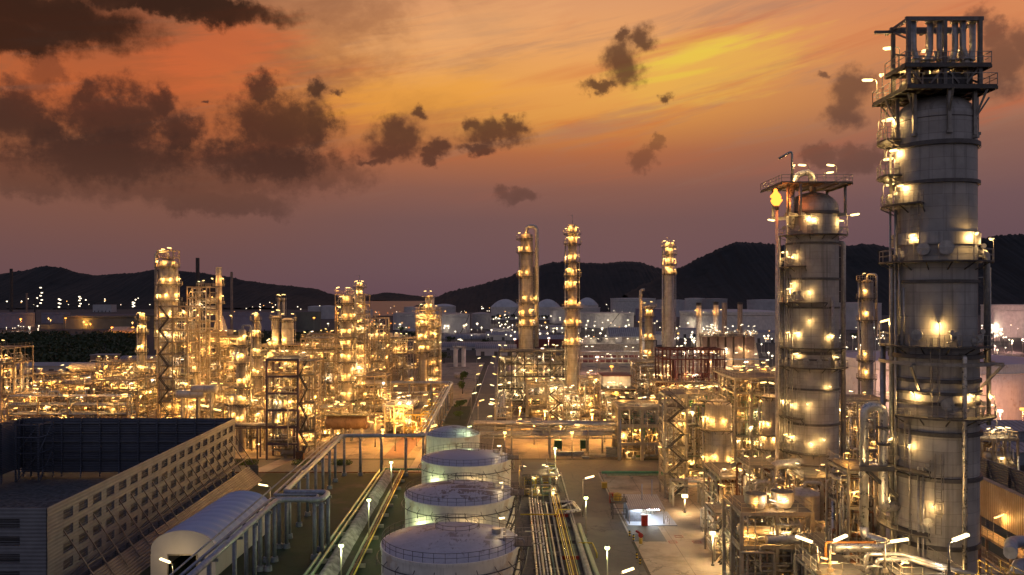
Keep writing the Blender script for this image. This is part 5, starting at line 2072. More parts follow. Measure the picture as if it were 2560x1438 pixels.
def col_at(label, px, D, rpx, pyt, zs, mat='shell_warm', az=(-100, 100), w=1.3, nl=2, **k):
    x = gx(px, D)
    R = rpx / 2000 * D
    zt = gz(pyt, D)
    kw = dict(LC)
    kw.update(k)
    rnd = random.Random(int(px * 7 + pyt))
    pl = []
    for i, z in enumerate(zs):
        a = rnd.uniform(*((-110, -60))) if i % 2 else -100
        e = a + rnd.uniform(130, 200)
        pl.append((gz(z, D), a, min(110, e), w, nl))
    kw.setdefault('rings', [])
    kw.setdefault('pipes', [(-75, .5, .16 + R * .04, 2, zt * .92, 'pipe_grey'), (80, .4, .14, 2, zt * .9, 'pipe_grey', 'in'), (-50, .3, .08, 2, zt * .8)])
    return column(label, x, D, R, zt, mat=mat, plats=pl, **kw)


col_at('wide pale column with railed crown, tallest in the far plant', 420, 289, 24, 640, (655, 667, 716, 755, 800, 842), nl=2, w=1.5, goose=(-100, .45, 20, .8), mat='shell_warm', nw=0) if False else None
col_at('wide pale column with railed crown, tallest of the left plant', 421, 291, 23, 648, (668, 712, 752, 800, 842), nl=3, w=1.5, goose=(-95, .4, 22, .9), mat='shell_pale', dome=.6)
b_x, b_y = gx(421, 291), 291
cr = [o for o in COL.objects if o.get('label', '').startswith('wide pale column')][0]
b = B()
zt_ = gz(627, 291)
for sx in (-2.9, 2.9):
    for sy in (-2.5, 2.5):
        b.beam((b_x + sx, b_y + sy, gz(668, 291)), (b_x + sx, b_y + sy, zt_), .3)
for z in (zt_, zt_ - 2.6):
    for sy in (-2.5, 2.5):
        b.beam((b_x - 2.9, b_y + sy, z), (b_x + 2.9, b_y + sy, z), .28)
    for sx in (-2.9, 2.9):
        b.beam((b_x + sx, b_y - 2.5, z), (b_x + sx, b_y + 2.5, z), .28)
b.box(b_x - 2.9, b_x + 2.9, b_y - 2.5, b_y + 2.5, zt_ - 2.7, zt_ - 2.6)
b.rail([(b_x - 2.9, b_y + 2.5, zt_ - 2.6), (b_x - 2.9, b_y - 2.5, zt_ - 2.6), (b_x + 2.9, b_y - 2.5, zt_ - 2.6), (b_x + 2.9, b_y + 2.5, zt_ - 2.6)], 1.1, .08)
obj('top_frame', b, 'steel_tan', cr)
for q in (-2.6, .3, 2.7):
    lamp(cr, (b_x + q, b_y - 2.6, zt_ - 2.6), 0 if q < 0 else pi, 'pole', 'lit_warm', 1.2)
col_at('slender banded column left of the zigzag stairs', 355, 268, 7, 782, (800, 832, 880, 930, 985, 1030), nl=2, mat='shell_warm')
col_at('slender column with a hooked pipe over its head, before the purple frame', 606, 212, 8.5, 822, (862, 908, 968, 1010, 1060), nl=2, goose=(85, .25, 12, 1.2), mat='shell_warm')
col_at('thin dark topped column behind the hooked one', 642, 268, 6.5, 783, (800, 842, 890, 940), nl=2)
col_at('banded column at the front of the twin pair, ringed by dark platforms', 869, 258, 12.5, 735, (758, 800, 843, 870, 905, 952, 1000), nl=2, mat='shell_warm', w=1.6, goose=(70, .3, 18, .9))
col_at('banded column at the back of the twin pair, with red beacon', 899, 302, 8.5, 705, (718, 742, 775, 815), nl=2, mat='shell_pale', w=1.4, mast=2.5)
col_at('pale single column with dark railed head above the far tanks', 1074, 352, 11.5, 738, (742, 775, 800, 835), nl=2, mat='shell_pale', w=1.4, mast=3)
col_at('shorter column leaning close to the pale single column', 1058, 338, 9, 793, (800, 815, 850, 880), nl=3, mat='shell_warm')
col_at('narrow pillar column before the low manifold rows', 488, 262, 6, 905, (930, 985), nl=1)
col_at('short tan column behind the enclosure wall', 285, 250, 6.5, 1000, (1010, 1035), nl=1)
col_at('stubby column on the pump floor', 636, 225, 9, 1005, (1025, 1070), nl=1, mat='shell_pale')
col_at('stubby double column beside the hooked pipe column', 583, 232, 8, 985, (1010, 1050), nl=1, mat='shell_pale')
col_at('tan column rising through the broad silo structure', 680, 300, 8, 850, (870, 900), nl=2)


def silo(label, px, D, rpx, pyt, pyb):
    x, R = gx(px, D), rpx / 2000 * D
    return column(label, x, D, R, gz(pyt, D), name='silo', cat='silo', mat='shell_pale', z0=gz(pyb, D), plats=[(gz(pyt + 6, D), -120, 120, 1.0, 2)], rings=[gz(pyt + 30, D), gz(pyt + 55, D)], dome=.3, n=22, ls=1.2, rw=.08, pipes=[(95, .6, .12, gz(pyb, D), gz(pyt, D))])


silo('taller narrow pale silo of the pair', 689, 308, 9.5, 790, 862)
silo('broad pale silo of the pair', 719, 308, 15, 795, 862)
silo('dim thin vent silo standing behind the pair', 697, 420, 3.5, 745, 790)
silo('second dim vent silo standing behind the pair', 709, 420, 3.5, 745, 790)


def stack(label, px, D, rpx, pyt, mat, z0=0, rings=(), cap=None):
    x, R = gx(px, D), rpx / 2000 * D
    root = thing('chimney_stack', label, 'chimney', (x, D, 0))
    b = B()
    zt = gz(pyt, D)
    b.lathe([(R * 1.12, z0), (R, z0 + (zt - z0) * .5), (R, zt), (R * .8, zt), (R * .8, zt - 1.5)], (x, D, 0), 18)
    obj('shaft', b, mat, root)
    for py in rings:
        z = gz(py, D)
        b = B()
        b.lathe([(R, z), (R + 1.1, z), (R + 1.1, z + .15), (R, z + .15)], (x, D, 0), 16)
        pf = obj('platform', b, 'grating', root)
        b = B()
        m_ = 12
        b.rail([(x + (R + 1) * cos(2 * pi * k / m_), D + (R + 1) * sin(2 * pi * k / m_), z) for k in range(m_)], 1.1, .08, 1.5, closed=True)
        obj('railing', b, 'steel_galv', pf)
        lamp(root, (x - R - .9, D - .4, z), -pi / 2, 'pole', 'lit_warm', 1.3)
        lamp(root, (x + R + .9, D - .4, z), -pi / 2, 'pole', 'lit_warm', 1.3)
    if cap:
        b = B()
        b.lathe([(R * 1.02, zt - cap), (R * 1.06, zt - cap), (R * 1.06, zt + .05), (R * .8, zt + .05)], (x, D, 0), 18)
        obj('cap', b, 'stack_dark', root)
    return root


stack('pale furnace stack with a lit ring platform', 547, 322, 7.5, 668, 'stack_pale', 22, rings=(717, 760))
stack('black chimney rising behind the lattice frame', 494, 520, 4.5, 645, 'stack_dark')
stack('grey plain chimney standing apart toward the bay', 579, 640, 3.2, 680, 'brown_casing')
stack('thick reddish chimney before the far hill', 28, 1150, 3.6, 672, 'stack_dark')
stack('short pale chimney among the distant lights', 67, 1250, 2.4, 733, 'brown_casing')
stack('squat dark chimney beside the short pale one', 87, 1250, 2.0, 748, 'stack_dark')
# furnace
D = 322
fr = thing('furnace', 'box furnace with sloped shoulders and a duct to the pale stack', 'furnace', (gx(545, D), D, 0))
xa, xb = gx(500, D), gx(596, D)
b = B()
za, zb_ = gz(862, D), gz(842, D)
b.hexa([(xa, D - 4, za), (xb, D - 4, za), (xb, D + 8, za), (xa, D + 8, za), (xa + 5, D - 2, zb_), (xb - 4, D - 2, zb_), (xb - 4, D + 6, zb_), (xa + 5, D + 6, zb_)])
obj('hood', b, 'stack_pale', fr)
b = B()
b.box(xa + 5, xb - 4, D - 2, D + 6, zb_, gz(825, D))
b.box(xa + 7, xb - 7, D - 1, D + 5, gz(825, D), gz(800, D))
obj('casing', b, 'brown_casing', fr)
b = B()
b.hexa([(gx(535, D), D - 1, gz(825, D)), (gx(560, D), D - 1, gz(825, D)), (gx(560, D), D + 4, gz(825, D)), (gx(535, D), D + 4, gz(825, D)), (gx(541, D), D, gz(790, D)), (gx(553, D), D, gz(790, D)), (gx(553, D), D + 2, gz(790, D)), (gx(541, D), D + 2, gz(790, D))])
obj('duct', b, 'stack_pale', fr)
for py in (752, 776):
    b = B()
    b.tube((gx(510, D), D + 3, gz(py, D)), (gx(544, D), D + 3, gz(py, D)), 1.9 if py > 760 else 1.3, 14)
    obj('cross_duct', b, 'stack_pale', fr)
b = B()
b.box(xa - 3, xb + 3, D - 5, D + 9, za - .3, za)
dk = obj('deck', b, 'grating', fr)
b = B()
b.rail([(xa - 3, D - 5, za), (xb + 3, D - 5, za)], 1.1, .08, 2)
obj('railing', b, 'steel_galv', dk)
for k in range(9):
    lamp(fr, (xa - 2 + k * (xb - xa + 4) / 8, D - 4.9, za), .3 * k, 'pole', 'lit_warm', 1.3)
for k in range(4):
    lamp(fr, (gx(500 + 28 * k, D), D - 2.1, gz(818 - 9 * (k % 2), D)), -pi / 2, 'pole', 'lit_warm', 1.3)
# drums and coolers
drum('long silver drum with banded shell behind the slim post frame', (gx(212, 330), 330, gz(918, 330)), 11, 1.9, 'x', 'stack_pale', leg=8)
drum('rusty drum of the double set behind the raised pipeline, left one', (gx(845, 226), 226, 5.6), 5.5, 2.0, 'x', 'rust_vessel', leg=3.0)
drum('rusty drum of the double set behind the raised pipeline, right one with brown face', (gx(893, 226), 226, 5.6), 5.0, 2.0, 'x', 'rust_vessel', leg=3.0)
dd = thing('walkway', 'railed walkway with lamps on top of the rusty double drum', 'walkway', (gx(868, 226), 226, 7.7))
b = B()
b.box(gx(815, 226), gx(925, 226), 223.8, 228, 7.75, 7.9)
obj('deck', b, 'grating', dd)
b = B()
b.rail([(gx(815, 226), 228, 7.9), (gx(815, 226), 223.8, 7.9), (gx(925, 226), 223.8, 7.9), (gx(925, 226), 228, 7.9)], 1.1, .08, 1.6)
obj('railing', b, 'steel_galv', dd)
for k in range(7):
    lamp(dd, (gx(822 + 15 * k, 226), 223.9 + (k % 3), 7.9), k * 1.3, 'pole', 'lit_warm', 1.2)
for lb, px, pyt, L in (('white shell and tube drum on the top deck by the orange yard', 985, 1018, 6), ('pale drum on the mid deck of the long pipe structure', 480, 985, 8), ('pale drum at the rear of the manifold rows', 515, 972, 7)):
    D = 245
    drum(lb, (gx(px, D), D - 1, gz(pyt, D)), L, 1.3, 'x', 'shell_pale', leg=gz(pyt, D) - 1.5 if gz(pyt, D) > 3 else .5)


def fan_cooler(label, px0, px1, pyt, D, nf, depth=8, mat='stack_pale', h=1.6, fr_=2.2):
    x0, x1, z = gx(px0, D), gx(px1, D), gz(pyt, D)
    root = thing('fan_cooler', label, 'cooler', ((x0 + x1) / 2, D, z))
    b = B()
    b.box(x0, x1, D, D + depth, z - h, z)
    obj('bundle_box', b, mat, root)
    for k in range(nf):
        x = x0 + (x1 - x0) * (k + .5) / nf
        b = B()
        r = min(fr_, (x1 - x0) / nf * .42)
        b.lathe([(r * 1.15, z), (r, z + .8), (r, z + 1.7), (r * .94, z + 1.7), (r * .94, z + .2)], (x, D + depth / 2, 0), 18)
        obj('fan_ring', b, mat, root)
        b = B()
        for q in range(4):
            a = q * pi / 2 + k
            b.beam((x, D + depth / 2, z + 1.2), (x + r * .9 * cos(a), D + depth / 2 + r * .9 * sin(a), z + 1.2), .5, .08)
        obj('fan', b, 'steel_dark', root)
    b = B()
    for x in (x0 + .3, (x0 + x1) / 2, x1 - .3):
        b.beam((x, D + .3, z - h), (x, D + .3, z - h - 3.5), .3)
        b.beam((x, D + depth - .3, z - h), (x, D + depth - .3, z - h - 3.5), .3)
    obj('leg', b, mat, root)
    for k in range(3):
        lamp(root, (x0 + (x1 - x0) * (k + .5) / 3, D - .1, z - h - .6), -pi / 2, 'bracket', 'lit_warm', 1.4)
    return root


fan_cooler('brown fan cooler row beside the far tanks, left of the double column', 942, 1000, 842, 388, 3)
fan_cooler('fan cooler with two rings on the silo structure', 790, 850, 862, 300, 3, mat='stack_pale')
fan_cooler('fan cooler on top of the long structure behind the slender columns', 570, 650, 905, 282, 4, mat='stack_pale')

# ---- right unit
blk('dark trussed table carrying long drums below the first slim tower', 1247, 1440, 1032, 878, 12, 5, 41, nx=6, ny=2, mat='steel_dark', npipe=26, nlamp=30, brace=.75, cw=.4, gear=6, where='the dark trussed table', deckp=.7, lm='lit_pale', pm=PW)
blk('concrete framed pipe floor with thick tan beams', 1318, 1412, 1040, 962, 8, 3, 42, D=274, nx=2, ny=1, mat='concrete_warm', cw=.9, npipe=16, nlamp=12, brace=0, gear=4, where='the concrete framed floor', pm=PW, rw=.09)
blk('stair and valve structure at the foot of the middle slim tower', 1372, 1408, 1072, 965, 7, 5, 43, nx=1, ny=1, mat='steel_galv', stairs=(1374, 1400, 'front'), npipe=10, nlamp=14, cw=.36, brace=.2, lm='lit_pale')
blk('bright valve structure hugging the middle slim tower', 1405, 1452, 1066, 985, 7, 4, 44, nx=2, ny=1, npipe=22, nlamp=16, gear=2, where='the bright valve structure', lm='lit_pale', pm=PW)
blk('yellow lit frame between the middle slim tower and the white house', 1450, 1500, 1062, 945, 9, 6, 45, nx=2, ny=1, npipe=18, nlamp=14, brace=.4, gear=2, where='the yellow lit frame', pm=PW)
blk('frame supporting the white compressor house', 1500, 1590, 1050, 972, 12, 3, 46, nx=3, ny=2, npipe=22, nlamp=16, gear=4, where='the compressor house frame', pm=PW, lm='lit_pale')
blk('dim rear frame below the third slim tower', 1590, 1690, 1020, 905, 12, 5, 47, nx=4, ny=2, npipe=26, nlamp=22, gear=3, where='the dim rear frame', pm=PW, lm='lit_pale')
blk('dark red steel gantry above the grey pipe deck', 1655, 1812, 1015, 897, 12, 1, 48, D=262, nx=8, ny=2, mat='steel_red', npipe=8, nlamp=7, brace=.9, cw=.36, topframe=3.2, pm=('steel_red', 'pipe_grey'), lm='lit_white')
blk('pipe deck below the dark red gantry', 1640, 1800, 1060, 955, 12, 4, 49, nx=5, ny=2, npipe=34, nlamp=24, gear=5, where='the pipe deck below the red gantry', pm=PW)
blk('zigzag stair tower standing on the slab edge', 1662, 1716, 1246, 985, 5.5, 8, 50, nx=1, ny=1, mat='steel_galv', stairs=(1668, 1706, 'front'), npipe=7, nlamp=9, deckp=.45, brace=.5, cw=.4, rw=.06, ls=.9)
blk('tangled pipe structure behind the zigzag stair tower', 1690, 1775, 1205, 985, 10, 7, 51, nx=3, ny=2, mat='steel_galv', npipe=42, nlamp=24, gear=5, where='the tangled pipe structure', pm=PW + ('pipe_green', 'pipe_moss'), ls=.95, rw=.06)
blk('pipe structure filling the gap beside the second tall column', 1838, 1962, 1232, 945, 12, 8, 52, nx=3, ny=2, mat='steel_galv', npipe=50, nlamp=30, gear=6, where='the gap pipe structure', pm=PW + ('pipe_moss',), ls=.95, rw=.06, brace=.45)
blk('round topped rear structure with many dim pipes', 1810, 1945, 1120, 935, 12, 6, 53, nx=4, ny=2, mat='steel_galv', npipe=40, nlamp=26, gear=4, where='the rear dim structure', pm=PW)
blk('low concrete rack with rows of pipe ends', 1548, 1662, 1152, 1018, 12, 3, 54, nx=2, ny=2, mat='concrete_warm', cw=.75, npipe=20, nlamp=8, brace=0, gear=3, where='the concrete rack', pm=PW + ('pipe_green', 'pipe_blue'), rw=.06)
blk('frame between the two tall columns, half hidden', 2102, 2226, 1180, 1000, 10, 5, 55, D=176, nx=3, ny=1, mat='steel_galv', npipe=32, nlamp=14, gear=4, where='the half hidden frame', pm=PW, ls=.95)
blk('bright pump frame at the foot of the second tall column', 1900, 2010, 1345, 1200, 7, 4, 56, nx=2, ny=1, mat='steel_galv', npipe=40, nlamp=17, gear=4, where='the bright pump frame', pm=PW, ls=.85, rw=.05)
rack('long blue topped pipe bridge crossing behind the white tanks', gx(1185, 208), 206, gx(1560, 208), 206, 5, [5.6, 8.2], 9.0, 5, 'steel_galv', seed=11, nlamp=5, truss=True, pm=('pipe_blue', 'pipe_grey', 'pipe_blue'), rr=(.16, .42), ls=1.0)
rack('wide pipe bridge continuing from the concrete rack', gx(1548, 213), 216, gx(1800, 213), 216, 7, [6.0, 9.0, 11.5], 9, 7, 'steel_galv', seed=12, nlamp=6, pm=('pipe_blue', 'pipe_grey', 'pipe_bright'))
rack('pipe bridge along the road side of the trussed table', gx(1262, 300), 240, gx(1262, 300), 330, 5, [5, 8], 9, 5, 'steel_galv', seed=13, nlamp=7, lm='lit_pale')
rack('rear pipe bridge with a long row of lamps toward the boiler house', gx(1590, 400), 392, gx(1900, 400), 392, 7, [7, 10.5], 10, 7, 'steel_tan', seed=14, nlamp=14, lm='lit_white')
rack('farthest pipe bridge with a second row of lamps', gx(1450, 460), 455, gx(1720, 460), 455, 7, [6, 10], 10, 6, 'steel_tan', seed=15, nlamp=12, lm='lit_white')
rack('low pipe bridge along the shed side of the slab', gx(1700, 150), 158, gx(1850, 150), 158, 3, [4.6], 6, 4, 'steel_galv', seed=16, nlamp=1, rr=(.15, .3), ls=.9)
# slim towers
col_at('first slim tower with a bent overhead pipe down its side', 1317, 307, 16, 583, (598, 632, 692, 757, 790, 815), nl=2, w=1.7, goose=(78, .75, 22, 1.5), mat='shell_warm', n=26, rings=[50, 40, 30, 25])
col_at('middle slim tower, its upper half narrower than the foot', 1431, 277, 12.5, 562, (585, 610, 655, 690, 722, 770, 815, 862), nl=3, w=1.6, mat='shell_warm', mast=3.5, n=26, bands=[(0, 38.5, 2.05), (38.5, 66, 1.55)], rings=[38.3, 20, 9, 4])
col_at('third slim tower, dark and plain below its lit head', 1673, 322, 12.5, 612, (618, 636, 662, 685), nl=3, w=1.5, mat='shell_grey', mast=3, n=26, bands=[(0, 50, 2.1), (50, 63, 1.6)], pipes=[(-80, .5, .35, 4, 60, 'pipe_grey'), (30, .3, .12, 4, 50), (84, .5, .15, 3, 58)])
col_at('short tan tower with a wide riser, left of the third slim tower', 1622, 332, 10.5, 765, (768, 790, 850, 890, 925), nl=2, mat='shell_warm', pipes=[(-92, 1.6, .62, 10, 44, 'stack_pale', 'in'), (70, .4, .3, 6, 30, 'pipe_grey'), (90, .8, .3, 6, 30)])
col_at('slender grey column between the two tall columns', 2168, 226, 14.5, 698, (700, 745, 800, 900, 945), nl=1, mat='shell_grey', n=24, pipes=[(-80, .5, .35, 4, 46, 'pipe_grey'), (85, .4, .15, 3, 44)], goose=(80, .3, 30, .8))
col_at('stout grey column with umbrella deck behind the stair tower', 1796, 163, 32, 998, (998, 1070, 1165), nl=3, w=1.5, mat='shell_grey', n=36, ls=.95, rw=.06, rings=[6, 11], manways=[(-20, 8, .5)])
col_at('narrow grey column close by the second tall column', 1925, 158, 20, 985, (990, 1085, 1120), nl=2, w=1.2, mat='shell_grey', n=26, ls=.95, rw=.06)
col_at('tan column with ringed head behind the stout grey one', 1868, 190, 16, 1000, (1002, 1060, 1110), nl=2, w=1.2, mat='shell_grey', n=24, ls=1.0)
vessel('wide brown drum upright with domed head, foot of the second tall column', 43.2, 118, 0, 2.1, 12.9, 'shell_drum', n=30, legs=False)
vessel('tall brown vessel between the two tall columns', 48.6, 112, 0, 2.75, 16.8, 'shell_drum', n=30, legs=False)
drum('shiny fat horizontal vessel on the pipe deck beside the slab', (gx(1822, 150), 150, gz(1220, 150)), 3.2, 1.9, 'x', 'pipe_bright', leg=5.5)
# white compressor house
D = 272
ch = thing('compressor_house', 'white boxy house with maroon roof standing on a frame', 'building', (gx(1537, D), D + 5, 0))
xa, xb, za, zb_ = gx(1508, D), gx(1576, D), gz(966, D), gz(941, D)
b = B()
b.box(xa, xb, D, D + 11, za, zb_)
obj('wall', b, 'white_wall', ch)
b = B()
b.box(xa - .4, xb + .4, D - .4, D + 11.4, zb_, zb_ + .3)
obj('roof', b, 'roof_maroon', ch)
b = B()
b.box(xa + .2, xb + 1.5, D - 2, D - .01, za - 1.6, za - .6)
obj('canopy', b, 'steel_dark', ch)
for q in (.15, .8):
    lamp(ch, (xa + (xb - xa) * q, D - .05, za - .4), -pi / 2, 'bracket', 'lit_pale', 2.0)
# dark green switch boxes under the bridge
for k, px in enumerate((1395, 1460)):
    D = 213
    x = gx(px, D)
    r_ = thing('switch_box', ('dark green crate under the blue topped bridge, nearer the white tanks', 'dark green crate under the blue topped bridge, nearer the concrete rack')[k], 'crate', (x, D, 0))
    b = B()
    b.box(x - 1.0, x + 1.0, D - .9, D + .9, .8, 3.0)
    obj('case', b, 'green_paint', r_)
    b = B()
    for q in (-.8, .8):
        b.beam((x + q, D - .8, 0), (x + q, D - .8, .8), .15)
        b.beam((x + q, D + .8, 0), (x + q, D + .8, .8), .15)
    obj('leg', b, 'steel_dark', r_)
rnd = random.Random(77)
for k, (lb, px, py_, w_, h_) in enumerate((('stack of grey beams laid by the cross road kerb', 1415, 1140, 5, 1.0), ('low grey crate by the cross road kerb', 1447, 1142, 3, 1.2), ('long flat pile of planks by the cross road', 1485, 1143, 6, .6),
                                           ('tall grey box at the concrete rack foot', 1530, 1143, 3, 2.6), ('short pile of boards between crate and planks', 1465, 1148, 2, .5))):
    D = gd(py_)
    x = gx(px, D)
    b = B()
    n_ = 4
    for q in range(n_):
        b.box(x - w_ / 2 + rnd.uniform(0, .2), x + w_ / 2 - rnd.uniform(0, .2), D, D + 1.6, h_ * q / n_ + .05, h_ * (q + .8) / n_ + .05)
    tag(obj('crate' if 'crate' in lb or 'box' in lb else 'plank_pile', b, 'steel_blue' if k != 2 else 'concrete', None, None, (x, D, 0)), lb, 'crate' if 'crate' in lb or 'box' in lb else 'pile')
# lit skid between tanks and yard road
steel('small yellow lit skid packed with pipework beside the clean roofed tank', gx(1305, 168), gx(1392, 168), 164, 177, [2.6, 4.6], 4, 2, 'steel_galv', seed=61, npipe=34, nlamp=8, cw=.2, gear=3, where='the yellow lit skid', ls=.9, rw=.05, lm='lit_pale', lk=('pole', 'bar'), pm=PW + ('pipe_moss', 'pipe_yellow'))
# ---- large pipe loop beside the tallest column
lp = thing('pipe_loop', 'thick silver pipe rising in an inverted loop beside the tallest column', 'pipe', (34.5, 79, 0))
b = B()
b.pipe([(gx(2160, 81), 81, 17.6), (gx(2160, 81), 81, gz(1015, 81)), (gx(2208, 81), 81, gz(1015, 81)), (gx(2208, 81), 81, 19.6), (gx(2240, 82), 82.0, 19.6)], .46, 18, bend=1.15, seg=8)
obj('pipe', b, 'pipe_bright', lp)
b = B()
b.pipe([(gx(2160, 81), 81, 17.8), (gx(2160, 81), 80.9, 16.9), (gx(2218, 80), 79.2, 16.5), (gx(2205, 78), 78.0, 16.6), (gx(2085, 78), 78.0, 16.6)], .46, 16, bend=1.3, seg=7)
obj('lower_pipe', b, 'pipe_bright', lp)
b = B()
b.beam((gx(2142, 81), 80.3, gz(1168, 81)), (gx(2226, 81), 80.3, gz(1168, 81)), .4, .5)
b.beam((gx(2162, 81), 80.4, gz(1175, 81)), (gx(2236, 82), 81.5, gz(1240, 82)), .36)
obj('bracket', b, 'steel_dark', lp)
for (px, py_) in ((2208, 1068), (2208, 1110)):
    b = B()
    b.tube((gx(px, 81), 81, gz(py_, 81) - .12), (gx(px, 81), 81, gz(py_, 81) + .12), .66, 16)
    obj('flange', b, 'steel_dark', lp)
# ---- near clutter at the lower edge
NEAR = dict(mat='steel_galv', rw=.045, cw=.26, ls=.75, pm=PW + ('pipe_rust',), lk=('pole', 'bar', 'pole'))
steel('concrete table with round hoppers at the slab corner', 31.0, 40.5, 108, 117, [7.5, 12.0], 2, 2, 'concrete_warm', seed=71, npipe=34, nlamp=12, cw=.45, brace=.15, gear=3, where='the concrete table', ls=.8, rw=.05, pm=PW, lk=('pole', 'bar'))
steel('steel pipe deck in front of the tall brown vessel', 38.5, 47, 98, 106, [4, 8.0, 9.8], 3, 2, seed=72, npipe=36, nlamp=10, gear=4, where='the steel pipe deck', brace=.4, **NEAR)
steel('pipe deck along the lower picture edge, left of the tallest column', 28.0, 34.5, 73, 79, [9, 12.6, 15.6], 3, 2, seed=73, npipe=38, nlamp=7, gear=4, where='the lower edge pipe deck', brace=.4, **NEAR)
steel('valve platform before the foot of the tallest column', 34.7, 40.0, 71, 77, [9, 12.6, 15.9], 3, 2, seed=74, npipe=34, nlamp=4, gear=2, where='the valve platform', brace=.3, **NEAR)
steel('low pipe frame between concrete table and brown drum', 33, 46, 118, 127, [3.5, 7.5], 4, 2, seed=75, npipe=36, nlamp=12, gear=5, where='the low pipe frame by the brown drum', brace=.4, **NEAR)
steel('scaffold ladder frame at the slab edge', 31.4, 34.8, 124, 130, [2.5, 5, 7.5], 2, 1, seed=76, npipe=10, nlamp=6, brace=.8, stairs=(31.8, 34, 'front'), **NEAR)
steel('tan steel deck below the shiny fat vessel', 36, 46, 138, 150, [5, 10], 3, 2, seed=77, npipe=34, nlamp=12, gear=4, where='the deck below the shiny vessel', brace=.4, **NEAR)
steel('railed pipe frame between the brown drum and the second tall column', 46.0, 52.0, 126, 134, [4, 8, 12.5], 3, 2, seed=82, npipe=34, nlamp=9, gear=3, where='the railed pipe frame by the brown drum', brace=.4, **NEAR)
steel('narrow frame of small pipes left of the brown drum', 38.0, 42.0, 128, 135, [3.5, 7, 11, 14], 2, 2, seed=83, npipe=30, nlamp=9, gear=2, where='the narrow frame left of the drum', brace=.5, **NEAR)
steel('pipe stand with valves before the tall brown vessel', 41.5, 49.5, 106.5, 109.5, [5, 10.5], 4, 1, seed=84, npipe=32, nlamp=7, gear=0, brace=.3, **NEAR)
steel('slim access frame at the foot of the tallest column', 47.5, 51.0, 88, 95, [6, 10, 14, 18], 2, 2, seed=85, npipe=22, nlamp=6, gear=0, brace=.5, **NEAR)
steel('thin pipe frame behind the inverted pipe loop', 37.0, 40.2, 88, 94, [6, 10, 14, 18, 22], 2, 1, seed=86, npipe=30, nlamp=9, gear=0, brace=.4, **NEAR)
steel('low skid of pumps on the slab edge before the deck of the shiny vessel', 33.5, 38.5, 131, 136, [3.0], 3, 2, seed=87, npipe=26, nlamp=5, gear=5, where='the slab edge skid', brace=.2, **NEAR)
for (lb, x, y, z, r, h) in (('round open hopper on the concrete table, nearer the slab', 33.5, 110, 12.05, 1.5, 2.0), ('round open hopper on the concrete table, nearer the brown drum', 37.3, 110.5, 12.05, 1.6, 2.2)):
    r_ = thing('hopper', lb, 'hopper', (x, y, z))
    b = B()
    b.lathe([(r * .7, z), (r, z + h * .4), (r, z + h), (r * .92, z + h), (r * .92, z + h * .45), (.02, z + h * .4)], (x, y, 0), 22)
    obj('shell', b, 'shell_drum', r_)
    b = B()
    m_ = 14
    b.rail([(x + r * cos(2 * pi * k / m_), y + r * sin(2 * pi * k / m_), z + h) for k in range(m_)], .9, .05, .9, closed=True)
    obj('railing', b, 'steel_galv', r_)
big_pipes = [('large grey elbow pipe crossing the concrete table', [(34, 107, 8.6), (39, 107, 8.6), (44, 108, 7.4), (50, 108, 7.4)], .6, 'pipe_grey'), ('orange framed pipe over the lower deck', [(30.2, 77, 12), (30.2, 77, 17.4), (35, 77, 17.4)], .12, 'pipe_orange'),
             ('thick grey pipe bending over the valve platform', [(33.2, 75, 12), (33.2, 75, 16.9), (36.5, 75, 16.9), (41, 70, 16.5)], .22, 'pipe_grey'), ('silver pipe arch above the low pipe frame', [(42.5, 131, 3), (42.5, 131, 13.5), (47.5, 133, 13.5)], .75, 'pipe_grey'),
             ('twin run grey pipe beside the thick grey one', [(33.9, 74.4, 12), (33.9, 74.4, 16.6), (37, 74.4, 16.6), (41.6, 69.4, 16.2)], .22, 'pipe_grey')]
for lb, pts, r, mt in big_pipes:
    b = B()
    b.pipe(pts, r, 14, seg=6)
    tag(obj('pipe', b, mt, None, None, pts[0]), lb, 'pipe')
# bottom right: dark louvred wall, rusty ribbed shed, insulated pipes
wl_ = thing('wind_wall', 'dark braced wind wall behind the tallest column', 'wall', (72, 110, 0))
b = B()
b.hexa([(73, 85, 7), (73, 128, 7), (73.3, 128, 7), (73.3, 85, 7), (73, 85, 16), (73, 128, 16), (73.3, 128, 16), (73.3, 85, 16)])
obj('sheet', b, 'fence_inner', wl_)
b = B()
for k in range(9):
    f = k / 8
    x, y = 72.8, 85 + 43 * f
    b.beam((x, y, 0), (x, y, 16), .35)
    if k < 8:
        x2, y2_ = 72.8, 85 + 43 * (k + 1) / 8
        b.beam((x, y, 7.1), (x2, y2_, 15.8), .2)
b.beam((72.75, 85, 11.5), (72.75, 128, 11.5), .25)
obj('frame', b, 'louvre_sheet', wl_)
sd = thing('ribbed_shed', 'rust streaked ribbed shed wall with a lit walkway in front', 'shed', (60, 84, 0))
b = B()
b.hexa([(62.5, 80, 10.5), (65.6, 114, 10.5), (66.6, 114, 10.5), (63.5, 80, 10.5), (62.5, 80, 15.7), (65.6, 114, 15.7), (66.6, 114, 15.7), (63.5, 80, 15.7)])
obj('wall', b, 'rusty_wall', sd)
for z in (9.6, 6.8):
    b = B()
    b.beam((60.6, 80, z), (63.8, 114, z), 2.0, .3)
    f2 = obj('walkway', b, 'steel_tan', sd)
    b = B()
    b.rail([(59.6, 80, z), (62.8, 114, z)], 1.1, .06, 1.4)
    obj('railing', b, 'steel_galv', f2)
b = B()
for k in range(6):
    b.beam((60.7 + k * .55, 82 + k * 6, 0), (60.7 + k * .55, 82 + k * 6, 9.4), .3)
obj('leg', b, 'steel_tan', sd)
for k in range(3):
    lamp(sd, (61.6 + k * .8, 89 + k * 8, 9.8), .2, 'bar', 'lit_warm', .75)
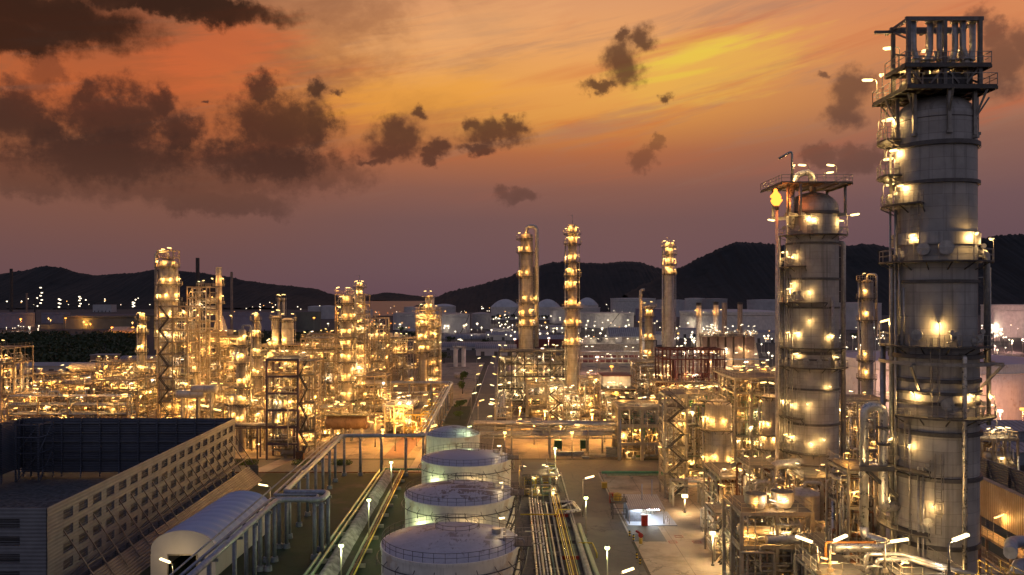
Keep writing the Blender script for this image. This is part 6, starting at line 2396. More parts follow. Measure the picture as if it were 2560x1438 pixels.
for k, (lb, pts, r, mt) in enumerate((('fat blue grey duct in the lower corner, topmost of three', [(43.6, 70, 18.6), (46.2, 74, 18.4), (50, 74.6, 18.2)], .55, 'pipe_blue'), ('fat blue grey duct in the lower corner, middle of three', [(43.4, 69, 16.9), (46.2, 73, 16.7), (50, 73.6, 16.5)], .5, 'pipe_blue'),
                                      ('fat blue grey duct in the lower corner, lowest of three', [(44.4, 72, 15.0), (47.6, 76, 14.8), (51, 77, 14.6)], .45, 'pipe_grey'))):
    b = B()
    b.pipe(pts, r, 14)
    tag(obj('duct', b, mt, None, None, pts[0]), lb, 'duct')
steel('yellow railed stair head at the lower edge before the tallest column', 36.4, 40.0, 62, 65.5, [15, 18.4], 2, 1, 'steel_yellow', seed=81, npipe=4, nlamp=0, cw=.2, rw=.06, brace=1)
for lb, x, y, z, a in (('long bright tube light on a curved pole before the tallest column', gx(2372, 65), 65, 18.4, .3), ('long bright tube light over the valve platform', gx(2212, 73), 73, 15.9, -.2), ('long bright tube light above the lower edge pipe deck', gx(2076, 74), 74, 15.6, .4),
                       ('bright tube light low over the lower edge, beside the concrete table', gx(2045, 73.5), 73.5, 15.6, 2.6)):
    r_ = lamp_post(lb, x, y, 2.6, 'lit_pale', a, 'bar', hs=.9, zb=z, power=1.8)
# truss structure by the pink tank, right edge
steel('pale frame with clustered floodlights between the tallest column and the pink lit tank', gx(2450, 150), gx(2545, 150), 150, 158, [9.5, 14.5], 3, 1, 'steel_tan', seed=91, npipe=14, nlamp=10, brace=.6, ls=1.0, lm='lit_pale', gear=2, where='the pale floodlight frame')
lamp_post('tall tan lamp mast beside the pale floodlight frame', gx(2492, 146), 146, 21, 'lit_pale', pi, 'bar', hs=1.2)
# ================================================================== free standing lamps of the plant
rnd = random.Random(5)


def post(lb, px, py, h, mt, kind='bar', hs=1.1, ang=None, group=None):
    D = gd(py)
    return lamp_post(lb, gx(px, D), D, h, mt, rnd.choice((0, pi, .4, 2.6)) if ang is None else ang, kind, group, hs)


post('orange sodium lamp post in the orange yard, nearer the road', 1063, 1140, 7.0, 'lit_amber', 'bar', 1.6)
post('orange sodium lamp post in the orange yard, before the raised pipeline', 957, 1160, 8.0, 'lit_amber', 'globe', 1.2)
post('orange sodium lamp post at the far end of the orange yard', 1022, 1065, 7.0, 'lit_amber', 'bar', 1.6)
post('orange lamp post glowing strongest behind the slim post frame', 248, 985, 7.5, 'lit_orange', 'flood', 2.6)
for k, (px, py) in enumerate(((1195, 1068), (1190, 1018), (1188, 985), (1178, 1045), (1196, 958), (1192, 935), (1240, 1075), (1238, 1020), (1243, 985), (1236, 950), (1240, 930))):
    post('lamp post along the main road between the two plant units', px, py, 8, ('lit_warm', 'lit_pale')[k % 2], 'bar', .9, (.35 if px < 1215 else pi - .35), 'lamp posts along the main road')
for lb, px, py, h, mt, hs in (('pink white floodlight post beside the first slim tower, left', 1287, 915, 16, 'lit_pink', 3.0), ('pink white floodlight post right of the first slim tower, lower', 1356, 925, 12, 'lit_pink', 3.4), ('pink white floodlight post right of the first slim tower, upper', 1372, 905, 15, 'lit_pink', 3.0),
                              ('pink white floodlight post before the trussed table', 1383, 935, 8, 'lit_pink', 2.4), ('pink white floodlight post by the cooling tower foot', 1493, 935, 9, 'lit_pink', 3.2), ('red beacon lamp post glowing orange beside the cooling tower', 1529, 965, 9, 'lit_orange', 2.6),
                              ('pink white floodlight post over the dark red gantry', 1735, 965, 14, 'lit_pink', 2.2), ('pink white floodlight post by the boiler house end', 1866, 950, 9, 'lit_pink', 3.2), ('orange floodlight post beside the second tall column', 1910, 975, 9, 'lit_orange', 3.2),
                              ('orange lamp post before the far left tank, single', 785, 835, 18, 'lit_orange', 4.0), ('white lamp post beside the dark left tanks', 820, 840, 13, 'lit_white', 3.2)):
    post(lb, px, py, h, mt, 'flood', hs * .5)
for lb, px, py, mt in (('yellow globe lamp post under the blue topped bridge, middle', 1430, 1150, 'lit_warm'), ('yellow globe lamp post under the blue topped bridge, by the white tanks', 1262, 1150, 'lit_warm'), ('lamp post in the yellow yard under the trussed table', 1300, 1075, 'lit_amber'),
                       ('amber lamp post in the yellow yard by the stair and valve structure', 1362, 1085, 'lit_amber'), ('amber lamp post below the concrete rack', 1600, 1130, 'lit_amber'), ('amber lamp post behind the dark green crates', 1480, 1095, 'lit_amber')):
    post(lb, px, py, 6.5, mt, 'globe', 1.2)
for lb, px, py in (('orange sodium lamp post in the orange yard, between raised pipeline and red path', 988, 1128), ('orange sodium lamp post in the orange yard, beside the red path', 1042, 1116), ('orange sodium lamp post deep in the orange yard, near the white lit frame', 1000, 1092),
                   ('orange sodium lamp post at the corner of the orange yard by the rusty drums', 938, 1118)):
    post(lb, px, py, 6.5, 'lit_amber', 'bar', .9)
for lb, px, py in (('amber lamp post in the yellow yard, beside the truss posts', 1335, 1112), ('amber lamp post in the yellow yard, behind the nearer green crate', 1402, 1118), ('amber lamp post in the yellow yard, toward the concrete rack', 1512, 1106)):
    post(lb, px, py, 6.0, 'lit_amber', 'globe', .9)
lamp_post('bare work lamp added to brighten the concrete slab, by the steel deck of the shiny vessel', 35.2, 137, 5, 'lit_pale', 0, 'flood', hs=.9, power=7)  # this post and the next are added to lift the slab's brightness
lamp_post('bare work lamp added to brighten the concrete slab, by the scaffold stair', 30.6, 122, 5, 'lit_pale', 0, 'flood', hs=.8, power=6)
post('lamp post by the red path beside the purple frame', 700, 1130, 4, 'lit_warm', 'bar', 1.2)
post('lamp post on the small square behind the manifold rows', 525, 1075, 7, 'lit_warm', 'bar', 1.6)
post('second lamp post on the small square behind the manifold rows', 556, 1068, 5, 'lit_warm', 'bar', 1.6)

for lb, px, py, h in (('orange floodlight post before the first orange gabled shed', 280, 840, 9), ('orange floodlight post before the second orange gabled shed', 332, 840, 9), ('orange floodlight post among the dim far tanks, alone', 52, 826, 14),
                      ('orange floodlight post by the reddish lit tank', 164, 826, 15), ('red orange floodlight post against the olive tank wall', 216, 828, 8)):
    D = gd(py)
    lamp_post(lb, gx(px, D), D, h, 'lit_orange', 0, 'flood', None, 2.0, power=(14 if 'shed' in lb else 9))
for k, px in enumerate((1000, 1060, 1120, 1160, 1240, 1290, 1360, 1400, 1470, 1520, 1570, 1620, 1720, 1780, 1840, 1900, 2110, 2160, 2480, 2540)):  # row of posts put in to light up the far tank walls
    py = (836, 838, 842, 840, 812, 814, 812, 814, 824, 822, 822, 818, 832, 830, 832, 830, 815, 816, 842, 842)[k]
    D = gd(py)
    lamp_post('tall floodlight post added to brighten the pale far tanks', gx(px, D), D, 11, 'lit_white', 0, 'flood', 'added floodlight posts before the far tanks', 2.0, power=22)
# hedges and small trees by the road
for lb, px, py, h, r, sd_, mt in (('bright green round bush beside the main road, nearer', 1150, 1050, 3.4, 2.4, 3, 'leaf_bright'), ('bright green bush beside the main road, next behind', 1152, 1025, 3.4, 2.6, 4, 'leaf_bright'), ('slim green tree under the road lamps', 1156, 985, 5.5, 2.2, 5, 'leaf_bright'),
                                  ('small green tree farther along the road', 1158, 960, 6, 2.6, 6, 'leaf_bright')):
    D = gd(py)
    tree(lb, gx(px, D), D, h, r, sd_, mt, 420)
for lb, px0, px1, py in (('clipped green hedge on the verge before the purple frame, right part', 735, 800, 1163), ('clipped green hedge beside the slatted enclosure', 588, 640, 1163), ('clipped green hedge on the verge by the raised pipeline', 835, 872, 1163)):
    D = gd(py)
    b = B()
    r2 = random.Random(int(px0))
    for k in range(8):
        leaves(b, r2, (gx(px0 + (px1 - px0) * (k + .5) / 8, D), D, .6), .9 + (gx(px1, D) - gx(px0, D)) / 14, .75, 90, .17)
    tag(obj('hedge', b, 'leaf_bright', None, None, (gx(px0, D), D, 0)), lb, 'hedge')
rc = thing('switch_box', 'red brown cabinet on the verge by the cross road', 'cabinet', (gx(752, 194), 194, 0))
b = B()
b.box(gx(742, 202), gx(760, 202), 201.2, 202.4, .1, 2.0)
obj('case', b, 'pipe_rust', rc)
b = B()
b.box(gx(741, 202), gx(761, 202), 201.1, 202.5, 2.0, 2.12)
obj('lid', b, 'steel_dark', rc)

# ================================================================== tank farm and works beyond


def far_tank(label, px0, px1, pyt, pyb, mat='white_dim', roof=None, rise_px=0, stair=None, D=None, group=None, n=40):
    D = D or gd(pyb)
    R = (px1 - px0) / 2 / 2000 * D
    cx = gx((px0 + px1) / 2, D + R)
    return storage_tank(label, cx, D + R, R, gz(pyt, D + R * .0), mat, roof or mat, rise=rise_px / 2000 * D, n=n, rails=False, stair=stair, rw=.2)


far_tank('grey white tank left of the pale single column', 982, 1072, 784, 826, 'white_dim', 'roof_grey', 2)
far_tank('white tank with a dark slanting stair beside the pale single column', 1086, 1176, 786, 833, 'white_dim', 'roof_grey', 3, (-60, -20))
far_tank('ribbed grey tank next to the white tank with slanting stair', 1178, 1228, 785, 823, 'tank_ribbed', 'roof_grey', 4)
far_tank('far domed tank left of the first slim tower', 1226, 1300, 768, 800, 'white_wall', 'white_dim', 20, (-80, -30))
far_tank('far domed tank between the first two slim towers', 1336, 1402, 768, 800, 'white_wall', 'white_dim', 20)
far_tank('far domed tank right of the middle slim tower', 1440, 1496, 763, 797, 'white_wall', 'white_dim', 19)
far_tank('flat tank in front of the far domes', 1372, 1502, 769, 794, 'white_dim', 'roof_grey', 1, D=1240)
far_tank('large cream tank with slanting stair behind the cooling tower', 1448, 1586, 783, 812, 'white_wall', 'roof_grey', 1, (-95, -70), D=1060)
far_tank('purple grey tank behind the short tan tower', 1588, 1690, 772, 806, 'purple_tank', 'roof_grey', 1)
far_tank('huge white tank behind the boiler stacks', 1694, 1950, 780, 818, 'white_wall', 'white_dim', 5, D=900)
far_tank('far white tank below the big hill, with flood lamp', 1712, 1762, 746, 772, 'white_wall', None, 1, D=1750)
far_tank('far ribbed tank below the big hill', 1756, 1818, 747, 770, 'tank_ribbed', None, 1, D=1700)
far_tank('far white tank edge beside the second tall column', 1868, 1970, 750, 772, 'white_dim', None, 1, D=1600)
far_tank('far flat white tank above the cream tank', 1525, 1640, 746, 764, 'white_wall', None, 1, D=1800)
far_tank('far white tank left of the third slim tower', 1640, 1712, 750, 775, 'white_dim', None, 1, D=1650)
far_tank('white tank wall between the tall columns', 2085, 2200, 758, 802, 'white_dim', 'roof_grey', 2, D=1000)
far_tank('white tank at the picture edge behind the tallest column', 2462, 2660, 763, 832, 'white_wall', 'roof_grey', 1, D=800)
far_tank('big pale tank flooded with pink light behind the two tall columns', 2095, 2585, 912, 1062, 'tank_white', 'tank_roof_clean', 9, D=262, n=72)
far_tank('dim tank with the reddish lit wall far behind the zigzag stairs', 168, 382, 790, 822, 'olive_tank', 'dark_tank', 2, D=1000)
far_tank('dim grey tank at the far edge near the chimneys', -30, 80, 783, 815, 'purple_tank', 'dark_tank', 2, D=1050)
far_tank('dim purple tank between the two dark far tanks', 108, 172, 782, 802, 'purple_tank', 'dark_tank', 1, D=1250)
far_tank('dark olive tank behind the silos', 738, 802, 780, 820, 'olive_tank', 'dark_tank', 1, D=1000)
far_tank('wide dark tank behind the furnace', 560, 690, 782, 826, 'purple_tank', 'dark_tank', 2, D=960)
far_tank('far pale tank behind the silo tops', 770, 808, 767, 790, 'white_dim', None, 2, D=1500)
far_tank('far pale tank between silos and twin columns', 800, 840, 766, 788, 'white_dim', None, 2, D=1500)
far_tank('small pinkish domed tank left of the far domes', 1080, 1140, 766, 782, 'white_dim', None, 6, D=1500)
far_tank('pale far tank beside the bay shore', 905, 932, 775, 800, 'white_dim', None, 2, D=1150)
far_tank('reddish lit far tank by the bay shore', 1010, 1050, 768, 786, 'white_dim', None, 1, D=1400)
far_tank('far white tank top under the central hill', 1290, 1340, 757, 775, 'white_dim', None, 4, D=1750)


def bulwark(label, px0, px1, pyt, pyb, depth, mat, roof=None, gable=0, name='warehouse', D=None, cat='building', curved=False):
    D = D or gd(pyb)
    x0, x1 = gx(px0, D), gx(px1, D)
    zt = gz(pyt, D)
    root = thing(name, label, cat, ((x0 + x1) / 2, D, 0))
    b = B()
    b.box(x0, x1, D, D + depth, 0, zt)
    obj('wall', b, mat, root)
    b = B()
    if curved:
        o = len(b.v)
        n_ = 12
        for k in range(n_ + 1):
            a = pi * k / n_
            y, z = D + depth / 2 - depth * .52 * cos(a), zt + gable * sin(a)
            b.v += [(x0 - .5, y, z), (x1 + .5, y, z)]
        for k in range(n_):
            b.face([o + k * 2, o + k * 2 + 1, o + k * 2 + 3, o + k * 2 + 2], True)
        b.face([o + k * 2 for k in range(n_ + 1)])
        b.face([o + k * 2 + 1 for k in range(n_ + 1)][::-1])
    elif gable:
        m_ = D + depth / 2
        b.v += [(x0 - .5, D - .5, zt), (x1 + .5, D - .5, zt), (x1 + .5, m_, zt + gable), (x0 - .5, m_, zt + gable), (x0 - .5, D + depth + .5, zt), (x1 + .5, D + depth + .5, zt)]
        for q in ([0, 1, 2, 3], [3, 2, 5, 4], [0, 3, 4], [1, 5, 2]):
            b.face(q)
    else:
        b.box(x0 - .4, x1 + .4, D - .4, D + depth + .4, zt, zt + .5)
    obj('roof', b, roof or 'roof_grey', root)
    n_ = max(2, min(8, int((x1 - x0) / 9)))
    for k in range(n_):
        b = B()
        x = x0 + (x1 - x0) * (k + .5) / n_
        b.box(x - 1.3, x + 1.3, D - .06, D - .01, 0, min(zt * .6, 4))
        obj('door', b, 'steel_dark', root)
    return root


bulwark('long curved roof hall beyond the main road, nearest of the halls', 1105, 1262, 868, 880, 22, 'white_dim', 'hall_roof', 3.5, D=620, curved=True)
bulwark('curved roof hall beyond the main road, behind the nearest hall', 1108, 1215, 848, 856, 26, 'white_dim', 'hall_roof', 5, D=780, curved=True)
bulwark('low bluish hall left of the dark trussed table', 1190, 1290, 872, 885, 18, 'white_dim', 'hall_roof', 2.5, D=560, curved=True)
bulwark('grey gabled hall behind the cooling tower', 1524, 1612, 842, 862, 18, 'white_wall', 'hall_roof', 6.5, D=580)
bulwark('low red brown hall behind the first slim tower', 1285, 1420, 848, 866, 20, 'roof_maroon', 'hall_roof', 3, D=650)
bulwark('wide hall with pink lit front behind the main road lamps', 1215, 1330, 838, 850, 20, 'white_dim', 'hall_roof', 3, D=760)
bulwark('long low grey building along the dark wood edge', 20, 280, 915, 945, 12, 'white_dim', 'roof_grey', 1.5, D=425)
bulwark('long grey shed with rounded roof behind the low frames', 300, 380, 900, 925, 10, 'white_dim', 'hall_roof', 2, D=440, curved=True)
bulwark('dull red box building at the wood edge, first of two', 226, 252, 889, 912, 8, 'brown_casing', 'roof_grey', 0, D=470)
bulwark('dull red box building at the wood edge, second of two', 258, 284, 889, 912, 8, 'brown_casing', 'roof_grey', 0, D=470)
bulwark('orange lit gabled shed before the far tanks', 272, 312, 827, 834, 22, 'concrete_warm', 'concrete_warm', 4, D=860)
bulwark('orange lit gabled shed beside the first orange one', 312, 350, 829, 834, 22, 'concrete_warm', 'concrete_warm', 3, D=860)
bulwark('long low dark shed before the reddish lit tank', 100, 262, 826, 834, 14, 'brown_casing', 'stack_dark', 1, D=900)
bulwark('flat pale building among the distant lights', 232, 278, 762, 775, 30, 'white_dim', 'roof_grey', 0, D=2200)
bulwark('low flat building with lit yard by the bay', 1020, 1062, 828, 838, 16, 'concrete_warm', 'roof_grey', 2, D=830)
bulwark('white shed hidden between the tall columns', 2100, 2210, 882, 905, 14, 'white_wall', 'roof_grey', 1, D=500)
bulwark('bluish flat roofed shed at the picture edge', 2462, 2600, 1078, 1110, 16, 'steel_blue', 'hall_roof', 1.5, D=196)
bulwark('second bluish flat roofed shed nearer the tallest column', 2462, 2600, 1130, 1160, 10, 'steel_blue', 'hall_roof', 1.2, D=176)
bulwark('low pale workshop behind the trussed table, pink lit', 1300, 1372, 832, 842, 16, 'white_wall', 'hall_roof', 2, D=830)
bulwark('long pale shed below the flat tank of the domes', 1376, 1452, 818, 828, 18, 'white_wall', 'hall_roof', 2, D=930)
bulwark('small pale gatehouse beyond the curved halls', 1232, 1276, 824, 832, 14, 'white_wall', 'roof_grey', 1.5, D=890)
bulwark('pale shed row right of the gabled hall', 1622, 1690, 836, 850, 14, 'white_wall', 'hall_roof', 2.5, D=690)
bulwark('pale pump house before the huge white tank', 1700, 1748, 824, 836, 12, 'white_wall', 'roof_grey', 1.5, D=800)
bulwark('low warehouse behind the boiler house', 1880, 1948, 832, 848, 14, 'white_dim', 'hall_roof', 2, D=720)
# cooling tower: concrete box on columns, three fan stacks
D = 500
ct = thing('cooling_tower', 'long concrete cooling tower with three fan stacks on its roof', 'cooling tower', (gx(1524, D), D, 0))
xa, xb = gx(1440, D), gx(1602, D)
b = B()
b.box(xa, xb, D, D + 16, gz(888, D), gz(862, D))
obj('wall', b, 'concrete', ct)
b = B()
b.box(xa - .6, xb + .6, D - .6, D + 16.6, gz(862, D), gz(862, D) + .5)
obj('roof_deck', b, 'concrete', ct)
for px in (1478, 1526, 1577):
    b = B()
    z = gz(862, D) + .5
    b.lathe([(5.0, z), (4.2, z + 2.0), (4.2, z + 2.8), (4.7, z + 3.6), (4.4, z + 3.6), (3.9, z + 2.6)], (gx(px, D), D + 8, 0), 26)
    obj('fan_stack', b, 'concrete', ct)
for k in range(12):
    b = B()
    x = xa + .5 + (xb - xa - 1) * k / 11
    b.beam((x, D + .4, 0), (x, D + .4, gz(888, D)), .5)
    obj('column', b, 'concrete_warm', ct)
b = B()
b.box(xa + 1, xb - 1, D + 3, D + 14, 0, gz(888, D))
obj('fill', b, 'roof_maroon', ct)
for k in range(7):
    lamp(ct, (xa + 3 + k * (xb - xa - 6) / 6, D - .3, gz(862, D) + .5), k, 'pole', 'lit_white', 1.3)
for k in range(8):
    lamp(ct, (xa + 2 + k * (xb - xa - 4) / 7, D - .5, .3), k, 'pole', 'lit_white', 1.3)
# boiler house: brown casings and four stacks
D = 432
bh = thing('boiler_house', 'row of brown boiler casings with walkways, four stacks behind', 'boiler house', (gx(1825, D), D, 0))
for k, (pa, pb_) in enumerate(((1756, 1768), (1775, 1790), (1797, 1812), (1816, 1832), (1836, 1858), (1862, 1886))):
    b = B()
    b.box(gx(pa, D), gx(pb_, D), D, D + 12, gz(935, D), gz(842, D))
    for q in range(5):
        z = gz(935, D) + (gz(842, D) - gz(935, D)) * (q + .5) / 5
        b.box(gx(pa, D) - .15, gx(pb_, D) + .15, D - .2, D + 12.2, z, z + .25)
    obj('casing', b, 'brown_casing', bh)
b = B()
b.hexa([(gx(1886, D), D, gz(935, D)), (gx(1905, D), D, gz(935, D)), (gx(1905, D), D + 10, gz(935, D)), (gx(1886, D), D + 10, gz(935, D)), (gx(1886, D), D, gz(850, D)), (gx(1888, D), D, gz(850, D)), (gx(1888, D), D + 10, gz(850, D)), (gx(1886, D), D + 10, gz(850, D))])
obj('duct', b, 'stack_pale', bh)
for py in (842, 835):
    b = B()
    b.box(gx(1750, D), gx(1890, D), D - 2, D + 6, gz(py, D), gz(py, D) + .2)
    b.rail([(gx(1750, D), D - 2, gz(py, D) + .2), (gx(1890, D), D - 2, gz(py, D) + .2)], 1.2, .12, 3)
    obj('walkway', b, 'steel_tan', bh)
rnd2 = random.Random(31)
for k in range(26):
    px = rnd2.uniform(1752, 1888)
    py = rnd2.choice((842, 838, 830, 826))
    lamp(bh, (gx(px, D), D - 2, gz(py, D)), rnd2.uniform(0, 6), 'pole', 'lit_white', 1.1, .6)
for k in range(16):
    lamp(bh, (gx(rnd2.uniform(1765, 1870), D), D - .4, gz(rnd2.uniform(870, 930), D)), -pi / 2, 'bracket', 'lit_pale', 1.2, 1.5)
for k in range(14):
    b = B()
    px = rnd2.uniform(1756, 1886)
    b.pipe([(gx(px, D), D - 1, gz(842, D)), (gx(px, D), D - 1, gz(rnd2.uniform(822, 834), D)), (gx(px + rnd2.uniform(-9, 9), D), D - 1, gz(828, D))], .22, 6)
    obj('pipe_run', b, 'steel_tan', bh)
stack('boiler stack with black cap, first of the pair with ring platforms', 1747, 436, 6.2, 757, 'stack_pale', 0, rings=(793,), cap=1.6)
stack('boiler stack with black cap, second of the pair with ring platforms', 1790, 436, 6.2, 755, 'stack_pale', 0, rings=(790,), cap=1.6)
stack('spiral ribbed boiler stack, nearer the capped pair', 1811, 470, 6.2, 757, 'brown_casing', 0)
stack('spiral ribbed boiler stack, apart from the capped pair', 1850, 470, 6.2, 757, 'brown_casing', 0, cap=1.0)
# two small white silos with a linking platform by the far end of the road
D = 470
ts = thing('twin_silo', 'two small white silos joined by a platform beside the main road end', 'silo', (gx(1148, D), D, 0))
for px in (1139, 1159):
    b = B()
    b.lathe([(1.2, 0), (1.3, 1), (1.3, 10.5), (.02, 11.5)], (gx(px, D), D, 0), 16)
    obj('shell', b, 'white_wall', ts)
b = B()
b.box(gx(1132, D), gx(1166, D), D - 2, D + 2, 11.5, 11.8)
b.rail([(gx(1132, D), D - 2, 11.8), (gx(1166, D), D - 2, 11.8)], 1.2, .1, 2)
obj('platform', b, 'steel_galv', ts)
lamp(ts, (gx(1142, D), D - 1.9, 11.8), 0, 'pole', 'lit_white', 1.8)
lamp(ts, (gx(1160, D), D - 1.9, 11.8), pi, 'pole', 'lit_white', 1.6)
drum('orange pink horizontal tank on a gantry near the two small silos', (gx(1150, 400), 400, gz(938, 400)), 5, 1.3, 'x', 'stack_pale', leg=gz(938, 400) - 1.6)

# ---- woods and trees
rw_ = random.Random(12)
b = B()
for k in range(900):
    D = rw_.uniform(470, 860)
    px = rw_.uniform(-60, 345 if D < 700 else 360)
    h = rw_.uniform(2, 5.5)
    leaves(b, rw_, (gx(px, D), D, h * .6), rw_.uniform(2.5, 5), h * .55, 20, rw_.uniform(.9, 1.5))
tag(obj('woods', b, 'leaf'), 'dark scrub wood on the flat land before the far tanks', 'woods', kind='stuff')
b = B()
for k in range(420):
    px = rw_.choice((rw_.uniform(440, 840), rw_.uniform(640, 850)))
    D = rw_.uniform(520, 880)
    h = rw_.uniform(2, 5)
    leaves(b, rw_, (gx(px, D), D, h * .6), rw_.uniform(2.5, 5), h * .55, 20, rw_.uniform(.9, 1.5))
tag(obj('woods', b, 'leaf'), 'dark scrub wood behind the furnace and silos', 'woods', kind='stuff')
spots = [(1236, 800, 9, 6), (1250, 802, 12, 8), (1268, 803, 11, 7), (1285, 802, 12, 7), (1345, 804, 11, 8), (1362, 805, 12, 8), (1222, 803, 8, 6), (1556, 788, 12, 9), (1572, 787, 14, 10), (1595, 788, 12, 9), (1728, 790, 10, 8), (1742, 790, 9, 7), (1815, 796, 10, 8),
         (1003, 835, 9, 6), (1022, 850, 8, 6), (1040, 852, 9, 6), (960, 858, 9, 7), (976, 862, 9, 7), (1125, 862, 8, 6), (1095, 905, 7, 5), (1110, 908, 8, 6), (1212, 865, 7, 5), (2140, 850, 8, 6), (2165, 852, 9, 7), (2475, 850, 8, 6), (880, 850, 9, 7), (930, 846, 8, 6), (1420, 806, 9, 7), (1620, 800, 10, 8)]
TN = ['left of the domed tank', 'before the domed tank', 'close to the first slim tower', 'touching the first slim tower', 'between the slim towers', 'before the middle dome', 'by the ribbed tank', 'above the cream tank', 'tallest above the cream tank', 'above the cream tank end',
      'behind the first boiler stack', 'beside the first boiler stack', 'behind the spiral stacks', 'before the grey white tank', 'below the grey white tank', 'by the lit yard of the bay', 'behind the fan coolers', 'at the fan coolers end', 'by the double column', 'behind the two small silos', 'next to the two small silos',
      'beside the curved hall', 'between the tall columns', 'between the tall columns, taller', 'at the picture edge tank', 'behind the twin columns', 'by the bay road', 'behind the middle slim tower', 'by the purple grey tank']
for k, ((px, py, h, r), nm) in enumerate(zip(spots, TN)):
    D = gd(py)
    tree('dark round tree ' + nm, gx(px, D), D, h, r, k + 2, 'leaf', 140)

# ---- far lamps
rf = random.Random(21)
FL = {}


def far_lamp(px, py, h, s, mt, lb, grp):
    D = gd(py)
    key = (mt, round(h), s)
    x = gx(px, D)
    if key not in FL:
        b = B()
        b.cur = 0
        b.beam((0, 0, 0), (0, 0, h), .14 + D * .00008)
        b.cur = 1
        o = len(b.v)
        for (u, v, w) in ((0, 0, -1), (1, 0, 0), (0, 1, 0), (-1, 0, 0), (0, -1, 0), (0, 0, 1)):
            b.v.append((u * s * .62, v * s * .5, h + s * .5 + w * s * .5))
        for q in ((0, 2, 1), (0, 3, 2), (0, 4, 3), (0, 1, 4), (5, 1, 2), (5, 2, 3), (5, 3, 4), (5, 4, 1)):
            b.face([o + i for i in q])
        me = bpy.data.meshes.new('lamp_post')
        me.from_pydata(b.v, [], b.f)
        me.polygons.foreach_set('material_index', b.mi)
        me.materials.append(MATS['steel_galv'])
        me.materials.append(MATS[mt])
        FL[key] = me
    o = bpy.data.objects.new('lamp_post', FL[key])
    COL.objects.link(o)
    o.location = (x, D, 0)
    o.rotation_euler = (0, 0, rf.uniform(0, 3))
    tag(o, lb, 'lamp post', grp)
    if mt in LIGHTCOL:
        throw(o, (0, 0, h - .6), mt, 4.0 if mt == 'lit_white' else 3.0, .4)


def spread_(n, pxr, pyr, hr, ss, mts, lb, grp):
    for _ in range(n):
        far_lamp(rf.uniform(*pxr), rf.uniform(*pyr), rf.choice(hr), rf.choice(ss), rf.choice(mts), lb, grp)


FAR = {'far_white': B(), 'far_amber': B(), 'far_orange': B()}


def distant(n, pxr, pyr, hr, ss, mts):
    for _ in range(n):
        D = gd(rf.uniform(*pyr))
        x, h, s = gx(rf.uniform(*pxr), D), rf.choice(hr) * rf.uniform(.6, 1.2), rf.choice(ss)
        b = FAR[rf.choice(mts)]
        b.cur = 1
        b.beam((x, D, 0), (x, D, h), .2)
        b.cur = 0
        o = len(b.v)
        for (u, v, w) in ((0, 0, -1), (1, 0, 0), (0, 1, 0), (-1, 0, 0), (0, -1, 0), (0, 0, 1)):
            b.v.append((x + u * s * .62, D + v * s * .5, h + s * .5 + w * s * .5))
        for q in ((0, 2, 1), (0, 3, 2), (0, 4, 3), (0, 1, 4), (5, 1, 2), (5, 2, 3), (5, 3, 4), (5, 4, 1)):
            b.face([o + i for i in q])


distant(150, (0, 400), (759, 775), (6, 14, 24, 40), (2.6, 3.4, 5), ('far_white', 'far_white', 'far_white', 'far_amber'))
for px, y0_, y1_ in ((99, 722, 770), (196, 742, 772), (145, 748, 772), (330, 756, 772)):
    for k in range(5):
        D = 1500
        FAR['far_white'].cur = 0
        py = y0_ + (y1_ - y0_) * k / 5 + rf.uniform(-2, 2)
        FAR['far_white'].box(gx(px + (k % 2) * 3, D), gx(px + (k % 2) * 3, D) + 2.6, D, D + 2, gz(py, D), gz(py, D) + 1.8)
distant(60, (400, 840), (762, 795), (8, 14, 20), (2, 2.6, 3), ('far_white', 'far_white', 'far_amber'))
distant(50, (1420, 1700), (757, 785), (8, 14, 18, 24), (2.6, 3.4), ('far_white',))
distant(25, (1700, 1960), (762, 790), (10, 18, 24), (2.6, 3.2), ('far_white',))
distant(110, (1090, 1720), (783, 858), (6, 9, 12), (1.0, 1.3, 1.8), ('far_white', 'far_white', 'far_white', 'far_amber'))
distant(60, (1690, 1960), (790, 900), (6, 9, 14), (1.0, 1.3, 1.6), ('far_white', 'far_white', 'far_amber'))
distant(45, (880, 1090), (780, 850), (6, 9, 12), (1.1, 1.5), ('far_white', 'far_amber', 'far_orange'))
distant(40, (2090, 2560), (790, 890), (6, 9, 12), (1.0, 1.4), ('far_white',))
distant(9, (1180, 1240), (745.5, 752), (6,), (9, 11), ('far_white',))
distant(8, (920, 960), (746.5, 750), (4,), (9, 12), ('far_amber',))
distant(30, (1080, 1300), (775, 805), (8, 14), (2, 2.6), ('far_white', 'far_amber'))
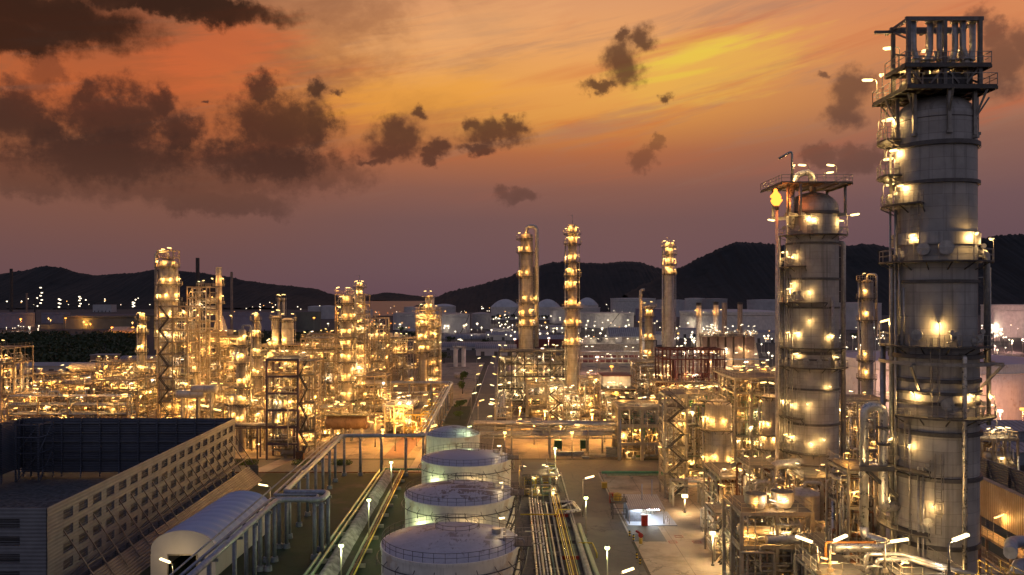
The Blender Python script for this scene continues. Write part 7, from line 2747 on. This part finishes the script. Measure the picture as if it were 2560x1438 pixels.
for k_, b in FAR.items():
    tag(obj('distant_lights', b, [k_, 'steel_dark']), {'far_white': 'mass of tiny white lights twinkling along the foot of the far hills', 'far_amber': 'mass of tiny amber lights scattered before the far hills', 'far_orange': 'scatter of tiny orange red lights by the bay shore'}[k_], 'lights', kind='stuff')
spread_(14, (15, 100), (828, 833), (4, 6), (1.0, 1.3), ('far_white',), 'small white lamp in the row at the dark wood edge', 'white lamps at the wood edge')
spread_(8, (40, 360), (812, 834), (6, 9), (1.6, 2.2), ('lit_orange', 'lit_amber'), 'orange lamp among the dim far tanks', 'orange lamps among the dim tanks')
spread_(26, (905, 1080), (778, 840), (6, 10, 14), (1.6, 2.2, 2.6), ('far_amber', 'lit_orange', 'far_white', 'far_orange'), 'orange or white lamp by the bay shore', 'lamps by the bay shore')
spread_(46, (1100, 1460), (800, 870), (7, 10, 13), (1.3, 1.7, 2.2), ('lit_white', 'far_white'), 'lamp among the halls and tanks beyond the main road', 'lamps among the halls')
spread_(34, (1440, 1720), (830, 905), (6, 9, 12), (1.2, 1.6, 1.9), ('lit_white', 'far_white'), 'lamp around the cooling tower and rear bridges', 'lamps around the cooling tower')
spread_(36, (1690, 1950), (850, 940), (6, 9, 12), (1.2, 1.6, 1.9), ('lit_white', 'far_white'), 'lamp around the boiler house', 'lamps around the boiler house')
spread_(22, (2095, 2225), (820, 905), (6, 9, 13), (1.2, 1.6), ('lit_white', 'far_white'), 'lamp seen between the two tall columns', 'lamps between the tall columns')
spread_(24, (2450, 2560), (845, 905), (6, 9, 13), (1.2, 1.6, 2.0), ('lit_white', 'lit_pink'), 'lamp at the picture edge behind the tallest column', 'lamps at the picture edge')
# pink flood on the big pale tank
for lb, px, D, mt, pw in (('pink floodlight post between the tall columns before the pale tank, nearer the slender column', 2143, 258, 'lit_pink', 4.0), ('pink floodlight post between the tall columns before the pale tank, nearer the tallest column', 2205, 252, 'lit_pink', 3.4),
                          ('red orange floodlight post at the picture edge before the pale tank', 2557, 250, 'lit_orange', 9.0), ('pink floodlight post before the pale tank, near the tallest column', 2500, 246, 'lit_pink', 2.2)):
    lamp_post(lb, gx(px, D), D, 6, mt, 0, 'flood', hs=1.4, power=pw)
print('OBJECTS', len(COL.objects), 'LAMPS', NL[0])
